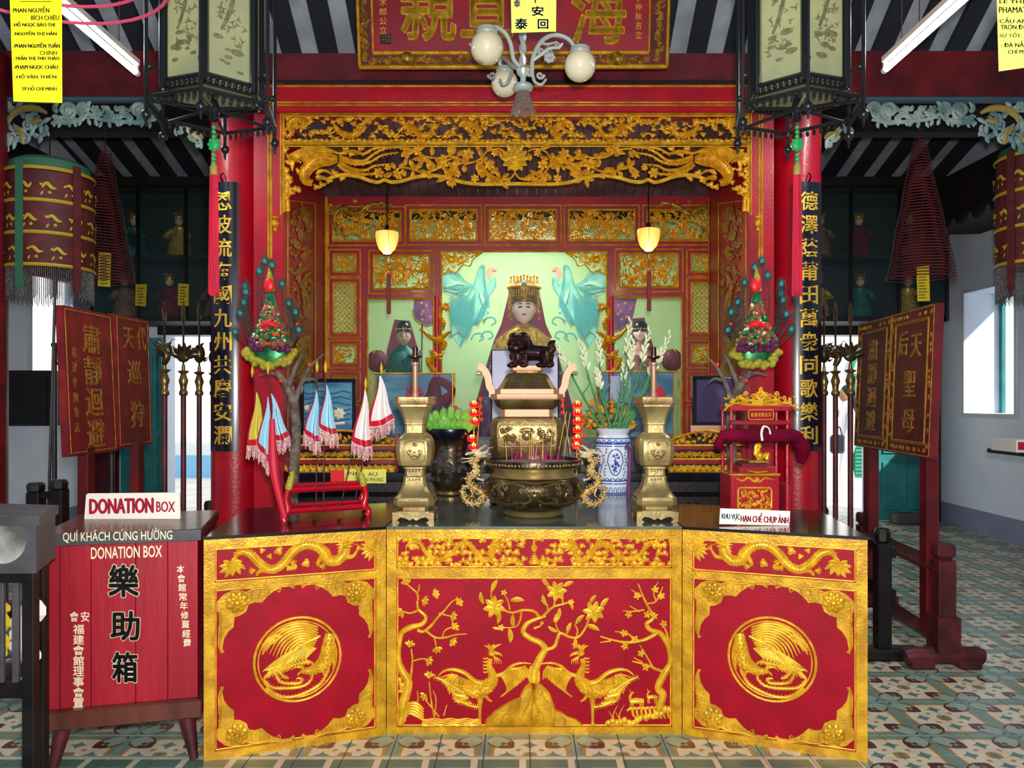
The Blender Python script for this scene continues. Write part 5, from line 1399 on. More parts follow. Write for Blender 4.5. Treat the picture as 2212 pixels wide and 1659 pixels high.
q = R(Plane.front(5.08), (0,0,1), .0); write(q, 'AU', 795, 1020, 815, 1028); write(q, 'N PHUNG', 790, 1032, 828, 1040); write(q, 'NG', 752, 1018, 780, 1026); obj('lettering', q.mb, 'ink', t, False)
m = MB(); m.px(714, 1016, 744, 1043, 5.084, .004); tag(obj('red_leaflet', m, 'petal_red', None, False), 'small red and white leaflet beside the yellow note on the black ledge', 'leaflet')

# ------------------------------------------------------------------ on the stone top
ZT = TZ
def zpy(d, z=ZT): return CY+(H-z)*F/d
# candlesticks
d0 = 3.8; cxp = 898
cs = thing('brass_candlestick', 'square brass candlestick with mask relief left of the round censer', 'candlestick', ((cxp-CX)*d0/F, d0, ZT))
def square(name, lst, mt, parent=cs, dd=d0, sq=.75, n=24, cx_=cxp, sy=1):
    m = MB(); turned(m, cx_, dd, lst, n, sq=sq, sy=sy); return obj(name, m, mt, parent, ang=30)
b = zpy(d0)
q = R(Plane.front(d0-.096), (0,0,1)); 
m = MB()
for sgn in (-1, 1):      # four bracket faces of the foot
    arch = [(855,b),(855,1101),(941,1101),(941,b),(926,b),(932,1117),(925,1111),(915,1113),(905,1118),(898,1114),(891,1118),(881,1113),(871,1111),(864,1117),(870,b)]
    pts = [(P(x, y, d0).x, P(x, y, d0).z) for x, y in arch]
    m.prism(pts[::-1], d0+sgn*.09-.008, d0+sgn*.09+.008)
    T0 = m.T; c0 = Vector(((cxp-CX)*d0/F, d0, 0)); m.T = Matrix.Translation(c0) @ Matrix.Rotation(pi/2, 4, 'Z') @ Matrix.Translation(-c0)
    m.prism(pts[::-1], d0+sgn*.09-.008, d0+sgn*.09+.008); m.T = T0
obj('foot', m, 'brass', cs, False, kind='stuff')
square('foot_plate', [(43,1103),(43,1099),(30,1098)], 'brass')
square('plinth', [(30,1099),(30,1090)], 'brass_pale')
square('base', [(40,1090),(43,1086),(44,1079),(42,1078),(42,1071),(38,1067),(30,1056),(25,1042),(23,1030)], 'brass')
square('lower_collar', [(24,1031),(24,1028),(21,1026),(21,1013),(24,1011),(24,1007)], 'brass')
square('body', [(26,1007),(33,1003),(37,990),(38,972),(37,952),(32,942),(24,936),(22,934)], 'brass', sq=.45)
square('upper_collar', [(21,935),(21,918),(23,916),(23,913)], 'brass')
square('flared_head', [(23,914),(24,905),(28,892),(33,882),(36,878),(36,874)], 'brass')
square('top_plate', [(40,874),(41,872),(41,858),(39,857),(0,857)], 'brass_pale')
m = MB(); turned(m, cxp-1, d0, [(8,857),(7.5,850),(6,846),(6.5,800),(7,790),(9,788),(9,783),(5,782)], 14); obj('candle_pole', m, 'copper_pale', cs)
m = MB(); turned(m, cxp-1, d0, [(4,782),(5,776),(15,772),(15,769),(6,768),(6,750),(5,749),(0,749)], 16); obj('candle_cup', m, 'lion_bronze', cs)
q = R(Plane.front(d0-.083), (840,780,.223)); q.hs = 1
for pts in ([(150,800),(180,780),(310,780),(345,810),(350,940),(320,970),(180,965),(150,940)],): q.stroke(pts, 6, .8, 2, closed=True)
q.spiral(250, 805, 22, 1.3, 0, 1, 7); q.spiral(200, 880, 26, 1.2, 1, 1, 7); q.spiral(300, 880, 26, 1.2, 2, -1, 7)
q.stroke([(190,900),(215,930),(245,915),(280,932),(310,900)], 8, .9, 3); q.dome(248, 885, 12, 1.2, 8); q.stroke([(210,940),(250,955),(290,940)], 6, .9, 3)
for x in (215, 285): q.dome(x, 868, 7, 1.2, 6)
obj('mask_relief', q.mb, 'brass_pale', cs)
q = R(Plane.front(d0-.056), (840,780,.223))
for y in (1065, 1150): 
    for k in range(4): q.spiral(205+30*k, y, 11, 1.1, k, 1, 3)
obj('engraving', q.mb, 'brass_pale', cs, kind='stuff')
dup(cs, ((1413-CX)*3.82/F, 3.82, ZT), label='square brass candlestick with mask relief right of the blue and white vase')

# round bronze censer
class RC(R):
    """relief wrapped round a turned body; x = degrees from the front, y = pixel row"""
    def __init__(s, cx_px, d, lst, w0=0): 
        s.c = ((cx_px-CX)*d/F, d); s.p = sorted([(H+(CY-py)*d/F, hw*d/F) for hw, py in lst]); s.d = d; s.mb = MB(); s.w0 = w0; s.hs = 1; s.u = d/F
        s.px = 1.0
    def rad(s, z):
        p = s.p
        if z <= p[0][0]: return p[0][1]
        for i in range(len(p)-1):
            if z <= p[i+1][0]:
                f = (z-p[i][0])/max(1e-6, p[i+1][0]-p[i][0]); return p[i][1]*(1-f)+p[i+1][1]*f
        return p[-1][1]
    def V(s, x, y, w=0):
        z = H+(CY-y)*s.d/F; r = s.rad(z)+s.w0+w*s.u*s.hs; a = -pi/2+x/(s.rad(z)/s.u)
        return (s.c[0]+r*cos(a), s.c[1]+r*sin(a), z)
dc = 3.97; cxp = 1153; b = zpy(dc)
ce = thing('round_censer', 'wide round bronze censer bowl with ash and incense, front middle of the altar', 'censer', ((cxp-CX)*dc/F, dc, ZT))
foot = [(0,b),(58,b),(64,b-3),(66,b-6),(61,b-10),(52,b-13)]
m = MB(); turned(m, cxp, dc, foot, 40); obj('foot_ring', m, 'brass', ce)
body = [(52,b-12),(60,1096),(82,1088),(97,1076),(105,1060),(106,1048),(101,1034),(92,1027)]
m = MB(); turned(m, cxp, dc, body, 48, cap=False); obj('bowl', m, 'bronze_dark', ce)
neck = [(93,1027),(89,1023),(86,1019),(88,1014),(94,1009),(101,1005)]
m = MB(); turned(m, cxp, dc, neck, 48, cap=False); obj('neck', m, 'brass', ce)
m = MB(); turned(m, cxp, dc, [(100,1006),(103,1004),(104,994),(103,991),(97,991),(96,996),(95,1004)], 48, cap=False); obj('rim', m, 'bronze_dark', ce)
m = MB(); turned(m, cxp, dc, [(95.5,999),(60,997),(30,995),(0,994)], 32, cap=False); obj('ash', m, 'ash', ce)
q = RC(cxp, dc, body); r2 = random.Random(4)
q.hs = .8
for sx in (-1, 1):
    q.stroke([(sx*20,1040),(sx*55,1034),(sx*85,1046),(sx*70,1062),(sx*100,1072),(sx*130,1060)], [2,4,5,5,4,2], .8, 4)
    q.scales([(sx*30,1075),(sx*60,1082),(sx*95,1078),(sx*120,1068)], [3,5,6,4], size=2.5)
for k in range(60): q.spiral(r2.uniform(-150,150), r2.uniform(1038,1086), r2.uniform(4,7), 1.2, r2.uniform(0,6), 1, 1.3)
q.dome(0, 1060, 10, .6); 
for sx in (-1,1): q.stroke([(sx*6,1068),(sx*22,1076),(sx*38,1072)], [2,3,1], .8, 3); q.dome(sx*5, 1056, 2.5, 1, 6, w=5)
q.stroke([(-60,1033),(-30,1031),(0,1034),(30,1031),(60,1033)], 1.6, 1, 3)
obj('bowl_relief', q.mb, 'bronze', ce, kind='stuff')
q = RC(cxp, dc, [(104,990),(104,1008)]); q.hs = .7
for k in range(-30, 31): q.spiral(k*8, 999, 3, 1, k, 1, .9) if k % 2 else q.dome(k*8, 999, 2.6, .8, 7)
obj('rim_relief', q.mb, 'brass', ce, kind='stuff')
Z6 = (840, 780, .223)
for mr in (None, cxp-.5):
    pl = Plane.front(dc-.012)
    path = [(900,915),(850,955),(820,1000),(860,1050),(850,1090),(800,1110),(770,1150),(800,1210),(870,1250),(915,1300),(900,1360),(840,1385),(770,1370),(725,1320),(712,1250),(735,1205)]
    m = MB()
    pts = []
    for x, y in catmull(path, 3):
        px_ = Z6[0]+x*Z6[2]; px_ = 2*mr-px_ if mr else px_
        pts.append(tuple(P(px_, Z6[1]+y*Z6[2], dc)))
    rr = [.016,.018,.02,.022,.022,.02,.019,.019,.02,.02,.018,.017,.015,.013,.011,.008]
    m.tube(pts, [r_*.97 for r_ in rr], 10); core = obj('dragon_handle', m, 'gold_dark', ce)  # darker core colour paints the crevice shade between the pale scales
    q = R(pl, Z6, 0, mr)
    pr_ = [30,34,38,42,42,40,38,36,36,36,34,32,28,24,20,14]
    q.scales(path, pr_, size=19, n=4, w=0, core=False); q.fins(path, pr_, 1, 24, 22, 3); q.fins(path[6:], pr_[6:], -1, 26, 18, 3)
    q.dragon_head(900, 905, -.25, 62)
    q.spiral(955, 985, 30, 1.4, 2.5, 1, 9); q.stroke([(740,905),(790,890),(860,870),(930,820),(945,830)], [10,13,13,9,5], .9, 4)
    q.stroke([(700,940),(760,945),(820,935)], [3,7,9], .9, 3); q.stroke([(705,985),(770,970),(820,955)], [3,7,9], .9, 3)
    q.stroke([(850,1130),(890,1150),(910,1140)], [12,10,5], .9, 2); q.claw(900, 1150, 0, 30); q.stroke([(790,1230),(810,1290),(790,1320)], [10,8,4], .9, 3)
    q.stroke([(x-16*(1 if i < 6 else 0)-0, y) for i, (x, y) in enumerate(path[:6])], 4, 1, 3, w=22) if False else None
    obj('pale_scales', q.mb, 'silver_gold', core)
# incense sticks
STK = [((120,985),(105,660)),((196,1000),(196,715)),((214,1002),(216,690)),((250,1000),(268,800)),((315,995),(330,680)),((328,1000),(326,730)),((392,1000),(430,500)),((458,985),(556,490)),((520,985),(592,500)),((230,1005),(236,740)),((-20,985),(-38,780)),((30,1000),(20,830))]
for k, (a, b_) in enumerate(STK):
    s7 = .223; A = P(1100+a[0]*s7, 780+a[1]*s7, dc-.03+.012*(k % 5)); B = P(1100+b_[0]*s7, 780+b_[1]*s7, dc-.03+.012*(k % 5))
    m = MB(); m.tube([tuple(A), tuple(A.lerp(B, .16))], .0022, 5); n0 = len(m.f); m.cm = 1; m.tube([tuple(A.lerp(B, .16)), tuple(B)], .0022, 5)
    o = obj('incense_stick', m, ['incense_magenta', 'incense_yellow'], None)
    tag(o, 'yellow incense stick in the round censer, %s tip from the left' % ('first','second','third','fourth','fifth','sixth','seventh','eighth','ninth','tenth','eleventh','twelfth')[sorted(b[0] for a, b in STK).index(b_[0])], 'incense stick', 'incense sticks in the round censer')
for k in range(26):
    a = rnd.uniform(0, 6.28); r_ = rnd.uniform(0, .17); x = (cxp-6-CX)*dc/F+r_*cos(a); y = dc+r_*sin(a)*.9
    m = MB(); m.tube([(x,y,H+(CY-1000)*dc/F), (x+rnd.uniform(-.01,.01),y,H+(CY-rnd.uniform(960,985))*dc/F)], .002, 4)
    tag(obj('incense_stub', m, 'incense_magenta'), 'short burnt magenta incense stub standing in the censer ash', 'incense stick', 'burnt incense stubs in the round censer')

# tall lion censer
dd = 4.45; cxp = 1138; b = zpy(dd)
lc = thing('lion_censer', 'tall square bronze censer with lion lid and curled handles behind the round bowl', 'censer', ((cxp-CX)*dd/F, dd, ZT))
def sqd(name, lst, mt, sy=.72, sq=.8): return square(name, lst, mt, lc, dd, sq, 32, cxp, sy)
sqd('body', [(62,988),(70,984),(76,970),(78,940),(77,915),(72,903),(60,899)], 'bronze', sq=.5)
sqd('neck', [(57,900),(57,884)], 'copper_pale')
sqd('shoulder', [(54,884),(62,880),(68,872),(71,863)], 'bronze')
sqd('rim', [(76,863),(77,861),(77,852),(70,851)], 'copper_pale')
sqd('lid_base', [(68,851),(68,841),(60,840)], 'copper_pale')
sqd('lid', [(62,840),(58,834),(51,822),(45,812),(40,808),(30,806)], 'bronze')
sqd('lid_step', [(27,807),(27,802)], 'gold_dark'); sqd('lion_plinth', [(35,802),(36,800),(36,791),(0,790)], 'copper_pale')
for sx in (-1, 1):
    for k in range(3):
        m = MB(); y = 817+k*8.2; x = cxp+sx*(17+k*1.5); dep = dd-(48+k*5)*.72*dd/F-.004
        m.px(x-10, y, x+10, y+3.6, dep, .02); obj('lid_slot_shade', m, 'dark_beam', lc, False)  # raised dark strip, paints the shade inside a lid opening
for sx in (-1, 1):
    pts = [(cxp+sx*dx, y) for dx, y in ((74,858),(74,846),(80,835),(82,822),(86,808),(94,797),(104,791))]
    m = MB(); pw = [P(x, y, dd) for x, y in catmull(pts, 3)]
    vs = []; fs = []; wd = .06; th = .019
    for i, p in enumerate(pw):
        t_ = (pw[min(i+1,len(pw)-1)]-pw[max(i-1,0)]).normalized(); nn = Vector((t_.z, 0, -t_.x))
        for a_, b_ in ((-1,-1),(1,-1),(1,1),(-1,1)): vs.append(tuple(p+nn*th*a_+Vector((0,wd*b_,0))))
    for i in range(len(pw)-1):
        for k in range(4): k2 = (k+1) % 4; fs.append((i*4+k, i*4+k2, (i+1)*4+k2, (i+1)*4+k))
    fs += [(3,2,1,0), tuple(len(vs)-4+k for k in range(4))]; m.add(vs, fs); obj('handle', m, 'copper_pale', lc, ang=30)
    m = MB(); m.px(cxp+sx*104-6, 803, cxp+sx*104+6, 810, dd-.03, .06, .003); obj('handle_tip', m, 'bronze_dark', lc)
q = R(Plane.front(dd-.151), Z6, 0); 
q.stroke([(1060,640),(1080,618),(1600,618),(1620,640),(1620,810),(1600,828),(1080,828),(1060,810)], 7, .8, 1, closed=True)
r2 = random.Random(6)
for k in range(42):
    x = r2.choice((r2.uniform(1090,1250), r2.uniform(1420,1590))); q.spiral(x, r2.uniform(650,800), r2.uniform(18,30), 1.3, r2.uniform(0,6), 1, 6)
q.dome(1338, 720, 52, .6, 12); 
for s_ in (-1,1): q.dome(1338+s_*20, 705, 10, 1.1, 7, w=28); q.spiral(1338+s_*52, 680, 24, 1.3, 0, s_, 7); q.stroke([(1338,740),(1338+s_*26,755),(1338+s_*50,745)], [7,8,5], .9, 3, w=18)
for k in range(8): q.spiral(1290+k*14, 655, 10, 1.1, k, 1, 3.5)
obj('front_relief', q.mb, 'brass_pale', lc)
for sx in (-1, 1):
    for dy in (-.1, .1):
        m = MB(); x = (cxp+sx*58-CX)*dd/F; m.tube([(x, dd+dy, H+(CY-985)*dd/F), (x+sx*.012, dd+dy*1.1, 1.10), (x, dd+dy, 1.02), (x+sx*.02, dd+dy*1.15, ZT)], [.035,.04,.028,.04], 10, sub=3); obj('leg', m, 'bronze_dark', lc)
# the lion: one continuous cast body
m = MB(); s = dd/F
def L(x, y, dy=0): p = P(x, y, dd+dy); return tuple(p)
m.tube([L(1115,768),L(1135,762),L(1160,762),L(1182,766)], [.045,.052,.046,.05], 12, sub=3)
m.ball(L(1120,742,-.03), .062, 14, 10, 1, 1, .85); m.ball(L(1115,752,-.08), .035, 10, 8, 1.2, 1, .8)
m.ball(L(1130,728,-.01), .03, 8, 6); m.ball(L(1108,727,-.02), .024, 8, 6)
for k in range(16):
    a = k*.4; m.ball(L(1123+22*cos(a), 745+20*sin(a), .0+.02*sin(k*3)), .018, 7, 5)
for x0, x1, dy in ((1112,1108,-.06),(1130,1134,-.05),(1175,1170,-.05),(1185,1190,.04)):
    m.tube([L(x0,768,dy*.5),L(x0+2,780,dy),L(x1,790,dy)], [.036,.022,.024], 9, sub=2); m.ball(L(x1-3,789,dy-.01), .022, 8, 6, 1.3, 1, .7)
m.tube([L(1184,764),L(1194,752),L(1188,742),L(1200,736)], [.024,.022,.016,.006], 8, sub=3)
lo = obj('lion', m, 'lion_bronze', lc)
md = lo.modifiers.new('fuse', 'REMESH'); md.mode = 'VOXEL'; md.voxel_size = .0042; md.use_smooth_shade = True
q = R(Plane.front(dd-.115), (0,0,1))
for x in (1110, 1122): q.dome(x, 742, 3.2, 1, 8)
for k in range(6): q.spiral(1103+k*7, 731-abs(k-2.5)*-1.5, 4, 1.2, k, 1, 1.4)
q.stroke([(1104,756),(1114,760),(1125,755)], 1.8, .9, 3); obj('lion_face', q.mb, 'lion_bronze', lo)

# fruit stand, fruit
df = 4.8; cxp = 973; b = zpy(df)
fs_ = thing('fruit_stand', 'dark carved ceramic pedestal stand heaped with green bananas', 'stand', ((cxp-CX)*df/F, df, ZT))
m = MB(); turned(m, cxp, df, [(30,b),(34,b-3),(34,b-9),(28,b-12)], 28); obj('foot', m, 'bronze', fs_)
st = [(30,b-11),(38,1040),(44,1022),(46,1005),(42,985),(36,970),(38,955),(44,948)]
m = MB(); turned(m, cxp, df, st, 32); obj('pedestal', m, 'bronze_dark', fs_)
q = RC(cxp, df, st); r2 = random.Random(12)
for k in range(46): q.spiral(r2.uniform(-60,60), r2.uniform(962,1038), r2.uniform(4,8), 1.2, r2.uniform(0,6), 1, 1.5)
q.dome(0, 1003, 7, .8, 12); q.stroke([(7.5*cos(a),1003+7.5*sin(a)) for a in [2*pi*i/14 for i in range(14)]], 1.4, 1, 1, closed=True)
obj('pedestal_relief', q.mb, 'cabinet_grey', fs_, kind='stuff')
m = MB(); turned(m, cxp, df, [(44,948),(50,940),(53,930),(52,925),(48,925),(40,934),(0,938)], 36); obj('dish', m, 'navy_black', fs_)
r2 = random.Random(1)
for k in range(15):
    back = k >= 8; i = k if not back else k-8; n = 8 if not back else 7
    x0 = cxp-30+60*i/(n-1); t_ = (i/(n-1)-.5)*2
    yb = 938 if not back else 930; L_ = 30 if not back else 42
    dx = t_*26; dp = -.06 if not back else .03
    A = P(x0, yb, df+dp); B_ = P(x0+dx*.5, yb-L_*.6, df+dp-.03); C_ = P(x0+dx*.8+2, yb-L_*1.15+abs(t_)*14, df+dp-.01)
    m = MB(); m.tube([tuple(A), tuple(B_), tuple(C_), tuple(C_+Vector((0,0,.012)))], [.018,.026,.02,.006], 8, sub=3)
    tag(obj('banana', m, 'banana'), 'green banana on the dark fruit stand, %s from the left of the %s row' % (('first','second','third','fourth','fifth','sixth','seventh','eighth')[i], 'back' if back else 'front'), 'banana', 'green bananas on the fruit stand')
t = thing('lotus_bud', 'purple-pink lotus bud rising behind the green bananas', 'flower', P(978, 925, df+.07))
m = MB()
for k in range(7):
    a = k*.9; c_ = P(978, 893, df+.07); m.ball((c_.x+.018*cos(a), c_.y+.018*sin(a), c_.z), .028, 8, 8, .8, .8, 1.7)
obj('petals', m, 'dragonfruit', t)
m = MB(); m.tube([tuple(P(978,932,df+.07)), tuple(P(978,900,df+.07))], .007, 6); obj('stem', m, 'stem_green', t)

# blue and white vase with tuberoses
dv = 4.9; cxp = 1325; b = zpy(dv)
vp = [(30,b),(31,b-3),(33,1045),(34,1020),(37,995),(38.5,965),(37,950),(32,940)]
va = thing('blue_white_vase', 'tall blue and white porcelain vase holding long white tuberoses', 'vase', ((cxp-CX)*dv/F, dv, ZT))
m = MB(); turned(m, cxp, dv, vp, 40); obj('vase_body', m, 'porcelain', va)
m = MB(); turned(m, cxp, dv, [(31,941),(32,936),(36,930),(38,926),(36,925),(30,932),(0,936)], 40); obj('vase_lip', m, 'porcelain', va)
q = RC(cxp, dv, vp, .0004); q.hs = .25
for y, w_ in ((946,1.2),(956,2.5),(962,1),(1036,1.5),(1042,1),(b-2,1.5)): q.stroke([(x,y) for x in range(-70,71,7)], w_, 1, 1)
for k in range(-5, 6):
    q.stroke([(k*13-6,956),(k*13,949),(k*13+6,956)], 1.2, 1, 2)
    q.stroke([(k*9-3,b-4),(k*9-2,b-13),(k*9+2,b-13),(k*9+3,b-4)], .8, 1, 2)
    q.stroke([(k*12-5,1030),(k*12,1034),(k*12+5,1030)], 1.1, 1, 2)
for cx_ in (-44, 0, 44):
    q.stroke([(cx_+17*cos(a)*(1 if sin(a) < .2 else .8), 996+28*sin(a)) for a in [2*pi*i/18 for i in range(18)]], 1.1, 1, 1, closed=True)
    for dx, dy, rr in ((-4,-14,4.5),(3,-16,4),(7,-10,3.5),(-2,-4,3.5),(2,2,6),(-6,8,4.5),(7,7,4),(0,12,5),(-3,17,3.5)): q.flower(cx_+dx, 996+dy, rr*.9, 5, dx, .3)
    for k in range(6): q.leaf(cx_+rnd.uniform(-9,9), 996+rnd.uniform(-18,18), rnd.uniform(0,6), 7, 2.6, .3)
    q.stroke([(cx_-3,1020),(cx_+2,1000),(cx_-3,980)], .9, 1, 3)
for cx_ in (-22, 22):
    for k in range(9): q.spiral(cx_+rnd.uniform(-3,3), 968+7*k, 2.6, 1.1, k, 1, .7)
obj('cobalt_pattern', q.mb, 'cobalt', va, kind='stuff')
ORD = ('first','second','third','fourth','fifth','sixth','seventh','eighth','ninth','tenth','eleventh','twelfth')
TIPS = [((1196,735),(1306,930)),((1254,738),(1312,932)),((1293,728),(1320,930)),((1290,800),(1326,932)),((1362,690),(1322,932)),((1368,735),(1330,930)),((1403,712),(1338,930)),((1448,720),(1344,932)),((1420,760),(1348,930)),((1348,790),(1336,930)),((1438,745),(1340,928))]
bud = MB(); bud.tube([(0,0,0),(0,0,.018),(0,0,.04),(0,0,.052)], [.003,.0085,.009,.001], 7, sub=2); budm = None
for k, (tp, bs_) in enumerate(TIPS):
    dy = .03*((k*7 % 5)-2)*.8; t = thing('tuberose_stem', 'tuberose stem with pale buds, %s tip from the left, in the blue and white vase' % ORD[sorted(TIPS).index((tp, bs_))], 'flower', P(bs_[0], bs_[1], dv+dy*.3), group='tuberose stems in the blue and white vase')
    A = P(bs_[0], bs_[1]+12, dv+dy*.3); B_ = P(*tp, dv+dy*2); M_ = A.lerp(B_, .55)+Vector((-.02 if tp[0] < 1325 else .02, 0, .03))
    pts = catmull([tuple(A), tuple(M_), tuple(B_)], 8); m = MB(); m.tube(pts, [.007,.006,.004], 6); obj('stem', m, 'stem_green', t)
    off = root_of(t)
    nb = 13
    for j in range(nb):
        f = .62+.38*j/nb; p = Vector(pts[min(len(pts)-1, int(f*(len(pts)-1)))]); nx_ = Vector(pts[min(len(pts)-1, int(f*(len(pts)-1)+1))]); dirv = (B_-M_).normalized()
        a = j*2.4; side = Vector((cos(a), sin(a), 0)); v = (dirv*1.3+side*.65).normalized()
        if budm is None: budm = obj('bud', bud, 'bud', t, local=True); o = budm
        else: o = budm.copy(); COL.objects.link(o); o.parent = t
        pp = M_.lerp(B_, (f-.5)/.5); o.location = pp-off; o.rotation_mode = 'QUATERNION'; o.rotation_quaternion = v.to_track_quat('Z', 'Y'); o.scale = (1.15-.5*f*j/nb,)*2+(1.1-.35*j/nb,)
    m = MB()
    for j in range(5):
        p = A.lerp(M_, .25+.16*j); a = j*2.1; e = p+Vector((cos(a)*.05, sin(a)*.05, .09)); m.tube([tuple(p), tuple(p.lerp(e,.5)+Vector((cos(a)*.012,0,0))), tuple(e)], [.004,.004,.0008], 4, flat=.4)
    obj('leaves', m, 'stem_green', t, kind='stuff')
# marigolds behind
t = thing('marigold_bouquet', 'bunch of orange and yellow marigolds behind the tuberose stems', 'bouquet', P(1312, zpy(5.0), 5.0))
m = MB(); turned(m, 1312, 4.99+.0, [(18,zpy(4.99)),(16,1040),(12,960),(20,930)], 16); obj('pot', m, 'stem_green', t)
r2 = random.Random(3); mg = None
for k in range(60):
    a = r2.uniform(0, pi); rr = sqrt(r2.random()); x = 1312+58*rr*cos(a); y = 925-68*rr*sin(a)*(.9+.2*r2.random())
    p = P(x, y, 4.98+r2.uniform(-.05,.05))
    if mg is None:
        m = MB(); m.ball((0,0,0), .02, 9, 6, 1, 1, .8)
        for j in range(10): m.ball((.014*cos(j*.63), .014*sin(j*.63), .004), .008, 5, 4)
        for j in range(7): m.ball((.012*cos(j*.9), -.016, .012*sin(j*.9)), .007, 5, 4)
        mg = obj('marigold', m, 'marigold', t, local=True); o = mg
    else: o = mg.copy(); COL.objects.link(o); o.parent = t
    o.location = p-root_of(t); o.scale = (r2.uniform(.6,1.1),)*3
m = MB()
for k in range(60):
    a = r2.uniform(0, pi); p = P(1312, 935, 5.0); e = P(1312+66*cos(a)*r2.uniform(.5,1), 925-62*sin(a)*r2.uniform(.4,1), 5.02); m.tube([tuple(p), tuple(e)], [.003,.002], 4)
    m.tube([tuple(e), tuple(e+Vector((r2.uniform(-.04,.04), -.02, r2.uniform(-.03,.03))))], [.008,.001], 4, flat=.3)
obj('leaves', m, 'leaf_green', t, kind='stuff')
# lotus lamps
for lb, pts, side in (('red glowing lotus lamp string left of the lion censer', [(1024,872),(1024,890),(1026,908),(1019,945),(1023,963)], [(1038,862),(1038,878),(1038,893),(1040,906)]),
                ('red glowing lotus lamp string between the lion censer and the vase', [(1247,872),(1247,890),(1247,908),(1247,926),(1246,945),(1245,961)], [(1215,864),(1215,877),(1215,891),(1262,940)])):
    t = thing('lotus_lamp', lb, 'lamp', P(pts[-1][0], zpy(4.72), 4.72))
    m = MB(); m.tube([tuple(P(pts[-1][0], zpy(4.72), 4.72)), tuple(P(pts[0][0], pts[0][1], 4.74))], .006, 6); m.tube([tuple(P(pts[-1][0], zpy(4.72)-.5, 4.72)), tuple(P(side[0][0], side[0][1], 4.76))], .004, 6); turned(m, pts[-1][0], 4.72, [(16,zpy(4.72)),(15,zpy(4.72)-5),(4,zpy(4.72)-9)], 16); obj('lamp_stand', m, 'gold_dark', t)
    for x, y in pts:
        c_ = P(x, y, 4.70); m = MB()
        for k in range(9):
            a = 2*pi*k/9; m.tube([(c_.x+.006*cos(a), c_.y+.006*sin(a), c_.z-.016), (c_.x+.024*cos(a), c_.y+.024*sin(a), c_.z-.008), (c_.x+.026*cos(a), c_.y+.026*sin(a), c_.z+.014)], [.007,.009,.001], 5)
        lt = obj('lotus', m, 'petal_red', t); m = MB(); m.ball(tuple(c_+Vector((0,-.008,.004))), .015, 10, 7, 1, 1, .9); obj('bulb', m, 'led_core', lt)
        m = MB(); turned(m, x, 4.70, [(8,y+6),(10,y+8),(3,y+10)][::-1], 10); obj('lotus_base', m, 'led_red', lt)
    for x, y in side:
        m = MB(); m.ball(tuple(P(x, y, 4.75)), .011, 8, 6); obj('small_bulb', m, 'led_red', t)

# flag rack
A0 = Vector((-1.10, 3.76, ZT)); U_ = Vector((.33, .16, 0)); Vv = Vector((-.05, .19, 0))
fr = thing('flag_rack', 'red wooden rack with yellow finials holding small flags on the left wing', 'rack', A0+U_*.5+Vv*.5)
def RP(u, v, z): p = A0+U_*u+Vv*v; return (p.x, p.y, ZT+z)
for z in (.045, .145):
    for v in (0, 1):
        m = MB(); m.beam(RP(0,v,z), RP(1,v,z), .018, .018); obj('rail', m, 'red_lacquer', fr, False)
    for u in (0, .33, .67, 1):
        m = MB(); m.beam(RP(u,0,z), RP(u,1,z), .014, .014); obj('cross_bar', m, 'red_paint', fr, False)
    m = MB(); a_ = [RP(0,0,z-.003),RP(1,0,z-.003),RP(1,1,z-.003),RP(0,1,z-.003)]; 
for u in (0, 1):
    for v in (0, 1):
        m = MB(); o_ = (-.03 if u == 0 else .03); m.tube([RP(u+o_*1.6,v,.0),RP(u+o_*2.2,v,.03),RP(u,v,.05),RP(u+o_,v,.10),RP(u,v,.15)], [.02,.014,.018,.013,.016], 10, sub=3); obj('leg', m, 'red_lacquer', fr)
        m = MB(); m.tube([RP(u,v,.15),RP(u-o_*.4,v,.17),RP(u-o_*1.2,v,.195),RP(u-o_*1.8,v,.22)], [.015,.018,.014,.006], 8, sub=3)
        for k in range(4): m.ball(RP(u-o_*.3*k,v,.165+.013*k), .013, 7, 5)
        obj('finial', m, 'yellow_mum', fr)
FL = [('yellow pennant flag with red border, leftmost in the red rack', 'flag_yellow', (545,806), (630,1100), 3.86, [((553,842),(534,962),(576,948))]),
      ('pale blue split pennant flag, second from the left in the red rack', 'flag_blue', (579,800), (641,1104), 3.80, [((578,850),(557,958),(588,1002)),((584,845),(590,947),(626,943))]),
      ('pale blue pennant flag, left one of the middle pair in the red rack', 'flag_blue', (685,796), (683,1096), 3.90, [((683,838),(657,930),(692,955))]),
      ('pale blue pennant flag, right one of the middle pair in the red rack', 'flag_blue', (703,797), (699,1100), 3.82, [((704,826),(690,920),(730,938))]),
      ('narrow white pennant flag, second from the right in the red rack', 'flag_white', (790,832), (738,1085), 3.95, [((788,835),(760,952),(804,965))]),
      ('tall white pennant flag, rightmost in the red rack', 'flag_white', (824,800), (768,1075), 3.98, [((820,806),(794,922),(852,905))])]
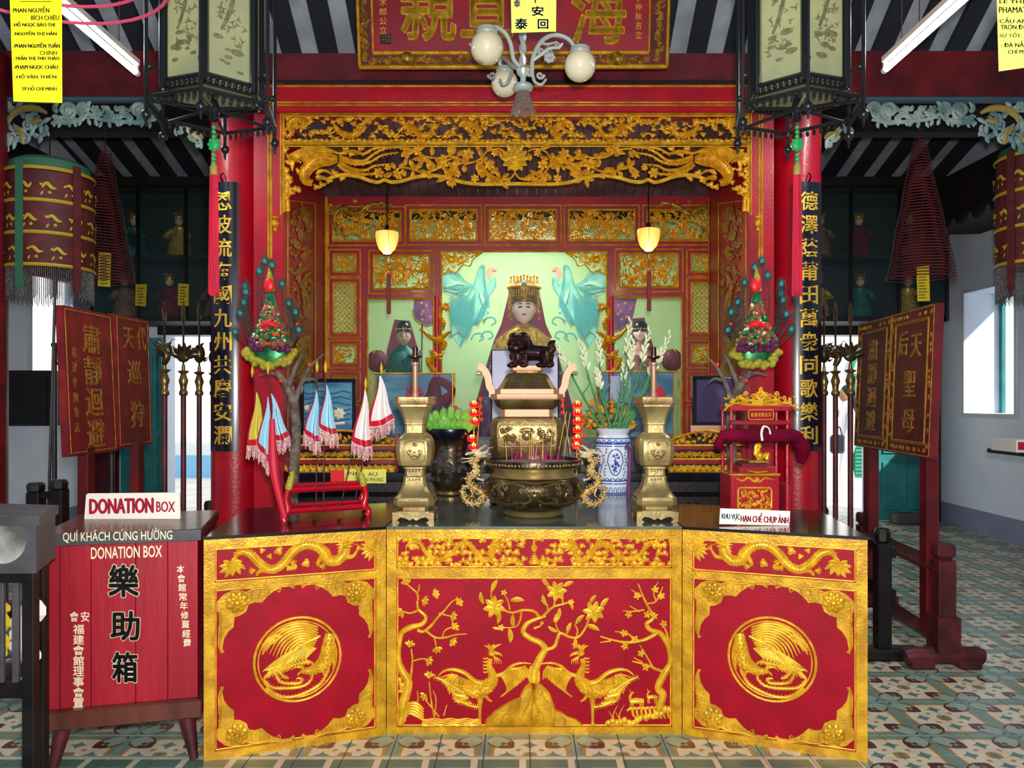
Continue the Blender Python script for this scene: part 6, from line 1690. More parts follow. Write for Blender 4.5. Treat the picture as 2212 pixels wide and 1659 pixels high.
for lb, col_, tp, bs_, d_, cl in FL:
    B_ = P(*bs_, d_); B_.z = max(B_.z, ZT+.004)
    t = thing('pennant_flag', lb, 'flag', B_, group=None)
    m = MB(); m.tube([tuple(B_), tuple(P(*tp, d_))], .0035, 6); obj('flag_pole', m, 'maroon_wood', t)
    m = MB(); p = P(*tp, d_); m.tube([tuple(p-Vector((0,0,.02))), tuple(p+Vector((0,0,.01))), tuple(p+Vector((0,0,.04)))], [.003,.008,.001], 6); obj('spear_tip', m, 'paper_tag', t)
    for ti, bl, br in cl:
        T_ = P(*ti, d_-.01); L_ = P(*bl, d_-.01); R_ = P(*br, d_-.01)
        def SF(u, v, out=0):
            e = L_.lerp(R_, u)+Vector((0,0,-.018*sin(u*pi))); p = T_.lerp(e, v)
            return Vector((p.x+(.006)*sin(v*6), p.y-.022*v*sin(u*pi*3.2)-out, p.z))
        def patch(u0, u1, v0, v1, out, nu=12, nv=8):
            m = MB(); vs = []; fs = []
            for j in range(nv+1):
                for i in range(nu+1):
                    u = u0+(u1-u0)*i/nu; v = v0+(v1-v0)*j/nv; vs.append(tuple(SF(u, v, out)))
            nn = len(vs)
            for j in range(nv+1):
                for i in range(nu+1):
                    u = u0+(u1-u0)*i/nu; v = v0+(v1-v0)*j/nv; vs.append(tuple(SF(u, v, out-.0015)))
            for b0, fl in ((0, 0), (nn, 1)):
                for j in range(nv):
                    for i in range(nu):
                        f = (b0+j*(nu+1)+i, b0+(j+1)*(nu+1)+i, b0+(j+1)*(nu+1)+i+1, b0+j*(nu+1)+i+1); fs.append(f if not fl else f[::-1])
            m.add(vs, fs); return m
        obj('cloth', patch(0, 1, .05, 1, 0), col_, t)
        obj('red_border', patch(0, 1, .88, .985, .002, 12, 2), 'flag_red', t); obj('red_border', patch(.0, .16, .05, .9, .002, 2, 8), 'flag_red', t)
        m = MB()
        for k in range(30):
            u = (k+.5)/30; p = SF(u, 1); ln = .055+.012*sin(k*2.3); m.tube([tuple(p), (p.x+.004*sin(k*5), p.y, p.z-ln)], [.0022,.0026], 4)
        obj('fringe', m, 'fringe', t, kind='stuff')
m = MB(); p = P(590,1000,3.72); m.tube([tuple(P(588,905,3.74)), tuple(P(590,1000,3.72)), tuple(P(600,1060,3.72)), tuple(P(615,1118,3.73))], [.012,.022,.018,.014], 8, sub=4)
tag(obj('rolled_flag', m, 'flag_red'), 'rolled red and pink flag leaning on the left end of the rack', 'flag')

# small sedan shrine
ds = 4.02
sd = thing('sedan_shrine', 'small red sedan shrine with gold crest and velvet roll on the right wing', 'shrine', (P(1632,1105,ds).x, ds+.1, ZT))
def spx(name, x0, y0, x1, y1, t_, mt, c=.003, dd_=ds): m = MB(); m.px(x0, y0, x1, y1, dd_, t_, c); return obj(name, m, mt, sd, False)
bb = zpy(ds)
spx('box', 1578, 1027, 1684, bb, .21, 'red_lacquer'); spx('box_lid', 1576, 1023, 1687, 1028, .215, 'gold_frame', dd_=ds-.004)
spx('lid_slope', 1596, 1008, 1676, 1023, .16, 'red_paint', dd_=ds+.03); spx('lid_top', 1602, 1000, 1668, 1010, .13, 'crimson_dark', dd_=ds+.04); spx('pedestal', 1618, 994, 1662, 1001, .1, 'gold_dark', dd_=ds+.05)
spx('side_box', 1696, 1045, 1708, bb, .16, 'red_lacquer', dd_=ds+.06)
q = R(Plane.front(ds), (1440,780,.229)); r2 = random.Random(5)
q.stroke([(690,1195),(975,1195),(990,1215),(990,1380),(970,1400),(695,1400),(675,1380),(675,1215)], 9, .8, 1, closed=True)
for k in range(60): (q.spiral if k % 2 else (lambda x,y,r,*a: q.leaf(x,y,a[1],r*2,r)))(r2.uniform(700,965), r2.uniform(1215,1380), r2.uniform(14,24), 1.2, r2.uniform(0,6))
q.stroke([(650,1105),(720,1130),(770,1100),(840,1140),(860,1100),(880,1140),(930,1105),(1010,1120)], [4,10,12,12,12,12,9,3], .9, 4); q.flower(850, 1118, 26, 5)
q.stroke([(760,1030),(850,1050),(950,1040)], [4,9,3], .9, 3)
obj('box_relief', q.mb, 'gold_bright', sd)
for x in (1581, 1702):
    for dy in (0, .17):
        m = MB(); m.tube([(P(x,0,ds).x, ds+.01+dy, ZT), (P(x,0,ds).x, ds+.01+dy, H+(CY-884)*ds/F)], .008, 8); obj('post', m, 'red_lacquer', sd)
        m = MB(); m.ball((P(x-6,0,ds).x, ds-.008+dy, H+(CY-955)*ds/F), .014, 10, 8); obj('knob', m, 'lion_bronze', sd)
spx('top_board', 1576, 876, 1710, 888, .2, 'red_lacquer'); spx('middle_board', 1578, 908, 1708, 918, .02, 'red_paint')
spx('name_plaque', 1617, 885, 1671, 907, .012, 'red_panel', .002, ds-.006)
q = R(Plane.front(ds-.006), (1440,780,.229)); q.stroke([(785,460),(1000,460),(1010,480),(1010,535),(1000,552),(785,552),(772,535),(772,480)], 5, .9, 1, closed=True)
for k, ch in enumerate('籤靈母聖后天'): write(q, ch, 795+33*k, 488, 822+33*k, 524, 0, thick=.001)
obj('plaque_lettering', q.mb, 'gold_text', sd)
for mr in (None, 1644.5):
    q = R(Plane.front(ds-.004), (1440,780,.229), 0, mr); q.hs = 1.3
    for pts in ([(893,400),(840,380),(760,370),(700,390),(640,400),(560,440)], [(893,410),(760,410),(640,400)]): q.stroke(pts, [18,14,10,8], .9, 4)
    for x, y, r_ in ((820,340,30),(740,370,36),(750,310,26),(680,350,24),(620,385,24),(565,410,20),(830,390,24)): q.spiral(x, y, r_, 1.3, x, 1, r_*.28)
    for k in range(12): q.leaf(560+rnd.uniform(0,300), 330+rnd.uniform(0,70), rnd.uniform(-2.8,-.3), 44, 18, .8)
    q.leaf(575, 440, 2.4, 50, 26, .8); obj('gilt_crest', q.mb, 'gold_bright', sd)
q = R(Plane.front(ds-.01), (1440,780,.229)); q.hs = 1.2; q.flower(890, 325, 56, 10, 0, .5); q.dome(890, 325, 30, .9, 12, w=8); q.leaf(890, 290, -1.57, 50, 40); q.flower(890, 385, 34, 6); obj('crest_flower', q.mb, 'gold_bright', sd)
m = MB(); m.tube([tuple(P(1562,948,ds-.03)), tuple(P(1570,941,ds-.03)), tuple(P(1640,942,ds-.03)), tuple(P(1712,941,ds-.03)), tuple(P(1728,952,ds-.02))], [.026,.034,.034,.034,.026], 14, sub=3); obj('velvet_roll', m, 'velvet', sd)
m = MB(); m.tube([tuple(P(1560,945,ds-.02)), tuple(P(1552,960,ds-.01)), tuple(P(1560,972,ds))], [.02,.026,.014], 10, sub=3); obj('velvet_end', m, 'velvet', sd)
m = MB(); m.tube([tuple(P(1715,945,ds+.01)), tuple(P(1732,965,ds+.03)), tuple(P(1728,1000,ds+.06))], [.03,.034,.012], 10, sub=3, flat=1.6); obj('velvet_drape', m, 'velvet', sd)
m = MB(); m.tube([tuple(P(1647,952,ds-.066)), tuple(P(1645,935,ds-.068)), tuple(P(1650,921,ds-.05)), tuple(P(1661,925,ds-.05)), tuple(P(1664,938,ds-.068))], .006, 6, sub=3, flat=.4); obj('white_tie', m, 'flag_white', sd)
m = MB()
for pts, r_ in (([(1640,992),(1636,985),(1632,978),(1640,970)], .012), ([(1640,990),(1650,986),(1658,980),(1656,992)], .012), ([(1632,974),(1634,962),(1642,960)], .009)): m.tube([tuple(P(x,y,ds+.1)) for x, y in pts], r_, 8, sub=3)
m.ball(tuple(P(1640,964,ds+.1)), .014); m.ball(tuple(P(1641,984,ds+.1)), .02)
obj('gold_figure', m, 'gold_bright', sd)
# photo sign
sg = thing('photo_sign', 'white hand lettered sign reading KHU VUC HAN CHE CHUP ANH before the sedan shrine', 'sign', P(1630,1139,3.60)*Vector((1,1,0))+Vector((0,0,ZT)))
spn = Plane((P(1630,0,3.62).x, 3.62, ZT), (1,0,0), (0,.12,1), (0,-1,.12))
q = R(spn); q.plate([(1556,1098),(1707,1104),(1705,1140),(1554,1132)], -.006, 0)
for i_, v in enumerate(q.mb.v):
    if v[2] < ZT+.0005: q.mb.v[i_] = (v[0], v[1], ZT+.0005)
obj('board', q.mb, 'white_board', sg, False)
q = R(spn, (1440,780,.229)); write(q, 'KHU VỰC', 520, 1428, 690, 1500, 0, thick=.001, slope=.06, bold=.014); obj('lettering', q.mb, 'sign_slate', sg, False, label='slate grey letters')
q = R(spn, (1440,780,.229)); write(q, 'HẠN CHẾ CHỤP ẢNH', 700, 1424, 1148, 1530, 0, 0, thick=.001, slope=.04, bold=.007); obj('lettering', q.mb, 'sign_red', sg, False, label='red letters')
m = MB(); m.tube([tuple(P(1357,1075,4.6)), tuple(P(1360,980,4.6)), tuple(P(1352,962,4.6))], [.012,.01,.016], 8, sub=3); m.v = [(v[0], v[1], max(v[2], ZT+.001)) for v in m.v]
tag(obj('purple_stick', m, 'robe_purple'), 'purple carved stick standing between the vase and the right candlestick', 'stick')
# ------------------------------------------------------------------ hall sides: placards, weapons, couplets
def board(name, label, O, L, Hh, face, dirn, tilt, poles, texts, framed=False):
    """processional board: O = near top corner, runs along +y, faces face*x"""
    pl = Plane(O, (0,1,0) if dirn > 0 else (0,-1,0), (-tilt*face,0,1), (face,0,tilt))
    t = thing(name, label, 'placard', (O[0], O[1]+L/2 if dirn > 0 else O[1]-L/2, 0))
    q = RL(pl); q.rect(0, 0, L, Hh, -.045, 0); obj('panel', q.mb, 'red_old', t, False)
    return t, pl
t1, pl1 = board('procession_placard', 'red placard with four gold characters for silence, nearer of the left pair', (-2.665,4.60,2.085), .555, .89, 1, 1, .045, None, None)
t2, pl2 = board('procession_placard', 'red placard with imperial tour characters, farther of the left pair', (-2.66,5.19,2.10), .47, .89, 1, 1, .03, None, None)
for t, pl, L in ((t1, pl1, .555), (t2, pl2, .47)):
    q = RL(pl); 
    for x in (.02, L-.02): q.stroke([(x,.015),(x,.875)], .004, .8, 1)
    for y in (.02, .87): q.stroke([(.02,y),(L-.02,y)], .004, .8, 1)
    obj('gold_border', q.mb, 'gold_worn', t)
q = RL(pl1)
for k, ch in enumerate('肅靜迴避'): write(q, ch, .20, .09+.195*k, .40, .265+.195*k, .0, .006, .003)
obj('lettering', q.mb, 'gold_worn', t1, False)
q = RL(pl1)
for k, ch in enumerate('福建會館敬送'): write(q, ch, .07, .24+.09*k, .12, .30+.09*k, .0, 0, .002)
obj('side_lettering', q.mb, 'gold_worn', t1, False)
q = RL(pl2)
write(q, '天', .10, .08, .24, .22, 0, .004, .003); write(q, '代', .29, .06, .42, .22, 0, .004, .003); write(q, '巡', .14, .30, .34, .46, 0, .004, .003); write(q, '狩', .17, .58, .36, .76, 0, .004, .003)
obj('lettering', q.mb, 'gold_worn', t2, False)
for t, y, x in ((t1, 4.83, -2.65), (t2, 5.43, -2.63)):
    m = MB(); m.box(x-.035, x+.03, y-.045, y+.045, .3, 1.24, .006); obj('pole', m, 'crimson_dark', t, False)
    m = MB(); m.box(x-.20, x+.20, y-.06, y+.06, .0, .12, .02); m.box(x-.07, x+.07, y-.07, y+.07, .12, .32, .01); obj('stand', m, 'maroon_wood', t, False)
# right double board
t3 = thing('double_placard', 'large double red placard in carved gilt frame on a wooden stand, right aisle', 'placard', (2.46, 5.1, 0))
pl3 = Plane((2.40, 4.53, 2.09), Vector((.125,1.31,0)), (.04,0,1), (-1,.095,.04)); LB = 1.316
q = RL(pl3); q.rect(0, 0, LB, .90, -.05, 0); obj('panel', q.mb, 'crimson_dark', t3, False)
for (xa, xb, tx) in ((.0,.66,'天后聖母'), (.66,LB,'肅靜迴避')):
    q = RL(pl3)
    for r_ in (.075, .085): 
        for p in ([(xa+r_,r_),(xb-r_,r_)],[(xa+r_,.90-r_),(xb-r_,.90-r_)],[(xa+r_,r_),(xa+r_,.90-r_)],[(xb-r_,r_),(xb-r_,.90-r_)]): q.stroke(p, .004, .9, 1)
    for p in ([(xa+.01,.01),(xb-.01,.01)],[(xa+.01,.89),(xb-.01,.89)],[(xa+.01,.01),(xa+.01,.89)],[(xb-.01,.01),(xb-.01,.89)]): q.stroke(p, .004, .9, 1)
    obj('gold_border', q.mb, 'gold_worn', t3)
    q = RL(pl3); r2 = random.Random(3)
    for k in range(60):
        s_ = r2.choice((0,1,2,3)); 
        if s_ == 0: x, y = r2.uniform(xa+.03,xb-.03), .042
        elif s_ == 1: x, y = r2.uniform(xa+.03,xb-.03), .858
        elif s_ == 2: x, y = xa+.042, r2.uniform(.03,.87)
        else: x, y = xb-.042, r2.uniform(.03,.87)
        q.spiral(x, y, .016, 1.2, r2.uniform(0,6), 1, .004)
    obj('border_scrolls', q.mb, 'gold_worn', t3, kind='stuff')
    q = RL(pl3); cxm = (xa+xb)/2
    if xa == 0:
        q0 = q; write(q, '天', .33, .16, .17, .30, 0, .005, .003); write(q, '后', .53, .13, .38, .28, 0, .005, .003); write(q, '聖', .42, .38, .24, .54, 0, .005, .003); write(q, '母', .42, .62, .24, .76, 0, .005, .003)
    else:
        for k, ch in enumerate(tx): write(q, ch, cxm+.09, .14+.165*k, cxm-.09, .28+.165*k, 0, .005, .003)
    # text runs from far to near for a reader facing the board: mirror about the half
    for i_, v in enumerate(q.mb.v):
        pass
    obj('lettering', q.mb, 'gold_worn', t3, False)
for y, x in ((4.66, 2.415), (5.62, 2.50)):
    m = MB(); m.box(x-.02, x+.055, y-.045, y+.045, .16, 1.22, .005); obj('pole', m, 'crimson_dark', t3, False)
for y, x in ((4.50, 2.43), (5.72, 2.52)):
    m = MB(); m.box(x-.05, x+.05, y-.05, y+.05, .1, .62, .008); m.hprism([(x-.065,y-.065),(x+.065,y-.065),(x+.065,y+.065),(x-.065,y+.065)], .1, .30)
    obj('end_post', m, 'maroon_wood', t3, False)
    m = MB(); m.lathe([(.035,.62),(.042,.635),(.052,.645),(.054,.69),(.046,.71),(0,.71)], (x, y, 0), 16, sq=.8); obj('post_cap', m, 'maroon_wood', t3, ang=25)
    m = MB(); m.tube([(x-.22,y,.062),(x-.19,y,.07),(x+.19,y,.07),(x+.22,y,.062)], [.045,.05,.05,.045], 12); m.box(x-.20, x-.07, y-.05, y+.05, 0, .06, .01); m.box(x+.07, x+.20, y-.05, y+.05, 0, .06, .01); obj('foot_block', m, 'maroon_wood', t3)
for z in (.56, .15):
    m = MB(); m.beam((2.425,4.50,z), (2.515,5.72,z), .07, .05); m.box(2.36,2.36,4.5,4.5,z,z) if False else None; obj('rail', m, 'maroon_wood', t3, False)

def weapon(label, x, d, head, tip_z, zb=.05):
    t = thing('ceremonial_weapon', label, 'weapon', (x, d, 0))
    zc = H+(CY-852)*d/F
    m = MB(); m.tube([(x,d,0),(x,d,zc)], .017, 10); obj('pole', m, 'maroon_wood', t)
    m = MB(); m.lathe([(.019,zc-.01),(.027,zc),(.027,zc+.015),(.019,zc+.03),(.022,zc+.06),(.03,zc+.085),(.022,zc+.11),(.016,zc+.13),(.034,zc+.145),(.036,zc+.15),(.012,zc+.155),(.01,zc+.19)], (x,d,0), 16); obj('socket', m, 'bronze', t)
    z0 = zc+.18; m = MB()
    m.tube([(x,d,z0),(x,d,tip_z-.1)], .007, 6)
    r2 = random.Random(int(d*100)); q = R(Plane.front(d-.004)); px_ = CX+x*F/d; q.mb = m
    yb = CY-(z0-H)*F/d; yt = yb-62
    if head == 'dragon':
        q.dragon_head(px_, yb-38, -.3, 15); q.stroke([(px_-2,yb),(px_+6,yb-20),(px_-6,yb-35)], [5,9,10], .9, 3)
        m.ball((x, d, H+(CY-yb+32)*d/F), .045, 12, 8, 1.1, .5, 1)
    elif head == 'fan':
        for k in range(7): a = -pi/2+(k-3)*.42; q.leaf(px_, yb-18, a, 34, 13, .8, .2); m.tube([(x,d,H+(CY-yb+18)*d/F), (x+.075*cos(a), d, H+(CY-yb+18)*d/F-.075*sin(a))], [.018,.006], 6)
        m.ball((x, d, H+(CY-yb+20)*d/F), .035, 12, 8, 1.2, .5, 1)
    elif head == 'hand':
        m.ball((x, d, H+(CY-yb+25)*d/F), .036, 12, 8, 1, .6, 1.3)
        for k in range(4): m.tube([(x-.02+.014*k, d, H+(CY-yb+38)*d/F), (x-.024+.017*k, d, H+(CY-yb+58)*d/F)], [.010,.006], 6)
        m.tube([(x+.03,d,H+(CY-yb+26)*d/F),(x+.055,d,H+(CY-yb+36)*d/F)], [.01,.006], 6)
    else:
        m.ball((x, d, H+(CY-yb+30)*d/F), .042, 12, 8, .9, .9, 1.5)
        for k in range(8): a = k*.8; m.tube([(x+.03*cos(a), d+.03*sin(a), H+(CY-yb+14+5*k)*d/F), (x+.06*cos(a), d+.06*sin(a), H+(CY-yb+18+5*k)*d/F)], [.01,.002], 5)
    q.leaf(px_, CY-(tip_z-.14-H)*F/d, -pi/2, 26, 9, .8); m.tube([(x,d,tip_z-.14),(x,d,tip_z-.05),(x,d,tip_z)], [.012,.014,.002], 6)
    obj('weapon_head', m, 'bronze_dark', t)  # backlit darkness of the head is put into its darker bronze colour
for x, d, hd, nm in ((-2.15,4.78,'dragon','bronze-headed ceremonial pole with dragon head, nearest the left placards'), (-2.15,5.05,'fan','bronze-headed ceremonial pole with winged fan head, second of the left row'), (-2.15,5.30,'club','bronze-headed ceremonial pole with spiked club head, third of the left row'), (-2.15,5.55,'hand','bronze-headed ceremonial pole with fist head, tucked against the left column'),
                 (2.05,4.86,'fan','bronze-headed ceremonial pole with winged head, nearest the right placard'), (2.05,5.09,'dragon','bronze-headed ceremonial pole with dragon head, second from the right placard'), (2.05,5.28,'club','bronze-headed ceremonial pole with spiked club, third from the right placard'), (2.05,5.46,'hand','bronze-headed ceremonial pole with fist, against the right column')):
    weapon(nm, x, d, hd, H+(CY-650)*d/F)
def rack(label, x, y0, y1, zt):
    t = thing('weapon_rack', label, 'rack', (x, (y0+y1)/2, 0))
    for y in (y0, y1):
        m = MB(); m.box(x-.04, x+.04, y-.04, y+.04, .08, zt-.09, .006); obj('post', m, 'black_wood', t, False)
        m = MB(); m.lathe([(.03,zt-.09),(.045,zt-.075),(.048,zt-.03),(.036,zt-.005),(0,zt)], (x, y, 0), 8); obj('post_cap', m, 'black_wood', t, False)
        m = MB(); m.box(x-.22, x+.22, y-.05, y+.05, 0, .08, .02); obj('foot', m, 'black_wood', t, False)
    for z in (zt-.18, .35):
        m = MB(); m.box(x+.055, x+.085, y0, y1, z, z+.06, .004); obj('rail', m, 'black_wood', t, False)
rack('black wooden rack holding the ceremonial poles in the left aisle', -2.24, 4.60, 5.72, .80)
rack('black wooden rack holding the ceremonial poles in the right aisle', 2.14, 4.63, 5.55, .78)
t = thing('dark_railing', 'dark railing with two octagonal knobbed posts behind the donation box', 'railing', (-2.66, 4.3, 0))
for px_, y_ in ((78, 1042), (128, 1036)):
    x = (px_-CX)*4.25/F; zt = H+(CY-y_)*4.25/F
    m = MB(); m.box(x-.035, x+.035, 4.21, 4.29, 0, zt-.05, .006); m.lathe([(.03,zt-.055),(.045,zt-.045),(.047,zt-.015),(.036,zt),(0,zt)], (x, 4.25, 0), 8); obj('post', m, 'black_wood', t, False)
m = MB(); m.px(72, 1062, 134, 1078, 4.24, .03, .003); obj('rail', m, 'black_wood', t, False)
m = MB(); m.tube([tuple(P(104,1130,4.6)), tuple(P(120,600,4.6))], .0085, 8); m.v = [(v[0],v[1],v[2]) for v in m.v]
m.tube([tuple(P(104,1130,4.6)), (P(104,0,4.6).x-.02,4.6,0)], .0085, 8)
tag(obj('thin_pole', m, 'black_wood'), 'thin dark pole standing left of the red placards, in front of the window', 'pole')

# couplet boards on the columns
for lb, cpx, x0, x1, text, chx, z_ in (('curved black couplet board with gold verse on the left red column', 508, -24, 24, '恩波流海國九州共慶安瀾', (.0), 0), ('curved black couplet board with gold verse on the right red column', 1722, -24, 24, '德澤蔭莆田萬衆同歌樂利', 0, 0)):
    cxm = (cpx-CX)*5.38/F; left = cpx < 1000
    t = thing('couplet_board', lb, 'sign', (cxm, 5.38, H+(CY-(975 if left else 972))*5.2/F))
    zt = H+(CY-392)*5.2/F; zb = H+(CY-975)*5.2/F; ac = -pi/2+(-.12 if left else .10); w_ = .58
    vs = []; fs = []; n = 12
    for r_ in (.158, .178):
        for z in (zb, zt):
            for k in range(n+1): a = ac-w_+2*w_*k/n; vs.append((cxm+r_*cos(a), 5.38+r_*sin(a), z))
    N = n+1; 
    for k in range(n): fs += [(2*N+k, 2*N+k+1, 3*N+k+1, 3*N+k), (k, N+k, N+k+1, k+1), (k, k+1, 2*N+k+1, 2*N+k), (N+k, 3*N+k, 3*N+k+1, N+k+1)]
    fs += [(0, 2*N, 3*N, N), (n, N+n, 3*N+n, 2*N+n)]
    m = MB(); m.add(vs, fs); obj('board', m, 'navy_black', t)
    q = MB()
    n_ = len(text); hz = (zt-zb-.08)/n_
    for k, ch in enumerate(text):
        g, gf = glyph(ch, .012, .5); ax = min(v[0] for v in g); bx = max(v[0] for v in g); ay = min(v[1] for v in g); by = max(v[1] for v in g)
        zc = zt-.05-hz*(k+.5); sc_ = hz*.8/(by-ay); sw = .125/(bx-ax)
        out = []
        for v in g:
            xx = (v[0]-(ax+bx)/2)*sw; zz = (v[1]-(ay+by)/2)*sc_; r_ = .1782+(v[2]+.5)*.004; a = ac+xx/.178
            out.append((cxm+r_*cos(a), 5.38+r_*sin(a), zc+zz))
        q.add(out, gf)
    obj('gold_lettering', q, 'gold_text', t, False)
    m = MB(); m.tube([(cxm+.17*cos(ac), 5.38+.17*sin(ac), zt), (cxm+.20*cos(ac), 5.38+.20*sin(ac), zt+.03), (cxm+.165*cos(ac), 5.38+.165*sin(ac), zt+.06)], .006, 6, sub=4); obj('hook', m, 'black_lacquer', t)

# loudspeaker and gong by the left window
t = thing('loudspeaker', 'black loudspeaker box bracketed to the left wall under the bright window', 'speaker', P(62, 920, 7.8))
m = MB(); m.px(14, 800, 108, 920, 7.8, .35, .01); obj('cabinet', m, 'speaker_black', t, False)
m = MB(); m.px(22, 808, 100, 912, 7.785, .015, .004); obj('grille', m, 'black_wood', t, False)
m = MB(); m.beam((-5.28, 8.0, 1.75), (-5.05, 8.0, 1.75), .05, .05); obj('bracket', m, 'speaker_black', t, False)
t = thing('hanging_gong', 'dark round gong edge showing behind the nearer left placard', 'gong', P(172, 1100, 6.0)*Vector((1,1,0)))
c_ = P(172, 815, 6.0); m = MB(); m.tube([(c_.x, 6.0, c_.z), (c_.x, 6.03, c_.z)], .16, 32); m.tube([(c_.x, 5.985, c_.z), (c_.x, 6.0, c_.z)], [.05,.07], 16); obj('disc', m, 'bronze_dark', t)
m = MB()
for sx in (-.22, .22): m.tube([(c_.x+sx, 6.05, 0), (c_.x+sx, 6.05, c_.z+.25)], .018, 8)
m.tube([(c_.x-.24, 6.05, c_.z+.25), (c_.x+.24, 6.05, c_.z+.25)], .018, 8); m.tube([(c_.x-.2,6.02,c_.z+.12),(c_.x-.12,6.02,c_.z+.06)], .01, 6); m.tube([(c_.x,6.04,c_.z+.25),(c_.x,6.02,c_.z+.15)], .004, 6)
m.box(c_.x-.26, c_.x-.18, 5.9, 6.2, 0, .05); m.box(c_.x+.18, c_.x+.26, 5.9, 6.2, 0, .05); obj('gong_stand', m, 'black_wood', t)

# glass display cabinets over the doorways
for sx, lb in ((-1, 'dark glass-fronted display cabinet with figures above the left doorway'), (1, 'dark glass-fronted display cabinet with crowns above the right doorway')):
    t = thing('display_cabinet', lb, 'cabinet', (sx*3.85, 9.5, 2.44))
    x0, x1 = sorted((sx*2.75, sx*4.98)); y0, y1 = 9.15, 9.86; z0, z1 = 2.44, 3.98
    m = MB(); m.box(x0, x1, y1-.03, y1, z0, z1); m.box(x0, x1, y0, y1, z0, z0+.06); m.box(x0, x1, y0, y1, z1-.06, z1); m.box(x0, x0+.04, y0, y1, z0, z1); m.box(x1-.04, x1, y0, y1, z0, z1); obj('carcass', m, 'cab_dark', t, False)
    m = MB(); m.box(x0+.04, x1-.04, y0+.1, y1-.04, 3.2, 3.23); obj('shelf', m, 'cab_dark', t, False)
    for k in range(5):
        x = x0+(x1-x0)*k/4; m = MB(); m.box(x-.02, x+.02, y0-.02, y0+.02, z0, z1, .004); obj('mullion', m, 'black_wood', t, False)
    for k in range(4):
        xa = x0+(x1-x0)*k/4+.02; xb = x0+(x1-x0)*(k+1)/4-.02; m = MB(); m.box(xa, xb, y0-.003, y0+.003, z0+.06, z1-.06); obj('glass_pane', m, 'pane', t, False)
    for k in range(8):
        r2 = random.Random(k+int(sx*3)); row = k % 2; x = x0+(x1-x0)*(k//2+.5)/4+r2.uniform(-.08,.08); zb = z0+.06 if row == 0 else 3.23
        f = thing('costumed_figurine', ('%s costumed figurine, %s pane from the %s, %s shelf of the %s cabinet' % (r2.choice(('small','bright','beaded')), ('first','second','third','fourth')[k//2], 'left', 'lower' if row == 0 else 'upper', 'left' if sx < 0 else 'right')), 'figurine', (x, 9.5, zb))
        mt = ('bead_mix','robe_teal','velvet','robe_gold')[(k+(sx > 0)) % 4]
        m = MB(); m.lathe([(.15,0),(.13,.15),(.08,.30),(.09,.36),(.03,.40)], (x,9.5,zb), 14); obj('robe', m, mt, f)
        m = MB(); m.ball((x,9.48,zb+.45), .05, 12, 8, 1, 1, 1.2); obj('head', m, 'skin_dark', f)
        m = MB(); m.lathe([(.055,.46),(.06,.50),(.03,.54)], (x,9.48,zb), 12)
        for j in range(7): a = j*.9; m.ball((x+.055*cos(a), 9.48+.055*sin(a), zb+.53), .014, 6, 4)
        obj('headdress', m, 'gold_dark', f)
        m = MB()
        for s_ in (-1,1): m.tube([(x+s_*.08,9.47,zb+.33),(x+s_*.14,9.42,zb+.25),(x+s_*.06,9.36,zb+.24)], [.035,.03,.02], 8, sub=2)
        obj('sleeves', m, mt, f)
# dark lofts and beams above the aisles
for sx in (-1, 1):
    side = 'left' if sx < 0 else 'right'
    m = MB(); xa, xb = sorted((sx*4.55, sx*5.27)); m.box(xa, xb, 6.9, 8.98, 3.42, 3.9); tag(obj('loft_boards', m, 'dark_beam', None, False), 'black-brown loft boarding along the top of the %s wall' % side, 'loft')
    m = MB(); xa, xb = sorted((sx*1.62, sx*5.27)); m.box(xa, xb, 6.73, 6.88, 3.82, 4.15); tag(obj('cross_beam', m, 'dark_beam', None, False), 'nearly black cross beam under the roof valley, %s aisle' % side, 'beam')
    m = MB(); xa, xb = sorted((sx*2.70, sx*5.27)); m.box(xa, xb, 9.0, 9.14, 3.985, 4.08); tag(obj('cabinet_beam', m, 'dark_beam', None, False), 'dark beam above the %s display cabinet' % side, 'beam')
    m = MB(); 
    for k in range(9): m.ball((sx*4.56, 7.2+.3*k, 3.42), .09, 8, 6, .3, 1.4, 1)
    tag(obj('scalloped_valance', m, 'dark_beam', None), 'dark scalloped edge hanging under the %s loft boarding' % side, 'valance')
# woman outside
pw = thing('person', 'person in white clothes walking outside the right doorway carrying a dark bag', 'person', ((1829-CX)*12/F, 12, -.02))
X0 = (1829-CX)*12/F
me = bpy.data.meshes.new('body'); J = [(0,0,.98),(0,0,1.15),(0,0,1.38),(-.01,0,1.50),(-.015,0,1.60),(.0,-.16,1.36),(-.04,-.20,1.10),(-.14,-.19,.90),(.0,.16,1.36),(.03,.20,1.10),(-.05,.19,.88),(0,-.09,.92),(-.09,-.1,.50),(-.10,-.1,.06),(-.2,-.1,.03),(0,.09,.92),(.06,.1,.50),(.16,.1,.08),(.06,.1,.03)]
ed = [(0,1),(1,2),(2,3),(3,4),(2,5),(5,6),(6,7),(2,8),(8,9),(9,10),(0,11),(11,12),(12,13),(13,14),(0,15),(15,16),(16,17),(17,18)]
rad = [.15,.13,.15,.055,.05,.065,.05,.035,.065,.05,.035,.12,.08,.06,.04,.12,.08,.06,.04]
me.from_pydata([(x, y, z) for x, y, z in J], ed, []); me.materials.append(MATS['cloth_white'])
bo = bpy.data.objects.new('body', me); COL.objects.link(bo); bo.parent = pw
md = bo.modifiers.new('skin', 'SKIN'); 
for i, v in enumerate(me.skin_vertices[0].data if me.skin_vertices else []): v.radius = (rad[i], rad[i])
if not me.skin_vertices:
    bpy.context.view_layer.objects.active = bo; bpy.ops.mesh.customdata_skin_add() if hasattr(bpy.ops.mesh, 'customdata_skin_add') else None
    for i, v in enumerate(me.skin_vertices[0].data): v.radius = (rad[i], rad[i]); v.use_root = (i == 0)
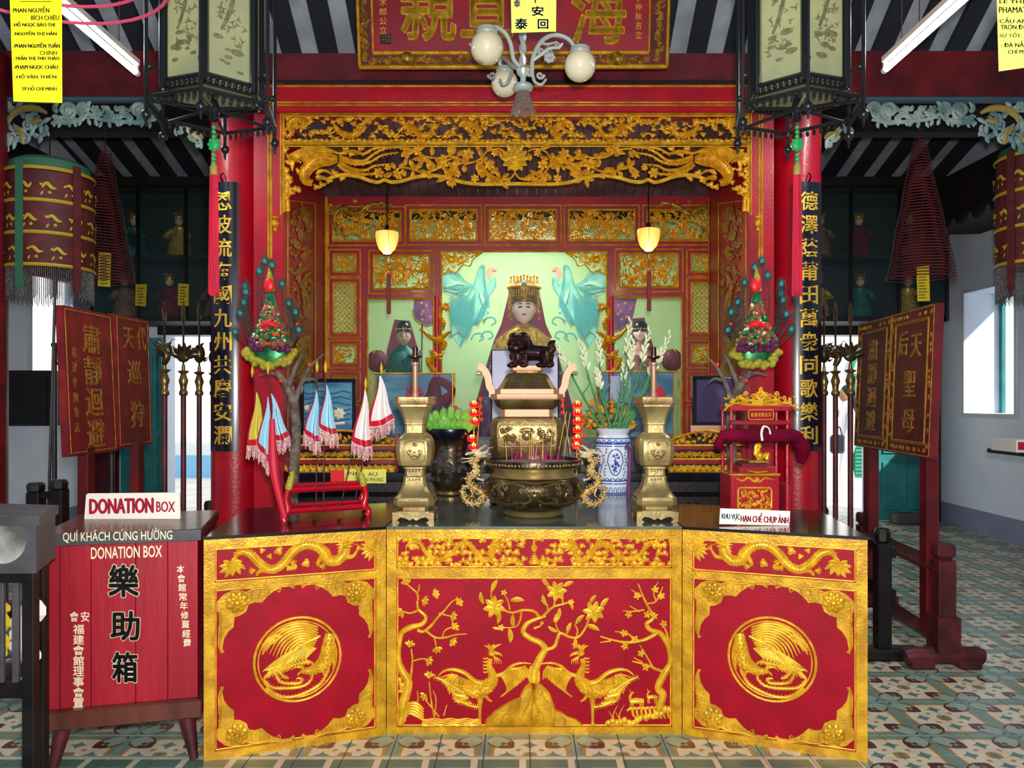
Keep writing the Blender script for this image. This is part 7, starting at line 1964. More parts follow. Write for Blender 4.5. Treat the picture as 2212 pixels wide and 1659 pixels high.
bo.modifiers.new('sub', 'SUBSURF').levels = 1; bo.modifiers['sub'].render_levels = 1
m = MB(); m.ball((X0-.02,12,1.60), .095, 16, 12, 1.05, .85, 1.2); m.tube([(X0-.10,12,1.60),(X0-.135,12,1.575)], [.02,.012], 6); m.ball((X0-.02,11.93,1.60), .02, 8, 6, 1, .5, 1.4); hd = obj('head', m, 'person_skin', pw)
m = MB(); m.ball((X0-.09,11.965,1.615), .012, 6, 5); m.ball((X0-.09,12.035,1.615), .012, 6, 5); obj('eyes', m, 'hair_black', hd)
m = MB(); m.ball((X0+.015,12,1.64), .108, 16, 12, 1, .95, 1.1); m.tube([(X0+.06,12,1.60),(X0+.11,12,1.45),(X0+.09,12,1.30)], [.06,.05,.02], 8, sub=2); obj('hair', m, 'hair_black', pw)
for y, x, z in ((11.81,-.15,.86),(12.19,-.06,.84)):
    m = MB(); m.ball((X0+x,y,z), .04, 8, 6, .8, .5, 1.2)
    for k in range(4): m.tube([(X0+x-.02+.014*k,y,z-.03),(X0+x-.024+.014*k,y-.005,z-.085)], [.009,.006], 5)
    m.tube([(X0+x-.03,y,z+.01),(X0+x-.055,y,z-.03)], [.01,.007], 5); obj('hand', m, 'person_skin', pw)
m = MB(); m.box(X0-.34, X0-.12, 11.74, 11.84, .72, 1.0, .03); m.tube([(X0-.28,11.79,1.0),(X0-.2,11.79,1.12),(X0-.16,11.79,1.0)], .01, 6, sub=4)
tag(obj('shoulder_bag', m, 'navy_black'), 'dark blue bag held by the person outside the right doorway', 'bag')

# jewelled offering ornaments with peacock feathers
def ornament(label, cx_, d, mr, seed):
    r2 = random.Random(seed); t = thing('peacock_ornament', label, 'ornament', P(cx_, 800, d))
    X = lambda x: cx_-(x-583) if mr else x
    u = d/F
    m = MB()
    loft(m, d, [(cx_,792,40,.5),(cx_,770,50,.5),(cx_,740,46,.5),(cx_,700,28,.5),(cx_,660,15,.6),(cx_,630,6,.6)], 20); obj('foil_cone', m, 'tinsel', t)
    m = MB()
    for k in range(38):
        a = pi*(.04+.92*r2.random()); rr = r2.uniform(.82,1.1); p = P(cx_+52*rr*cos(a), 752+38*rr*sin(a), d-.05-.05*sin(a)); m.ball(tuple(p), r2.uniform(.016,.026), 8, 6)
    obj('yellow_blooms', m, 'yellow_mum', t, kind='stuff')
    for s_ in (-1, 1):
        m = MB()
        for k in range(18): p = P(cx_+s_*24+r2.uniform(-17,17), 745+r2.uniform(-12,12), d-.10+r2.uniform(-.02,.02)); m.ball(tuple(p), .018, 7, 5)
        obj('purple_cluster', m, 'purple_flower', t)
    for nm, mt, n, sz in (('gold_beads','robe_gold',60,.010), ('green_beads','tinsel',60,.011), ('red_beads','petal_red',34,.010), ('pale_beads','flag_white',26,.010), ('rose_blooms','bead_mix',30,.016)):
        m = MB()
        for k in range(n):
            f = r2.random()**.8; y = 640+95*f+10; hw = 6+40*f; x = cx_+r2.uniform(-hw,hw)
            p = P(x, y, d-.02-.11*f*sqrt(max(0,1-((x-cx_)/hw)**2))-.01); m.ball(tuple(p), sz*r2.uniform(.7,1.3), 6, 5)
        obj(nm, m, mt, t, kind='stuff')
    m = MB(); m.ball(tuple(P(cx_-2*(1 if mr else 1), 616, d-.03)), .032, 14, 10, 1, .5, 1.3); obj('red_medallion', m, 'petal_red', t)
    m = MB(); m.tube([tuple(P(cx_,630,d)), tuple(P(cx_,600,d)), tuple(P(cx_-2,578,d))], [.03,.02,.003], 8); obj('gold_point', m, 'yellow_mum', t)
    m = MB(); m.tube([tuple(P(cx_-17,706,d-.10)), tuple(P(cx_,698,d-.12)), tuple(P(cx_+17,706,d-.10))], [.012,.018,.012], 8, sub=3); obj('red_banner', m, 'petal_red', t)
    for k, (x, y) in enumerate(((572,563),(588,576),(530,617),(531,635),(527,652),(609,608),(624,651),(638,675),(519,677),(508,716),(645,714),(560,590))):
        x = X(x); y += r2.uniform(-5,5)
        b = P(cx_+(x-cx_)*.25, 770, d+.06); e = P(x, y, d+.08+r2.uniform(-.03,.03)); mid = b.lerp(e,.55)+Vector(((.03 if x > cx_ else -.03),0,0))
        m = MB(); m.tube([tuple(b),tuple(mid),tuple(e)], [.003,.002], 4, sub=4)
        pts = catmull([tuple(b),tuple(mid),tuple(e)], 10)
        for j in range(6, 20):
            p = Vector(pts[j]); 
            for s_ in (-1,1): m.tube([tuple(p), tuple(p+Vector((s_*.03, 0, .03)))], [.0022,.0006], 3, cap=False)
        f = obj('peacock_feather', m, 'peacock', t)
        m = MB(); m.ball((e.x, e.y-.002, e.z), .020, 12, 6, .85, .12, 1.2)
        for j in range(22): a = j*.286; L_ = r2.uniform(.032,.05); m.tube([(e.x,e.y,e.z), (e.x+L_*.85*cos(a), e.y, e.z+L_*1.15*sin(a))], [.004,.0008], 3, cap=False)
        obj('feather_fan', m, 'peacock', f)
        m = MB(); m.ball((e.x, e.y-.005, e.z), .013, 10, 6, .9, .15, 1.1); obj('feather_eye', m, 'peacock_eye', f)
    for k in range(3):
        m = MB(); m.ball(tuple(P(cx_+r2.uniform(-10,60)*(1 if not mr else -1), 700+45*k, d-.04)), .007, 8, 6); obj('red_bulb', m, 'led_red', t)
ornament('tiered flower ornament with peacock feathers beside the left red column', 583, 4.62, False, 3)
ornament('tiered flower ornament with peacock feathers beside the right red column', 1635, 4.62, True, 4)
for lb, x0, mr, side in (('gnarled grey tree branch standing in a tall jar behind the left altar wing', 583, 1, 'left'), ('gnarled grey tree branch standing in a tall jar behind the right altar wing', 1635, -1, 'right')):
    d = 4.78; t = thing('tree_branch', lb, 'branch', P(x0+mr*48, 1100, d)*Vector((1,1,0)))
    Q = lambda x, y, dd_=0: tuple(P(x0+mr*(x-583), y, d+dd_))
    m = MB(); m.tube([Q(631,1110),Q(636,1000),Q(640,930),Q(634,870),Q(618,832),Q(596,803)], [.034,.032,.03,.028,.024,.016], 10, sub=4)
    m.tube([Q(634,880),Q(650,830),Q(672,790),Q(700,765)], [.018,.014,.009,.003], 8, sub=4); m.tube([Q(655,822),Q(675,818),Q(690,830)], [.012,.009,.003], 6, sub=3); m.tube([Q(622,838),Q(640,790),Q(655,762)], [.018,.012,.004], 6, sub=3); m.tube([Q(608,815),Q(585,806),Q(560,812)], [.014,.01,.003], 6, sub=3)
    obj('branch', m, 'bark', t)
    for x, y in ((606,822),(668,787)):
        m = MB(); m.ball(Q(x,y,-.04), .009, 8, 6); obj('red_bulb', m, 'led_red', t)
    m = MB(); c_ = P(x0+mr*48, 1100, d); m.lathe([(.10,0),(.13,.03),(.16,.3),(.17,.6),(.12,.78),(.09,.84),(.11,.88),(.08,.88),(.07,.80)], (c_.x, d, 0), 24); obj('jar', m, 'navy_black', t)
# ------------------------------------------------------------------ overhead: carvings, sign board, lanterns, chandelier, papers
for mr, side in ((None, 'left'), (1110, 'right')):
    Z = (0, 0, .3375); pl = Plane.front(5.42)
    t = thing('scroll_carving', 'blue-grey carved scroll fringe under the %s aisle beam' % side, 'carving', (-2.9 if mr is None else 2.85, 5.42, 3.2))
    m = MB(); a = P(0 if mr is None else 2*mr-0, 212, 5.42); b = P(352 if mr is None else 2*mr-352, 219, 5.42); m.box(min(a.x,b.x)-.3*(mr is None), max(a.x,b.x)+.3*(mr is not None), 5.40, 5.44, b.z, a.z); obj('top_strip', m, 'teal_line', t, False)
    q = R(pl, Z, 0, mr); q.hs = 1
    for x, y in ((430,705),(885,705)):
        q.spiral(x, y, 56, 1.6, 1.2, -1, 15); q.stroke([(x-70,760),(x-20,785),(x+50,775),(x+110,740)], [12,16,14,8], .8, 4)
        for k in range(5): q.leaf(x+60+k*22, 700+12*(k%2), -1.2-.3*k, 60, 30, .7, .4)
    for k in range(15): q.leaf(340+k*44, 772+8*sin(k), 1.2+.5*sin(k*2), 44, 26, .7, .5)
    q.stroke([(330,790),(420,775),(520,770),(560,730),(620,760),(700,770),(800,780),(900,785),(1000,765)], [12,15,12,12,12,14,14,12,8], .8, 4)
    for k in range(12): q.leaf(350+k*55, 675, 1.57+.6*sin(k*1.7), 46, 30, .7)
    q.stroke([(20,960),(60,900),(30,840),(40,780),(90,730),(170,690)], [10,22,20,20,20,14], .8, 4)
    for x, y, r_ in ((70,880,34),(160,880,40),(110,830,30),(180,800,34),(250,780,36),(60,690,30),(40,950,22)): q.spiral(x, y, r_, 1.4, x, -1, r_*.28); q.leaf(x+20, y+10, .5+x, 70, 32, .7, .6)
    r2 = random.Random(1)
    for k in range(46):
        x = 340+k*15; q.spiral(x, 735+r2.uniform(-45,35), r2.uniform(16,30), 1.3, r2.uniform(0,6), 1, 7) if k % 2 else q.leaf(x, 730+r2.uniform(-40,30), r2.uniform(0,6), 62, 34, .7, .6)
    for k in range(22): q.leaf(r2.uniform(30,320), r2.uniform(690,900), r2.uniform(0,6), 60, 34, .7, .6)
    # small corner piece by the column
    q.spiral(1150, 840, 34, 1.4, 2, 1, 10); q.stroke([(1180,800),(1230,860),(1280,890),(1290,940)], [14,18,14,8], .8, 4); q.spiral(1270, 930, 26, 1.3, 1, -1, 8); q.leaf(1200, 870, .6, 80, 34, .7)
    obj('scrollwork', q.mb, 'teal_carve', t, kind='stuff')
    q = R(pl, Z, .01, mr); q.stroke([(60,790),(100,720),(180,695),(250,700),(310,730)], [10,22,24,20,8], .8, 4)
    for x, y, a in ((90,820,.3),(140,850,1.2),(200,790,-.5),(60,860,2.0),(1210,820,1),(1240,850,.3)): q.leaf(x, y, a, 80, 34, .7, .5)
    obj('ochre_leaves', q.mb, 'ochre_carve', t, kind='stuff')
# hanging sign board
sb = thing('hanging_signboard', 'large red hanging signboard with gold characters and carved gilt border', 'sign', P(1107, 145, 4.95))
tl = radians(6)
spl = Plane((P(1107,0,4.95).x, 4.95, P(0,145,4.95).z), (1,0,0), (0,-sin(tl),cos(tl)), (0,-cos(tl),-sin(tl)))
def sbq(w0=0): return R(spl, (0,0,1), w0)
q = sbq(); q.plate([(772,-120),(1440,-120),(1440,146),(778,146)], -.05, 0); obj('board', q.mb, 'crimson_dark', sb, False)
q = sbq(); q.plate([(806,-120),(1402,-120),(1400,113),(808,113)], 0, .004); obj('panel', q.mb, 'red_paint', sb, False)
q = sbq()
for p, r_ in (([(776,145),(1442,143)],5),([(806,114),(1402,113)],4.5),([(768,-110),(777,145)],3.5),([(1448,-110),(1441,143)],3.5),([(800,-110),(806,114)],2.5),([(1406,-110),(1402,113)],2.5)): q.stroke(p, r_, .8, 1)
obj('gilt_edge', q.mb, 'gold_frame', sb)
q = sbq(); r2 = random.Random(2)
for k in range(70): x = 800+k*8.7; q.spiral(x, 129+r2.uniform(-5,5), 6, 1.2, r2.uniform(0,6), 1, 1.8); q.leaf(x, 129+r2.uniform(-6,6), r2.uniform(0,6), 12, 6, .8)
for k in range(32):
    y = -100+k*7.3
    for x in (786, 1424): q.spiral(x+r2.uniform(-5,5), y, 6, 1.2, r2.uniform(0,6), 1, 1.8); q.leaf(x+r2.uniform(-7,7), y, r2.uniform(0,6), 12, 6, .8)
obj('border_scrolls', q.mb, 'gold_dark', sb, kind='stuff')
for x in (880, 1333):
    q = sbq(); q.hs = 1.4; q.dome(x, 128, 17, .7, 12)
    for k in range(9): q.spiral(x+19*cos(k*.7), 128+15*sin(k*.7), 6, 1.2, k, 1, 2)
    q.dome(x-6, 124, 3, 1.2, 6, w=11); q.dome(x+6, 124, 3, 1.2, 6, w=11); q.stroke([(x-9,134),(x,137),(x+9,134)], 2, .9, 2, w=8); obj('lion_mask', q.mb, 'gold_dark', sb)
for ch, bx in (('親',(868,-62,984,88)),('宣',(998,-66,1106,80)),('海',(1236,-50,1350,94))):
    q = sbq(.004); write(q, ch, *bx, 0, .0, .012, bold=.022); obj('gold_character', q.mb, 'gold_bright', sb, False)
q = sbq(.004)
for k, ch in enumerate('木郎公立'): write(q, ch, 820, -2+20*k, 836, 14+20*k, 0, 0, .003)
for k, ch in enumerate('子仲秋吉立'): write(q, ch, 1372, -12+20*k, 1386, 4+20*k, 0, 0, .003)
obj('small_characters', q.mb, 'gold_text', sb, False)
q = sbq(.004); q.plate([(822,74),(845,74),(845,96),(822,96)], 0, .002); s_ = obj('seal', q.mb, 'black_wood', sb, False)
q = sbq(.006)
for x in (825,831,837): 
    for y in (78,86): q.stroke([(x,y),(x+4,y),(x+4,y+6)], .8, .8, 1)
obj('seal_marks', q.mb, 'gold_worn', s_)

# hexagonal painted lanterns with long tassels
def lantern(label, cpx, mr):
    d = 3.4; cx_ = (cpx-CX)*d/F; t = thing('hanging_lantern', label, 'lantern', (cx_, d, H+(CY-300)*d/F))
    dl = radians(11)*(1 if mr is None else -1)
    zt = H+(CY+260)*d/F; zb = H+(CY-200)*d/F
    def hx(r, k, z): a = -pi/2+dl+k*pi/3; return (cx_+r*cos(a), d+r*sin(a), z)
    for k in range(6):
        a, b = Vector(hx(.205,k,zb)), Vector(hx(.205,k+1,zb)); U = (b-a).normalized()*.02
        m = MB(); q1, q2 = a+U, b-U; n = (Vector((cx_,d,zb))-(a+b)/2).normalized()*.006
        vs = [tuple(p) for p in (q1,q2,Vector((q2.x,q2.y,zt)),Vector((q1.x,q1.y,zt)))]; vs += [tuple(Vector(v)+n) for v in vs]
        m.add(vs, [(0,1,2,3),(7,6,5,4),(0,4,5,1),(1,5,6,2),(2,6,7,3),(3,7,4,0)]); pn = obj('painted_panel', m, 'lantern_paint', t, False)
        if k in (0, 5):
            W = -n.normalized(); pl = Plane(Vector((q1.x,q1.y,zb)), U.normalized(), (0,0,1), W); q = RL(pl, (0,0,1), .0005); q.miry = 0; L_ = (q2-q1).length; r2 = random.Random(k+cpx); q.hs = .3
            q.stroke([(L_*.55,.62),(L_*.5,.5),(L_*.62,.38),(L_*.5,.28),(L_*.3,.2)], [.004,.005,.008,.010,.006], .3, 4)
            for j in range(36): yy = r2.uniform(.12,.52); xx = L_*(.55+r2.uniform(-.35,.35)*(1 if yy > .3 else .8)); q.leaf(xx, yy, r2.uniform(0,6.3), r2.uniform(.015,.035), .008, .3, .5)
            for j in range(9): q.dome(L_*r2.uniform(.2,.8), r2.uniform(.04,.2), r2.uniform(.012,.03), .15, 8, .5)
            obj('painted_scene', q.mb, 'lantern_ink', pn, kind='stuff')
        m = MB(); m.tube([hx(.207,k,zb-.03), hx(.207,k,zt)], .014, 6); m.tube([hx(.222,k,zb-.03), hx(.222,k,zt)], .004, 4); obj('corner_post', m, 'lantern_frame', t)
        m = MB(); m.tube([hx(.205,k,zb), hx(.205,k+1,zb)], .011, 4); m.tube([hx(.20,k,zb-.035), hx(.20,k+1,zb-.035)], .006, 4)
        for j in range(1, 8):
            f = j/8; p = Vector(hx(.203,k,zb-.018)).lerp(Vector(hx(.203,k+1,zb-.018)), f); m.ball(tuple(p), .010, 6, 5, 1, 1, 1.3)
        obj('bottom_rail', m, 'lantern_frame', t)
        m = MB(); m.tube([hx(.275,k,zb-.14), hx(.275,k,zt)], .0085, 6); m.ball(hx(.275,k,zb-.16), .02, 10, 7); m.tube([hx(.275,k,zb-.16), hx(.275,k,zb-.21)], [.012,.003], 6); m.tube([hx(.21,k,zb+.03), hx(.275,k,zb+.03)], .005, 4); m.ball(hx(.262,k,zb+.04), .014, 8, 6)
        obj('outer_rod', m, 'lantern_frame', t)
        m = MB(); m.tube([hx(.275,k,zb-.085), hx(.275,k+1,zb-.085)], .009, 4); m.tube([hx(.26,k,zb-.10), (cx_,d,zb-.07)], .008, 4)
        for j in range(1, 9):
            f = j/9; p = Vector(hx(.275,k,zb-.108)).lerp(Vector(hx(.275,k+1,zb-.108)), f); m.ball(tuple(p), .009, 6, 5, 1, 1, 1.5)
        obj('lower_frame', m, 'lantern_frame', t)
    m = MB(); m.lathe([(.0,-.13),(.02,-.12),(.015,-.09),(.03,-.07),(.012,-.03),(.012,.0)], (cx_,d,zb), 12); obj('boss', m, 'lantern_frame', t)
    m = MB(); m.hprism([hx(.20,k,0)[:2] for k in range(6)], zb-.012, zb-.006); obj('painted_base', m, 'lantern_paint', t, False)
    # tassel
    m = MB(); z1 = zb-.13
    tt = thing('lantern_tassel', 'long red silk tassel with jade beads below the %s lantern' % ('left' if mr is None else 'right'), 'tassel', (cx_, d, H+(CY-636)*d/F))
    for k in range(4): m.ball((cx_,d,z1-.02-.02*k), .010, 8, 6)
    for k in range(3): m.ball((cx_,d,H+(CY-335-9*k)*d/F), .010, 8, 6)
    m.tube([(cx_,d,z1),(cx_,d,H+(CY-356)*d/F)], .002, 4); obj('jade_beads', m, 'jade_green', tt)
    m = MB(); zc = H+(CY-312)*d/F; m.ball((cx_,d,zc), .022, 12, 8, 1, .4, 1.15)
    for k in range(8): a = k*pi/4; m.ball((cx_+.02*cos(a), d, zc+.023*sin(a)), .009, 6, 5)
    obj('jade_knot', m, 'jade_green', tt)
    m = MB(); m.lathe([(.010,0),(.016,-.01),(.0165,-.045),(.014,-.05)], (cx_,d,H+(CY-355)*d/F), 16); obj('gold_cap', m, 'ochre_carve', tt)
    m = MB(); z0 = H+(CY-378)*d/F; zl = H+(CY-634)*d/F
    for k in range(60):
        a = k*2.4; rr = .019*sqrt(k/60); m.tube([(cx_+rr*cos(a)*.8, d+rr*sin(a)*.8, z0), (cx_+rr*cos(a), d+rr*sin(a), (z0+zl)/2), (cx_+rr*cos(a)*1.15, d+rr*sin(a)*1.15, zl+.012*sin(k))], .0028, 4)
    m.lathe([(.015,z0),(.017,(z0+zl)/2),(.019,zl+.02)], (cx_,d,0), 16)
    obj('tassel_threads', m, 'tassel_red', tt, kind='stuff')
lantern('hexagonal black framed lantern with landscape panels, left of the shrine', 462, None)
lantern('hexagonal black framed lantern with landscape panels, right of the shrine', 1722, 1)

# chandelier
dch = 3.9; ch = thing('globe_chandelier', 'silver scrolled chandelier with round cream globes and a clear tulip glass', 'chandelier', P(1130, 245, dch))
C3 = (1080, 0, .2893)
def q3(x, y, dy=0): return tuple(P(C3[0]+x*C3[2], C3[1]+y*C3[2], dch+dy))
m = MB()
for k in range(2):
    m.tube([(P(1129,y,dch).x+.009*cos(y*.12+k*pi), dch+.009*sin(y*.12+k*pi), P(0,y,dch).z) for y in range(-60, 150, 4)], .011, 8)
m.lathe([(.012,-.03),(.032,-.01),(.034,.01),(.012,.03)], tuple(P(1130,155,dch)), 16); m.tube([tuple(P(1130,160,dch)), tuple(P(1130,188,dch))], .014, 10); obj('twisted_stem', m, 'chrome_iron', ch)
arms = [([(180,520,0),(235,560,-.02),(245,440,-.05),(300,320,-.08),(380,265,-.1),(460,268,-.1),(520,300,-.1),(560,350,-.1)], (1253,142,34,-.1)),
        ([(150,500,0),(100,440,-.02),(80,330,-.04),(40,250,-.06),(-20,205,-.06),(-70,205,-.06),(-95,230,-.06)], (1052,103,36,-.06)),
        ([(140,520,.03),(80,480,.1),(40,440,.2),(10,430,.28),(0,480,.3)], (1090,180,29,.3))]
for pts, (gx, gy, gr, dy) in arms:
    dd_ = dch+dy; capx, capy = (pts[-1][0]*.2893+1080, pts[-1][1]*.2893)
    m = MB(); m.tube([tuple(P(C3[0]+x*C3[2], C3[1]+y*C3[2], dch+z)) for x, y, z in pts]+[tuple(P(gx, gy-gr-6, dd_))], [.010,.011,.011,.010,.010,.009], 8, sub=4); am = obj('arm', m, 'chrome_iron', ch)
    m = MB(); ax = 1 if gx > 1130 else -1
    for sx, sy, r_ in ((300,560,30),(310,380,34),(430,330,26)):
        X_ = sx if ax > 0 else 240-sx; m.tube([q3(X_+ax*r_*(1-k/14)*cos(k*.6), sy+r_*(1-k/14)*sin(k*.6), -.05) for k in range(13)], [.008,.004], 6)
    m.tube([q3(240 if ax > 0 else 90,540,-.03), q3(260 if ax > 0 else 60,610,-.03), q3(310 if ax > 0 else 20,630,-.03), q3(345 if ax > 0 else 0,590,-.03)], [.009,.006], 7, sub=4)
    mx_ = lambda v: v if ax > 0 else 240-v
    m.tube([q3(mx_(246),450,-.05), q3(mx_(300),410,-.06), q3(mx_(370),360,-.08), q3(mx_(440),355,-.08), q3(mx_(470),320,-.09)], [.008,.009,.008,.007,.004], 7, sub=4); m.tube([q3(mx_(350),370,-.07), q3(mx_(372),430,-.07)], .006, 6); m.tube([q3(mx_(300),320,-.08), q3(mx_(360),330,-.08), q3(mx_(425),310,-.08)], [.007,.007,.003], 6, sub=3)
    for k in range(6): m.tube([q3(mx_(290+30*k),400-9*k,-.06), q3(mx_(300+30*k),385-9*k+(30 if k%2 else -24),-.07)], [.008,.002], 5)
    for k in range(7): a = k*.9; m.ball(q3((370 if ax > 0 else -130)+26*cos(a), 430+24*sin(a), -.07), .013, 7, 5)
    obj('scrolls', m, 'chrome_iron', am)
    m = MB(); g = P(gx, gy, dd_); rr = gr*dd_/F; m.lathe([(.45*rr,rr*1.16),(.62*rr,rr*1.12),(.66*rr,rr*.86),(.60*rr,rr*.8)], tuple(g), 24); obj('globe_holder', m, 'chrome_iron', ch)
    m = MB(); m.ball(tuple(g), rr, 32, 20); obj('glass_globe', m, 'globe_glass', ch)
m = MB(); turned(m, 1130, dch, [(10,200),(20,194),(22,190),(20,184),(8,182)][::1], 20); obj('tulip_holder', m, 'chrome_iron', ch)
vs = []; fs = []; n = 36
for i, (hw, py) in enumerate(((9,192),(15,202),(18,215),(20,228),(27,243))):
    for k in range(n):
        a = 2*pi*k/n; rr = hw*dch/F*(1+(.10*i/4)*cos(a*9)); vs.append(((1130-CX)*dch/F+rr*cos(a), dch+rr*sin(a), H+(CY-py)*dch/F-.006*(i == 4)*cos(a*9)))
for i in range(4):
    for k in range(n): k2 = (k+1) % n; fs.append((i*n+k, (i+1)*n+k, (i+1)*n+k2, i*n+k2))
m = MB(); m.add(vs, fs); obj('tulip_glass', m, 'smoke_glass', ch)

# papers
def paper(label, d, quad, mt, lines, font='ink', thick=.0004, cat='paper', tags=None, s7=None):
    t = thing('prayer_paper', label, cat, P((quad[0][0]+quad[2][0])/2, quad[2][1], d)); pl = Plane.front(d)
    q = R(pl); q.plate(quad, -.0015, 0); obj('sheet', q.mb, mt, t, False)
    if lines:
        q = R(pl, s7 or (0,0,1))
        for tx, x0, y0, x1, y1 in lines: write(q, tx, x0, y0, x1, y1, 0, 0, thick, bold=.006 if len(tx) > 1 else .03, k8=4)
        obj('handwriting', q.mb, font, t, False)
    return t
paper('bright yellow paper with handwritten names hanging at the upper left', 2.2, [(20,-30),(133,-30),(134,222),(29,219)], 'paper_yellow',
      [('PHAN NGUYỄN',85,38,315,80),('BÍCH CHIÊU',200,92,378,128),('-HỒ NGỌC BẢO THI',82,136,350,176),('-NGUYỄN THỊ HÂN',85,195,362,232),('-PHAN NGUYỄN TUẤN',85,268,382,306),('CHINH',255,325,365,352),('-TRẦN THỊ THU THẢO',90,352,380,390),('-PHẠM NGỌC CHÂU',90,412,370,448),('-HỒ VĂN THIỆN',95,470,360,508),('TP.HỒ CHÍ MINH',140,545,362,580),('———',130,8,330,12)], s7=(0,0,.3375))
paper('yellow paper with handwriting cut off by the upper right edge', 2.2, [(2153,-30),(2290,-30),(2290,135),(2158,154)], 'paper_pale',
      [('LÊ THỊ',1715,-5,1880,28),('PHAMAT',1712,45,1890,82),('CẦU AN',1716,110,1890,148),('TRỌN ĐỜI',1722,150,1900,196),('SỰ TỐT',1716,205,1850,245),('- ĐÀ NẴNG',1722,262,1930,302),('CHÍ MINH',1770,312,1930,344)], s7=(1580,0,.3376))
paper('pale yellow paper with brushed characters hanging in front of the chandelier', 3.5, [(1103,-30),(1202,-30),(1201,68),(1105,71)], 'paper_pale',
      [('平',1147,-12,1166,6),('幸',1110,0,1124,16),('安',1149,14,1174,34),('泰',1113,40,1139,63),('回',1162,42,1184,62)], 'ink_blue')
# incense coils
def coil(label, d, top, base, turns, mt, r0, tag_=None):
    t = thing('incense_coil', label, 'incense', P(base[0], base[1]+8, d)); m = MB(); pts = []
    A = P(*top, d); B_ = P(*base, d); n = int(turns*18)
    for i in range(n+1):
        f = i/n; c_ = A.lerp(B_, f); r_ = (r0[0]*(1-f)+r0[1]*f)*d/F*(1+.02*sin(i*.37)); a = 2*pi*turns*f; pts.append((c_.x+r_*cos(a), c_.y+r_*sin(a), c_.z))
    m.tube(pts, .0042, 4); obj('coil', m, mt, t)
    m = MB(); m.tube([tuple(A), (A.x, A.y, A.z+1.3)], .003, 4); m.tube([(A.x-r0[0]*d/F, A.y, A.z), (A.x, A.y, A.z+.02), (A.x+r0[0]*d/F, A.y, A.z)], .004, 4); obj('hanger', m, mt, t)
coil('tall dark red cone of coiled incense hanging in the left aisle', 6.25, (228,330), (222,612), 44, 'incense_red', (11,66))
coil('tall dark red cone of coiled incense hanging in the right aisle', 5.9, (1986,305), (1990,604), 46, 'incense_red', (12,70))
for lb, dx in (('outer pink incense ring hanging at the upper left corner', 0),):
    t = thing('incense_coil', 'large pink incense spiral overhead at the upper left corner', 'incense', (-1.55, 2.4, 2.88)); m = MB(); pts = []
    for i in range(140):
        f = i/139; r_ = .45-.15*f; a = 2*pi*3.2*f; pts.append((-1.55+r_*cos(a), 2.4+r_*sin(a), 2.88+.12*f))
    m.tube(pts, .006, 6); obj('coil', m, 'incense_pink', t); m = MB(); m.tube([(-1.55,2.4,3.0),(-1.55,2.4,4.4)], .003, 4); m.tube([(-1.85,2.4,2.99),(-1.25,2.4,2.99)], .004, 4); obj('hanger', m, 'incense_pink', t)
for lb, d, qd in (('small yellow prayer tag in front of the left incense cone', 6.25, [(213,546),(240,545),(238,620),(211,618)]), ('small yellow prayer tag below the right incense cone', 5.9, [(1980,577),(2007,574),(2009,650),(1982,651)]),
                 ('dim yellow tag before the left display cabinet, nearer the placards', 8.6, [(293,614),(317,614),(315,662),(292,660)]), ('dim yellow tag before the left display cabinet, nearer the column', 8.6, [(385,612),(408,614),(407,661),(384,660)])):
    t = thing('prayer_tag', lb, 'tag', P((qd[0][0]+qd[2][0])/2, qd[2][1], d)); q = R(Plane.front(d)); q.plate(qd, -.002, 0); obj('sheet', q.mb, 'paper_tag', t, False)
    q = R(Plane.front(d)); x0, y0 = qd[0]; w_ = qd[1][0]-x0
    for k in range(10): q.plate([(x0+4,y0+8+6.4*k),(x0+w_-4-(k*5 % 7),y0+7.6+6.4*k),(x0+w_-4-(k*5 % 7),y0+9.4+6.4*k),(x0+4,y0+9.8+6.4*k)], 0, .0008) if y0+10+6.4*k < qd[2][1]-3 else None
    obj('writing_lines', q.mb, 'ink', t, False, kind='stuff')
    m = MB(); p = P((qd[0][0]+qd[1][0])/2, qd[0][1], d); m.tube([tuple(p), (p.x, p.y, p.z+((qd[0][1]-300)*d/F if d < 8 else 1.9))], .0012, 4); obj('thread', m, 'ink', t)

# fluorescent tubes along the hall
for lb, x, z, ya, yb in (('glowing white fluorescent tube, upper left, pointing into the hall', -2.37, 3.56, 3.67, 4.87), ('glowing white fluorescent tube, upper right, pointing into the hall', 2.25, 3.555, 3.62, 4.82)):
    t = thing('fluorescent_tube', lb, 'lamp', (x, (ya+yb)/2, z))
    m = MB(); m.tube([(x,ya,z),(x,yb,z)], .019, 14); obj('tube', m, 'tube_light', t)
    for y in (ya-.01, yb+.01):
        m = MB(); m.tube([(x,y-.015,z),(x,y+.015,z)], .02, 12); m.box(x-.012,x+.012,y-.01,y+.01,z,z+.05); obj('end_cap', m, 'white_board', t)
    m = MB(); m.box(x-.02,x+.02,ya-.02,yb+.02,z+.045,z+.085,.005); obj('batten', m, 'white_board', t, False)
    for y in (ya+.2, yb-.2):
        m = MB(); m.tube([(x,y,z+.085),(x,y,5.3)], .003, 5); obj('hanger', m, 'lantern_red', t)
    light('tube_glow', 'AREA', (x, (ya+yb)/2, z-.03), 26, (.92,.97,1.0), .05, (0,0,0), shape='RECTANGLE', size_y=1.2)
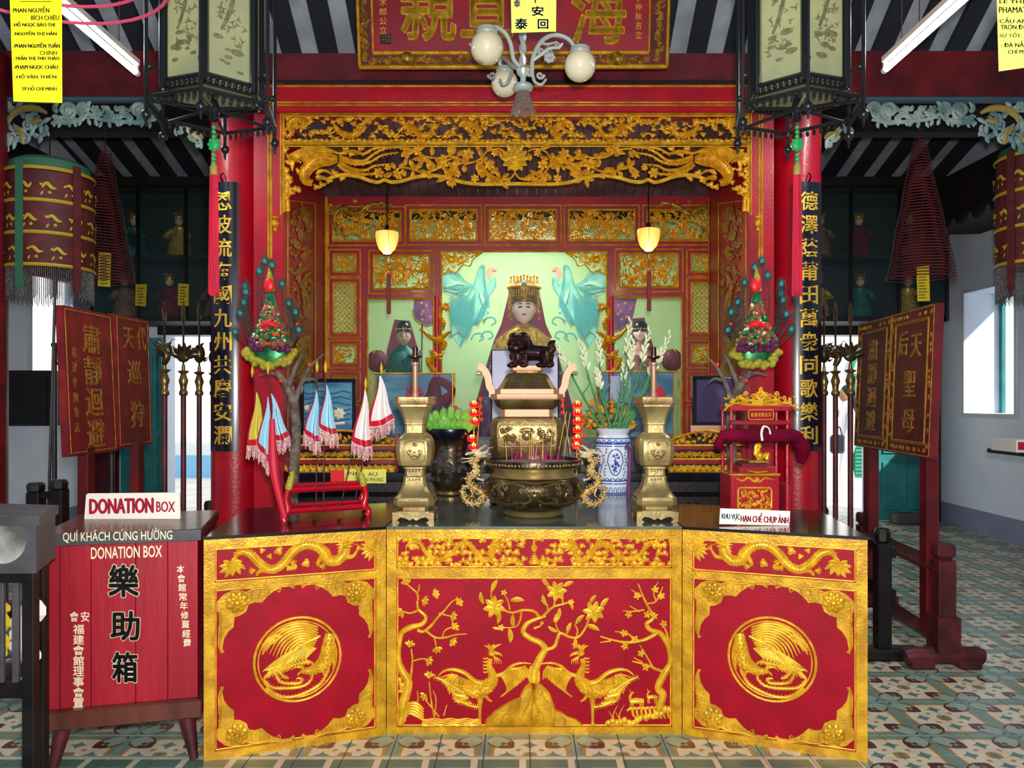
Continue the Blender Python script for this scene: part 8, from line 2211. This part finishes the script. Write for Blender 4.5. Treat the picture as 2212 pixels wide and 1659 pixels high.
# embroidered parasols
def parasol(label, cpx, d, y0, y1, y2, r_):
    cx_ = (cpx-CX)*d/F; t = thing('embroidered_parasol', label, 'parasol', (cx_, d, H+(CY-y2)*d/F)); z = lambda y: H+(CY-y)*d/F
    m = MB(); m.lathe([(r_*.98,z(y1)),(r_*1.0,z((y0+y1)/2)),(r_*.95,z(y0+28))], (cx_,d,0), 40, cap=False); obj('drum', m, 'para_red', t)
    m = MB(); m.lathe([(r_*.955,z(y0+30)),(r_*.90,z(y0+10)),(r_*.7,z(y0)),(.03,z(y0-14)),(0,z(y0-15))], (cx_,d,0), 40); obj('top_cover', m, 'para_green', t)
    ring = lambda yy, h_, rr: (m.lathe([(rr,z(yy)),(rr+.006,z(yy-h_/2)),(rr,z(yy-h_))][::1], (cx_,d,0), 40, cap=False))
    n = 4
    for k in range(n):
        m = MB(); yy = y0+36+(y1-y0-36)*k/(n-1); ring(yy, 7, r_*1.005); obj('gold_band', m, 'para_gold', t)
    m = MB()
    for k in range(150):
        a = 2*pi*k/150; x = cx_+r_*.97*cos(a); y = d+r_*.97*sin(a); m.tube([(x,y,z(y1)),(x,y,z(y2-4*(k%3)))], .0032, 4)
    obj('fringe', m, 'fringe_dark', t, kind='stuff')
    q = RC(cpx, d, [(r_*F/d,y0),(r_*F/d,y1+5)], .002); q.hs = .5; r2 = random.Random(cpx)
    for row in range(3):
        yy = y0+36+(y1-y0-36)*(row+.5)/3
        for k in range(-5, 6):
            x = k*44+10*row
            q.scales([(x-12,yy+r2.uniform(-5,6)),(x-4,yy-5),(x+6,yy+4),(x+13,yy+r2.uniform(-6,6))], [1.5,3.6,3.6,1], size=2.4); q.dome(x-14, yy-2, 3, .6); q.flower(x+2, yy+14, 4, 5); q.leaf(x-10, yy+12, 2, 10, 4)
    obj('embroidery', q.mb, 'para_gold', t, kind='stuff')
    for a, mt in ((-pi/2-.1,'para_green'), (-pi/2+1.1,'para_red'), (-pi/2-1.2,'para_red')):
        m = MB(); x = cx_+(r_+.015)*cos(a); y = d+(r_+.015)*sin(a); tx = Vector((-sin(a),cos(a),0))*.028
        p0 = Vector((x,y,z(y0+20))); p1 = Vector((x,y,z(y2-28))); p2 = Vector((x,y,z(y2-12)))
        vs = [p0-tx,p0+tx,p1+tx,p2,p1-tx]; o_ = Vector((cos(a),sin(a),0))*.004; n_ = 5
        m.add([tuple(v) for v in vs]+[tuple(v+o_) for v in vs], [(4,3,2,1,0),(5,6,7,8,9)]+[(i,(i+1)%5,5+(i+1)%5,5+i) for i in range(5)]); obj('streamer', m, mt, t, False)
    m = MB(); m.tube([(cx_,d,z(y0-12)),(cx_,d,z(y0-12)+.9)], .004, 5); obj('hanger', m, 'black_wood', t)
parasol('dark red embroidered drum parasol with gold bands hanging at the left', 108, 5.6, 352, 588, 655, .285)
parasol('dark red embroidered drum parasol cut off by the right edge', 2248, 5.6, 312, 575, 652, .285)

# ------------------------------------------------------------------ donation box and cabinet at the left
Ub = Vector((.558,.14,0)).normalized(); Wb = Vector((Ub.y,-Ub.x,0)); Ob = Vector((-1.926,3.22,0)); LBx = .575
db = thing('donation_box', 'red plank donation box with black and cream lettering on splayed legs', 'box', Ob+Ub*LBx/2-Wb*.27)
bp = Plane(Ob, Ub, (0,0,1), Wb)
def bx(name, x0, x1, z0, z1, w0, w1, mt, c=.0, parent=db):
    m = MB(); T0 = Matrix.Translation(Ob) @ Matrix(((Ub.x,-Wb.x,0,0),(Ub.y,-Wb.y,0,0),(0,0,1,0),(0,0,0,1))); m.T = T0; m.box(x0, x1, -w1, -w0, z0, z1, c); return obj(name, m, mt, parent, False)
bx('body', .012, LBx-.006, .26, .935, -.52, -.016, 'donation_red')
ed_ = [.0, .045, .16, .33, .455, LBx]
for i in range(5): bx('front_plank', ed_[i]+.001, ed_[i+1]-.001, .262, .935, -.016, 0, 'donation_red', .0015)
bx('lid', -.03, LBx+.018, .935, .985, -.56, .03, 'wood_brown', .004); bx('base_frame', -.035, LBx+.018, .185, .262, -.56, .035, 'wood_brown', .005)
bx('lid_front', -.028, LBx+.016, .937, .983, .03, .034, 'cabinet_grey')
for u in (.05, LBx-.05):
    for w_ in (-.03, -.50):
        p = Ob+Ub*u+Wb*w_; o_ = Ub*(-.035 if u < .2 else .035)+Wb*(.03 if w_ > -.2 else -.03)
        m = MB(); m.tube([(p.x,p.y,.19),(p.x+o_.x,p.y+o_.y,.0)], [.036,.017], 12); obj('leg', m, 'maroon_wood', db)
Z5 = (0, 1000, .3975)
lp = Plane(Ob+Wb*.034, Ub, (0,0,1), Wb)
q = R(lp, Z5); write(q, 'QUÍ KHÁCH CÚNG HƯỜNG', 342, 362, 936, 436, .0, .006, .0008, slope=-.02); obj('lettering', q.mb, 'cream_text', db, False)
q = R(bp, Z5); write(q, 'DONATION BOX', 495, 460, 880, 522, .0, .012, .0008, slope=-.03); obj('lettering', q.mb, 'cream_text', db, False)
for ch, b4 in (('樂',(592,556,752,726)),('助',(604,808,756,962)),('箱',(612,1030,744,1190))):
    q = R(bp, Z5); write(q, ch, b4[0], b4[1], b4[2], b4[3], .0, 0, .0006, bold=.055, k8=12); obj('character_outline', q.mb, 'cream_text', db, False)
    q = R(bp, Z5); write(q, ch, b4[0], b4[1], b4[2], b4[3], .0006, 0, .0008, bold=.026); obj('black_character', q.mb, 'black_wood', db, False)
q = R(bp, Z5)
for k, ch in enumerate('本會館常年修葺經費'): write(q, ch, 960+4.5*k, 556+50*k, 1002+4.5*k, 598+50*k, .0, .01, .0008)
obj('column_characters', q.mb, 'cream_text', db, False)
q = R(bp, Z5)
for tx, x in (('會',380),('安',440)): write(q, tx, x, 808, x+46, 862, .0, .01, .0008)
for k, ch in enumerate('福建會館理事會置'): write(q, ch, 398, 878+57*k, 456, 930+57*k, .0, .012, .0008)
obj('column_characters', q.mb, 'cream_text', db, False)
sg = thing('donation_sign', 'white sign with red letters DONATION BOX standing on the box lid', 'sign', P(286, 1122, 3.6)*Vector((1,1,0))+Vector((0,0,.985)))
q = R(Plane.front(3.6)); q.plate([(186,1069),(190,1066),(386,1064),(388,1068),(389,1118),(388,1121),(183,1124),(182,1120)], -.008, 0); q.mb.v = [(v[0], v[1], max(v[2], .9855)) for v in q.mb.v]; obj('board', q.mb, 'white_board', sg, False)
q = R(Plane.front(3.6), Z5); write(q, 'DONATION', 488, 198, 832, 276, .0, 0, .0006, slope=-.02, bold=.012); write(q, 'BOX', 850, 210, 950, 266, .0, 0, .0006, bold=.015); obj('letter_outline', q.mb, 'ink', sg, False)
q = R(Plane.front(3.6), Z5); write(q, 'DONATION', 488, 198, 832, 276, .0006, .03, .0008, slope=-.02); write(q, 'BOX', 850, 210, 950, 266, .0006, .005, .0008); obj('red_lettering', q.mb, 'sign_red', sg, False)
m = MB(); m.box(P(270,0,3.62).x, P(300,0,3.62).x, 3.608, 3.70, .9853, .995); obj('prop', m, 'white_board', sg, False)

cb = thing('grey_cabinet', 'dark grey slatted cabinet with a pale round disc, cut off at the left', 'cabinet', (-2.0, 2.9, 0))
poly = [(-2.5,2.70),(-1.644,2.70),(-1.744,2.985),(-2.5,3.12)]
def inset(p, k=.012): 
    cx_ = sum(a for a, b in p)/4; cy_ = sum(b for a, b in p)/4; return [(cx_+(a-cx_)*(1-k), cy_+(b-cy_)*(1-k)) for a, b in p]
m = MB(); m.hprism(poly, 1.10, 1.133); obj('top', m, 'cabinet_grey', cb, False)
m = MB(); m.hprism(inset(poly, .03), .935, 1.10); obj('upper_box', m, 'cabinet_grey', cb, False)
for (xa, ya) in ((-1.675,2.715),(-1.775,2.94)):
    m = MB(); m.box(xa-.04, xa, ya, ya+.04, 0, .935, .003); obj('leg', m, 'black_wood', cb, False)
m = MB(); m.box(-2.5, -1.68, 2.72, 2.76, .50, .55); m.box(-2.5, -1.68, 2.72, 2.76, .90, .935); obj('rail', m, 'black_wood', cb, False, kind='stuff')
for k in range(14):
    x = -1.735-.052*k; m = MB(); m.box(x-.022, x, 2.728, 2.745, .55, .90, .002); obj('slat', m, 'cabinet_grey', cb, False)
for k in range(4):
    y = 2.77+.05*k; x = -1.71-.03*k; m = MB(); m.box(x-.01, x, y, y+.022, .55, .90); obj('slat', m, 'cabinet_grey', cb, False)
c_ = P(3, 1166, 2.70); m = MB(); m.tube([(c_.x,2.712,c_.z),(c_.x,2.704,c_.z)], .083, 40); obj('round_disc', m, 'disc', cb, label='pale shiny round disc')
for k, (mt, lb) in enumerate((('flag_white','crumpled white paper'), ('paper_tag','crumpled yellow paper'), ('petal_red','crumpled red wrapper'), ('robe_blue','crumpled blue wrapper'), ('flag_white','folded pale paper'))):
    r2 = random.Random(k); m = MB(); x = -1.80-.09*k; z = .56+.0
    for j in range(5): m.ball((x+r2.uniform(-.03,.03), 2.86+r2.uniform(-.02,.02), .60+.04*j+.01*k), .045, 7, 5, r2.uniform(.7,1.2), .6, r2.uniform(.6,1.1))
    tag(obj('offering_packet', m, mt, None, False, ang=10), lb+' stacked inside the grey slatted cabinet', 'packet')
m = MB(); m.box(-2.5, -1.80, 2.77, 2.92, .53, .555); obj('bottom_board', m, 'black_wood', cb, False)
# red book stack peeping in at the right edge
t = thing('book_stack', 'edge of a small stack of red and white books at the right border', 'books', P(2235, 978, 5.5))
m = MB(); m.px(2196, 950, 2290, 978, 5.5, .3, .004); obj('covers', m, 'flag_white', t, False); m = MB(); m.px(2200, 955, 2290, 972, 5.495, .01); obj('red_band', m, 'sign_red', t, False)
m = MB(); m.px(2225, 978, 2300, 988, 5.45, .5); obj('table_edge', m, 'black_wood', t, False); m = MB(); m.tube([tuple(P(2240,988,5.6)), (P(2240,0,5.6).x,5.6,0)], .03, 8); m.tube([tuple(P(2300,988,5.8)), (P(2300,0,5.8).x,5.8,0)], .03, 8); obj('table_leg', m, 'black_wood', t, kind='stuff')
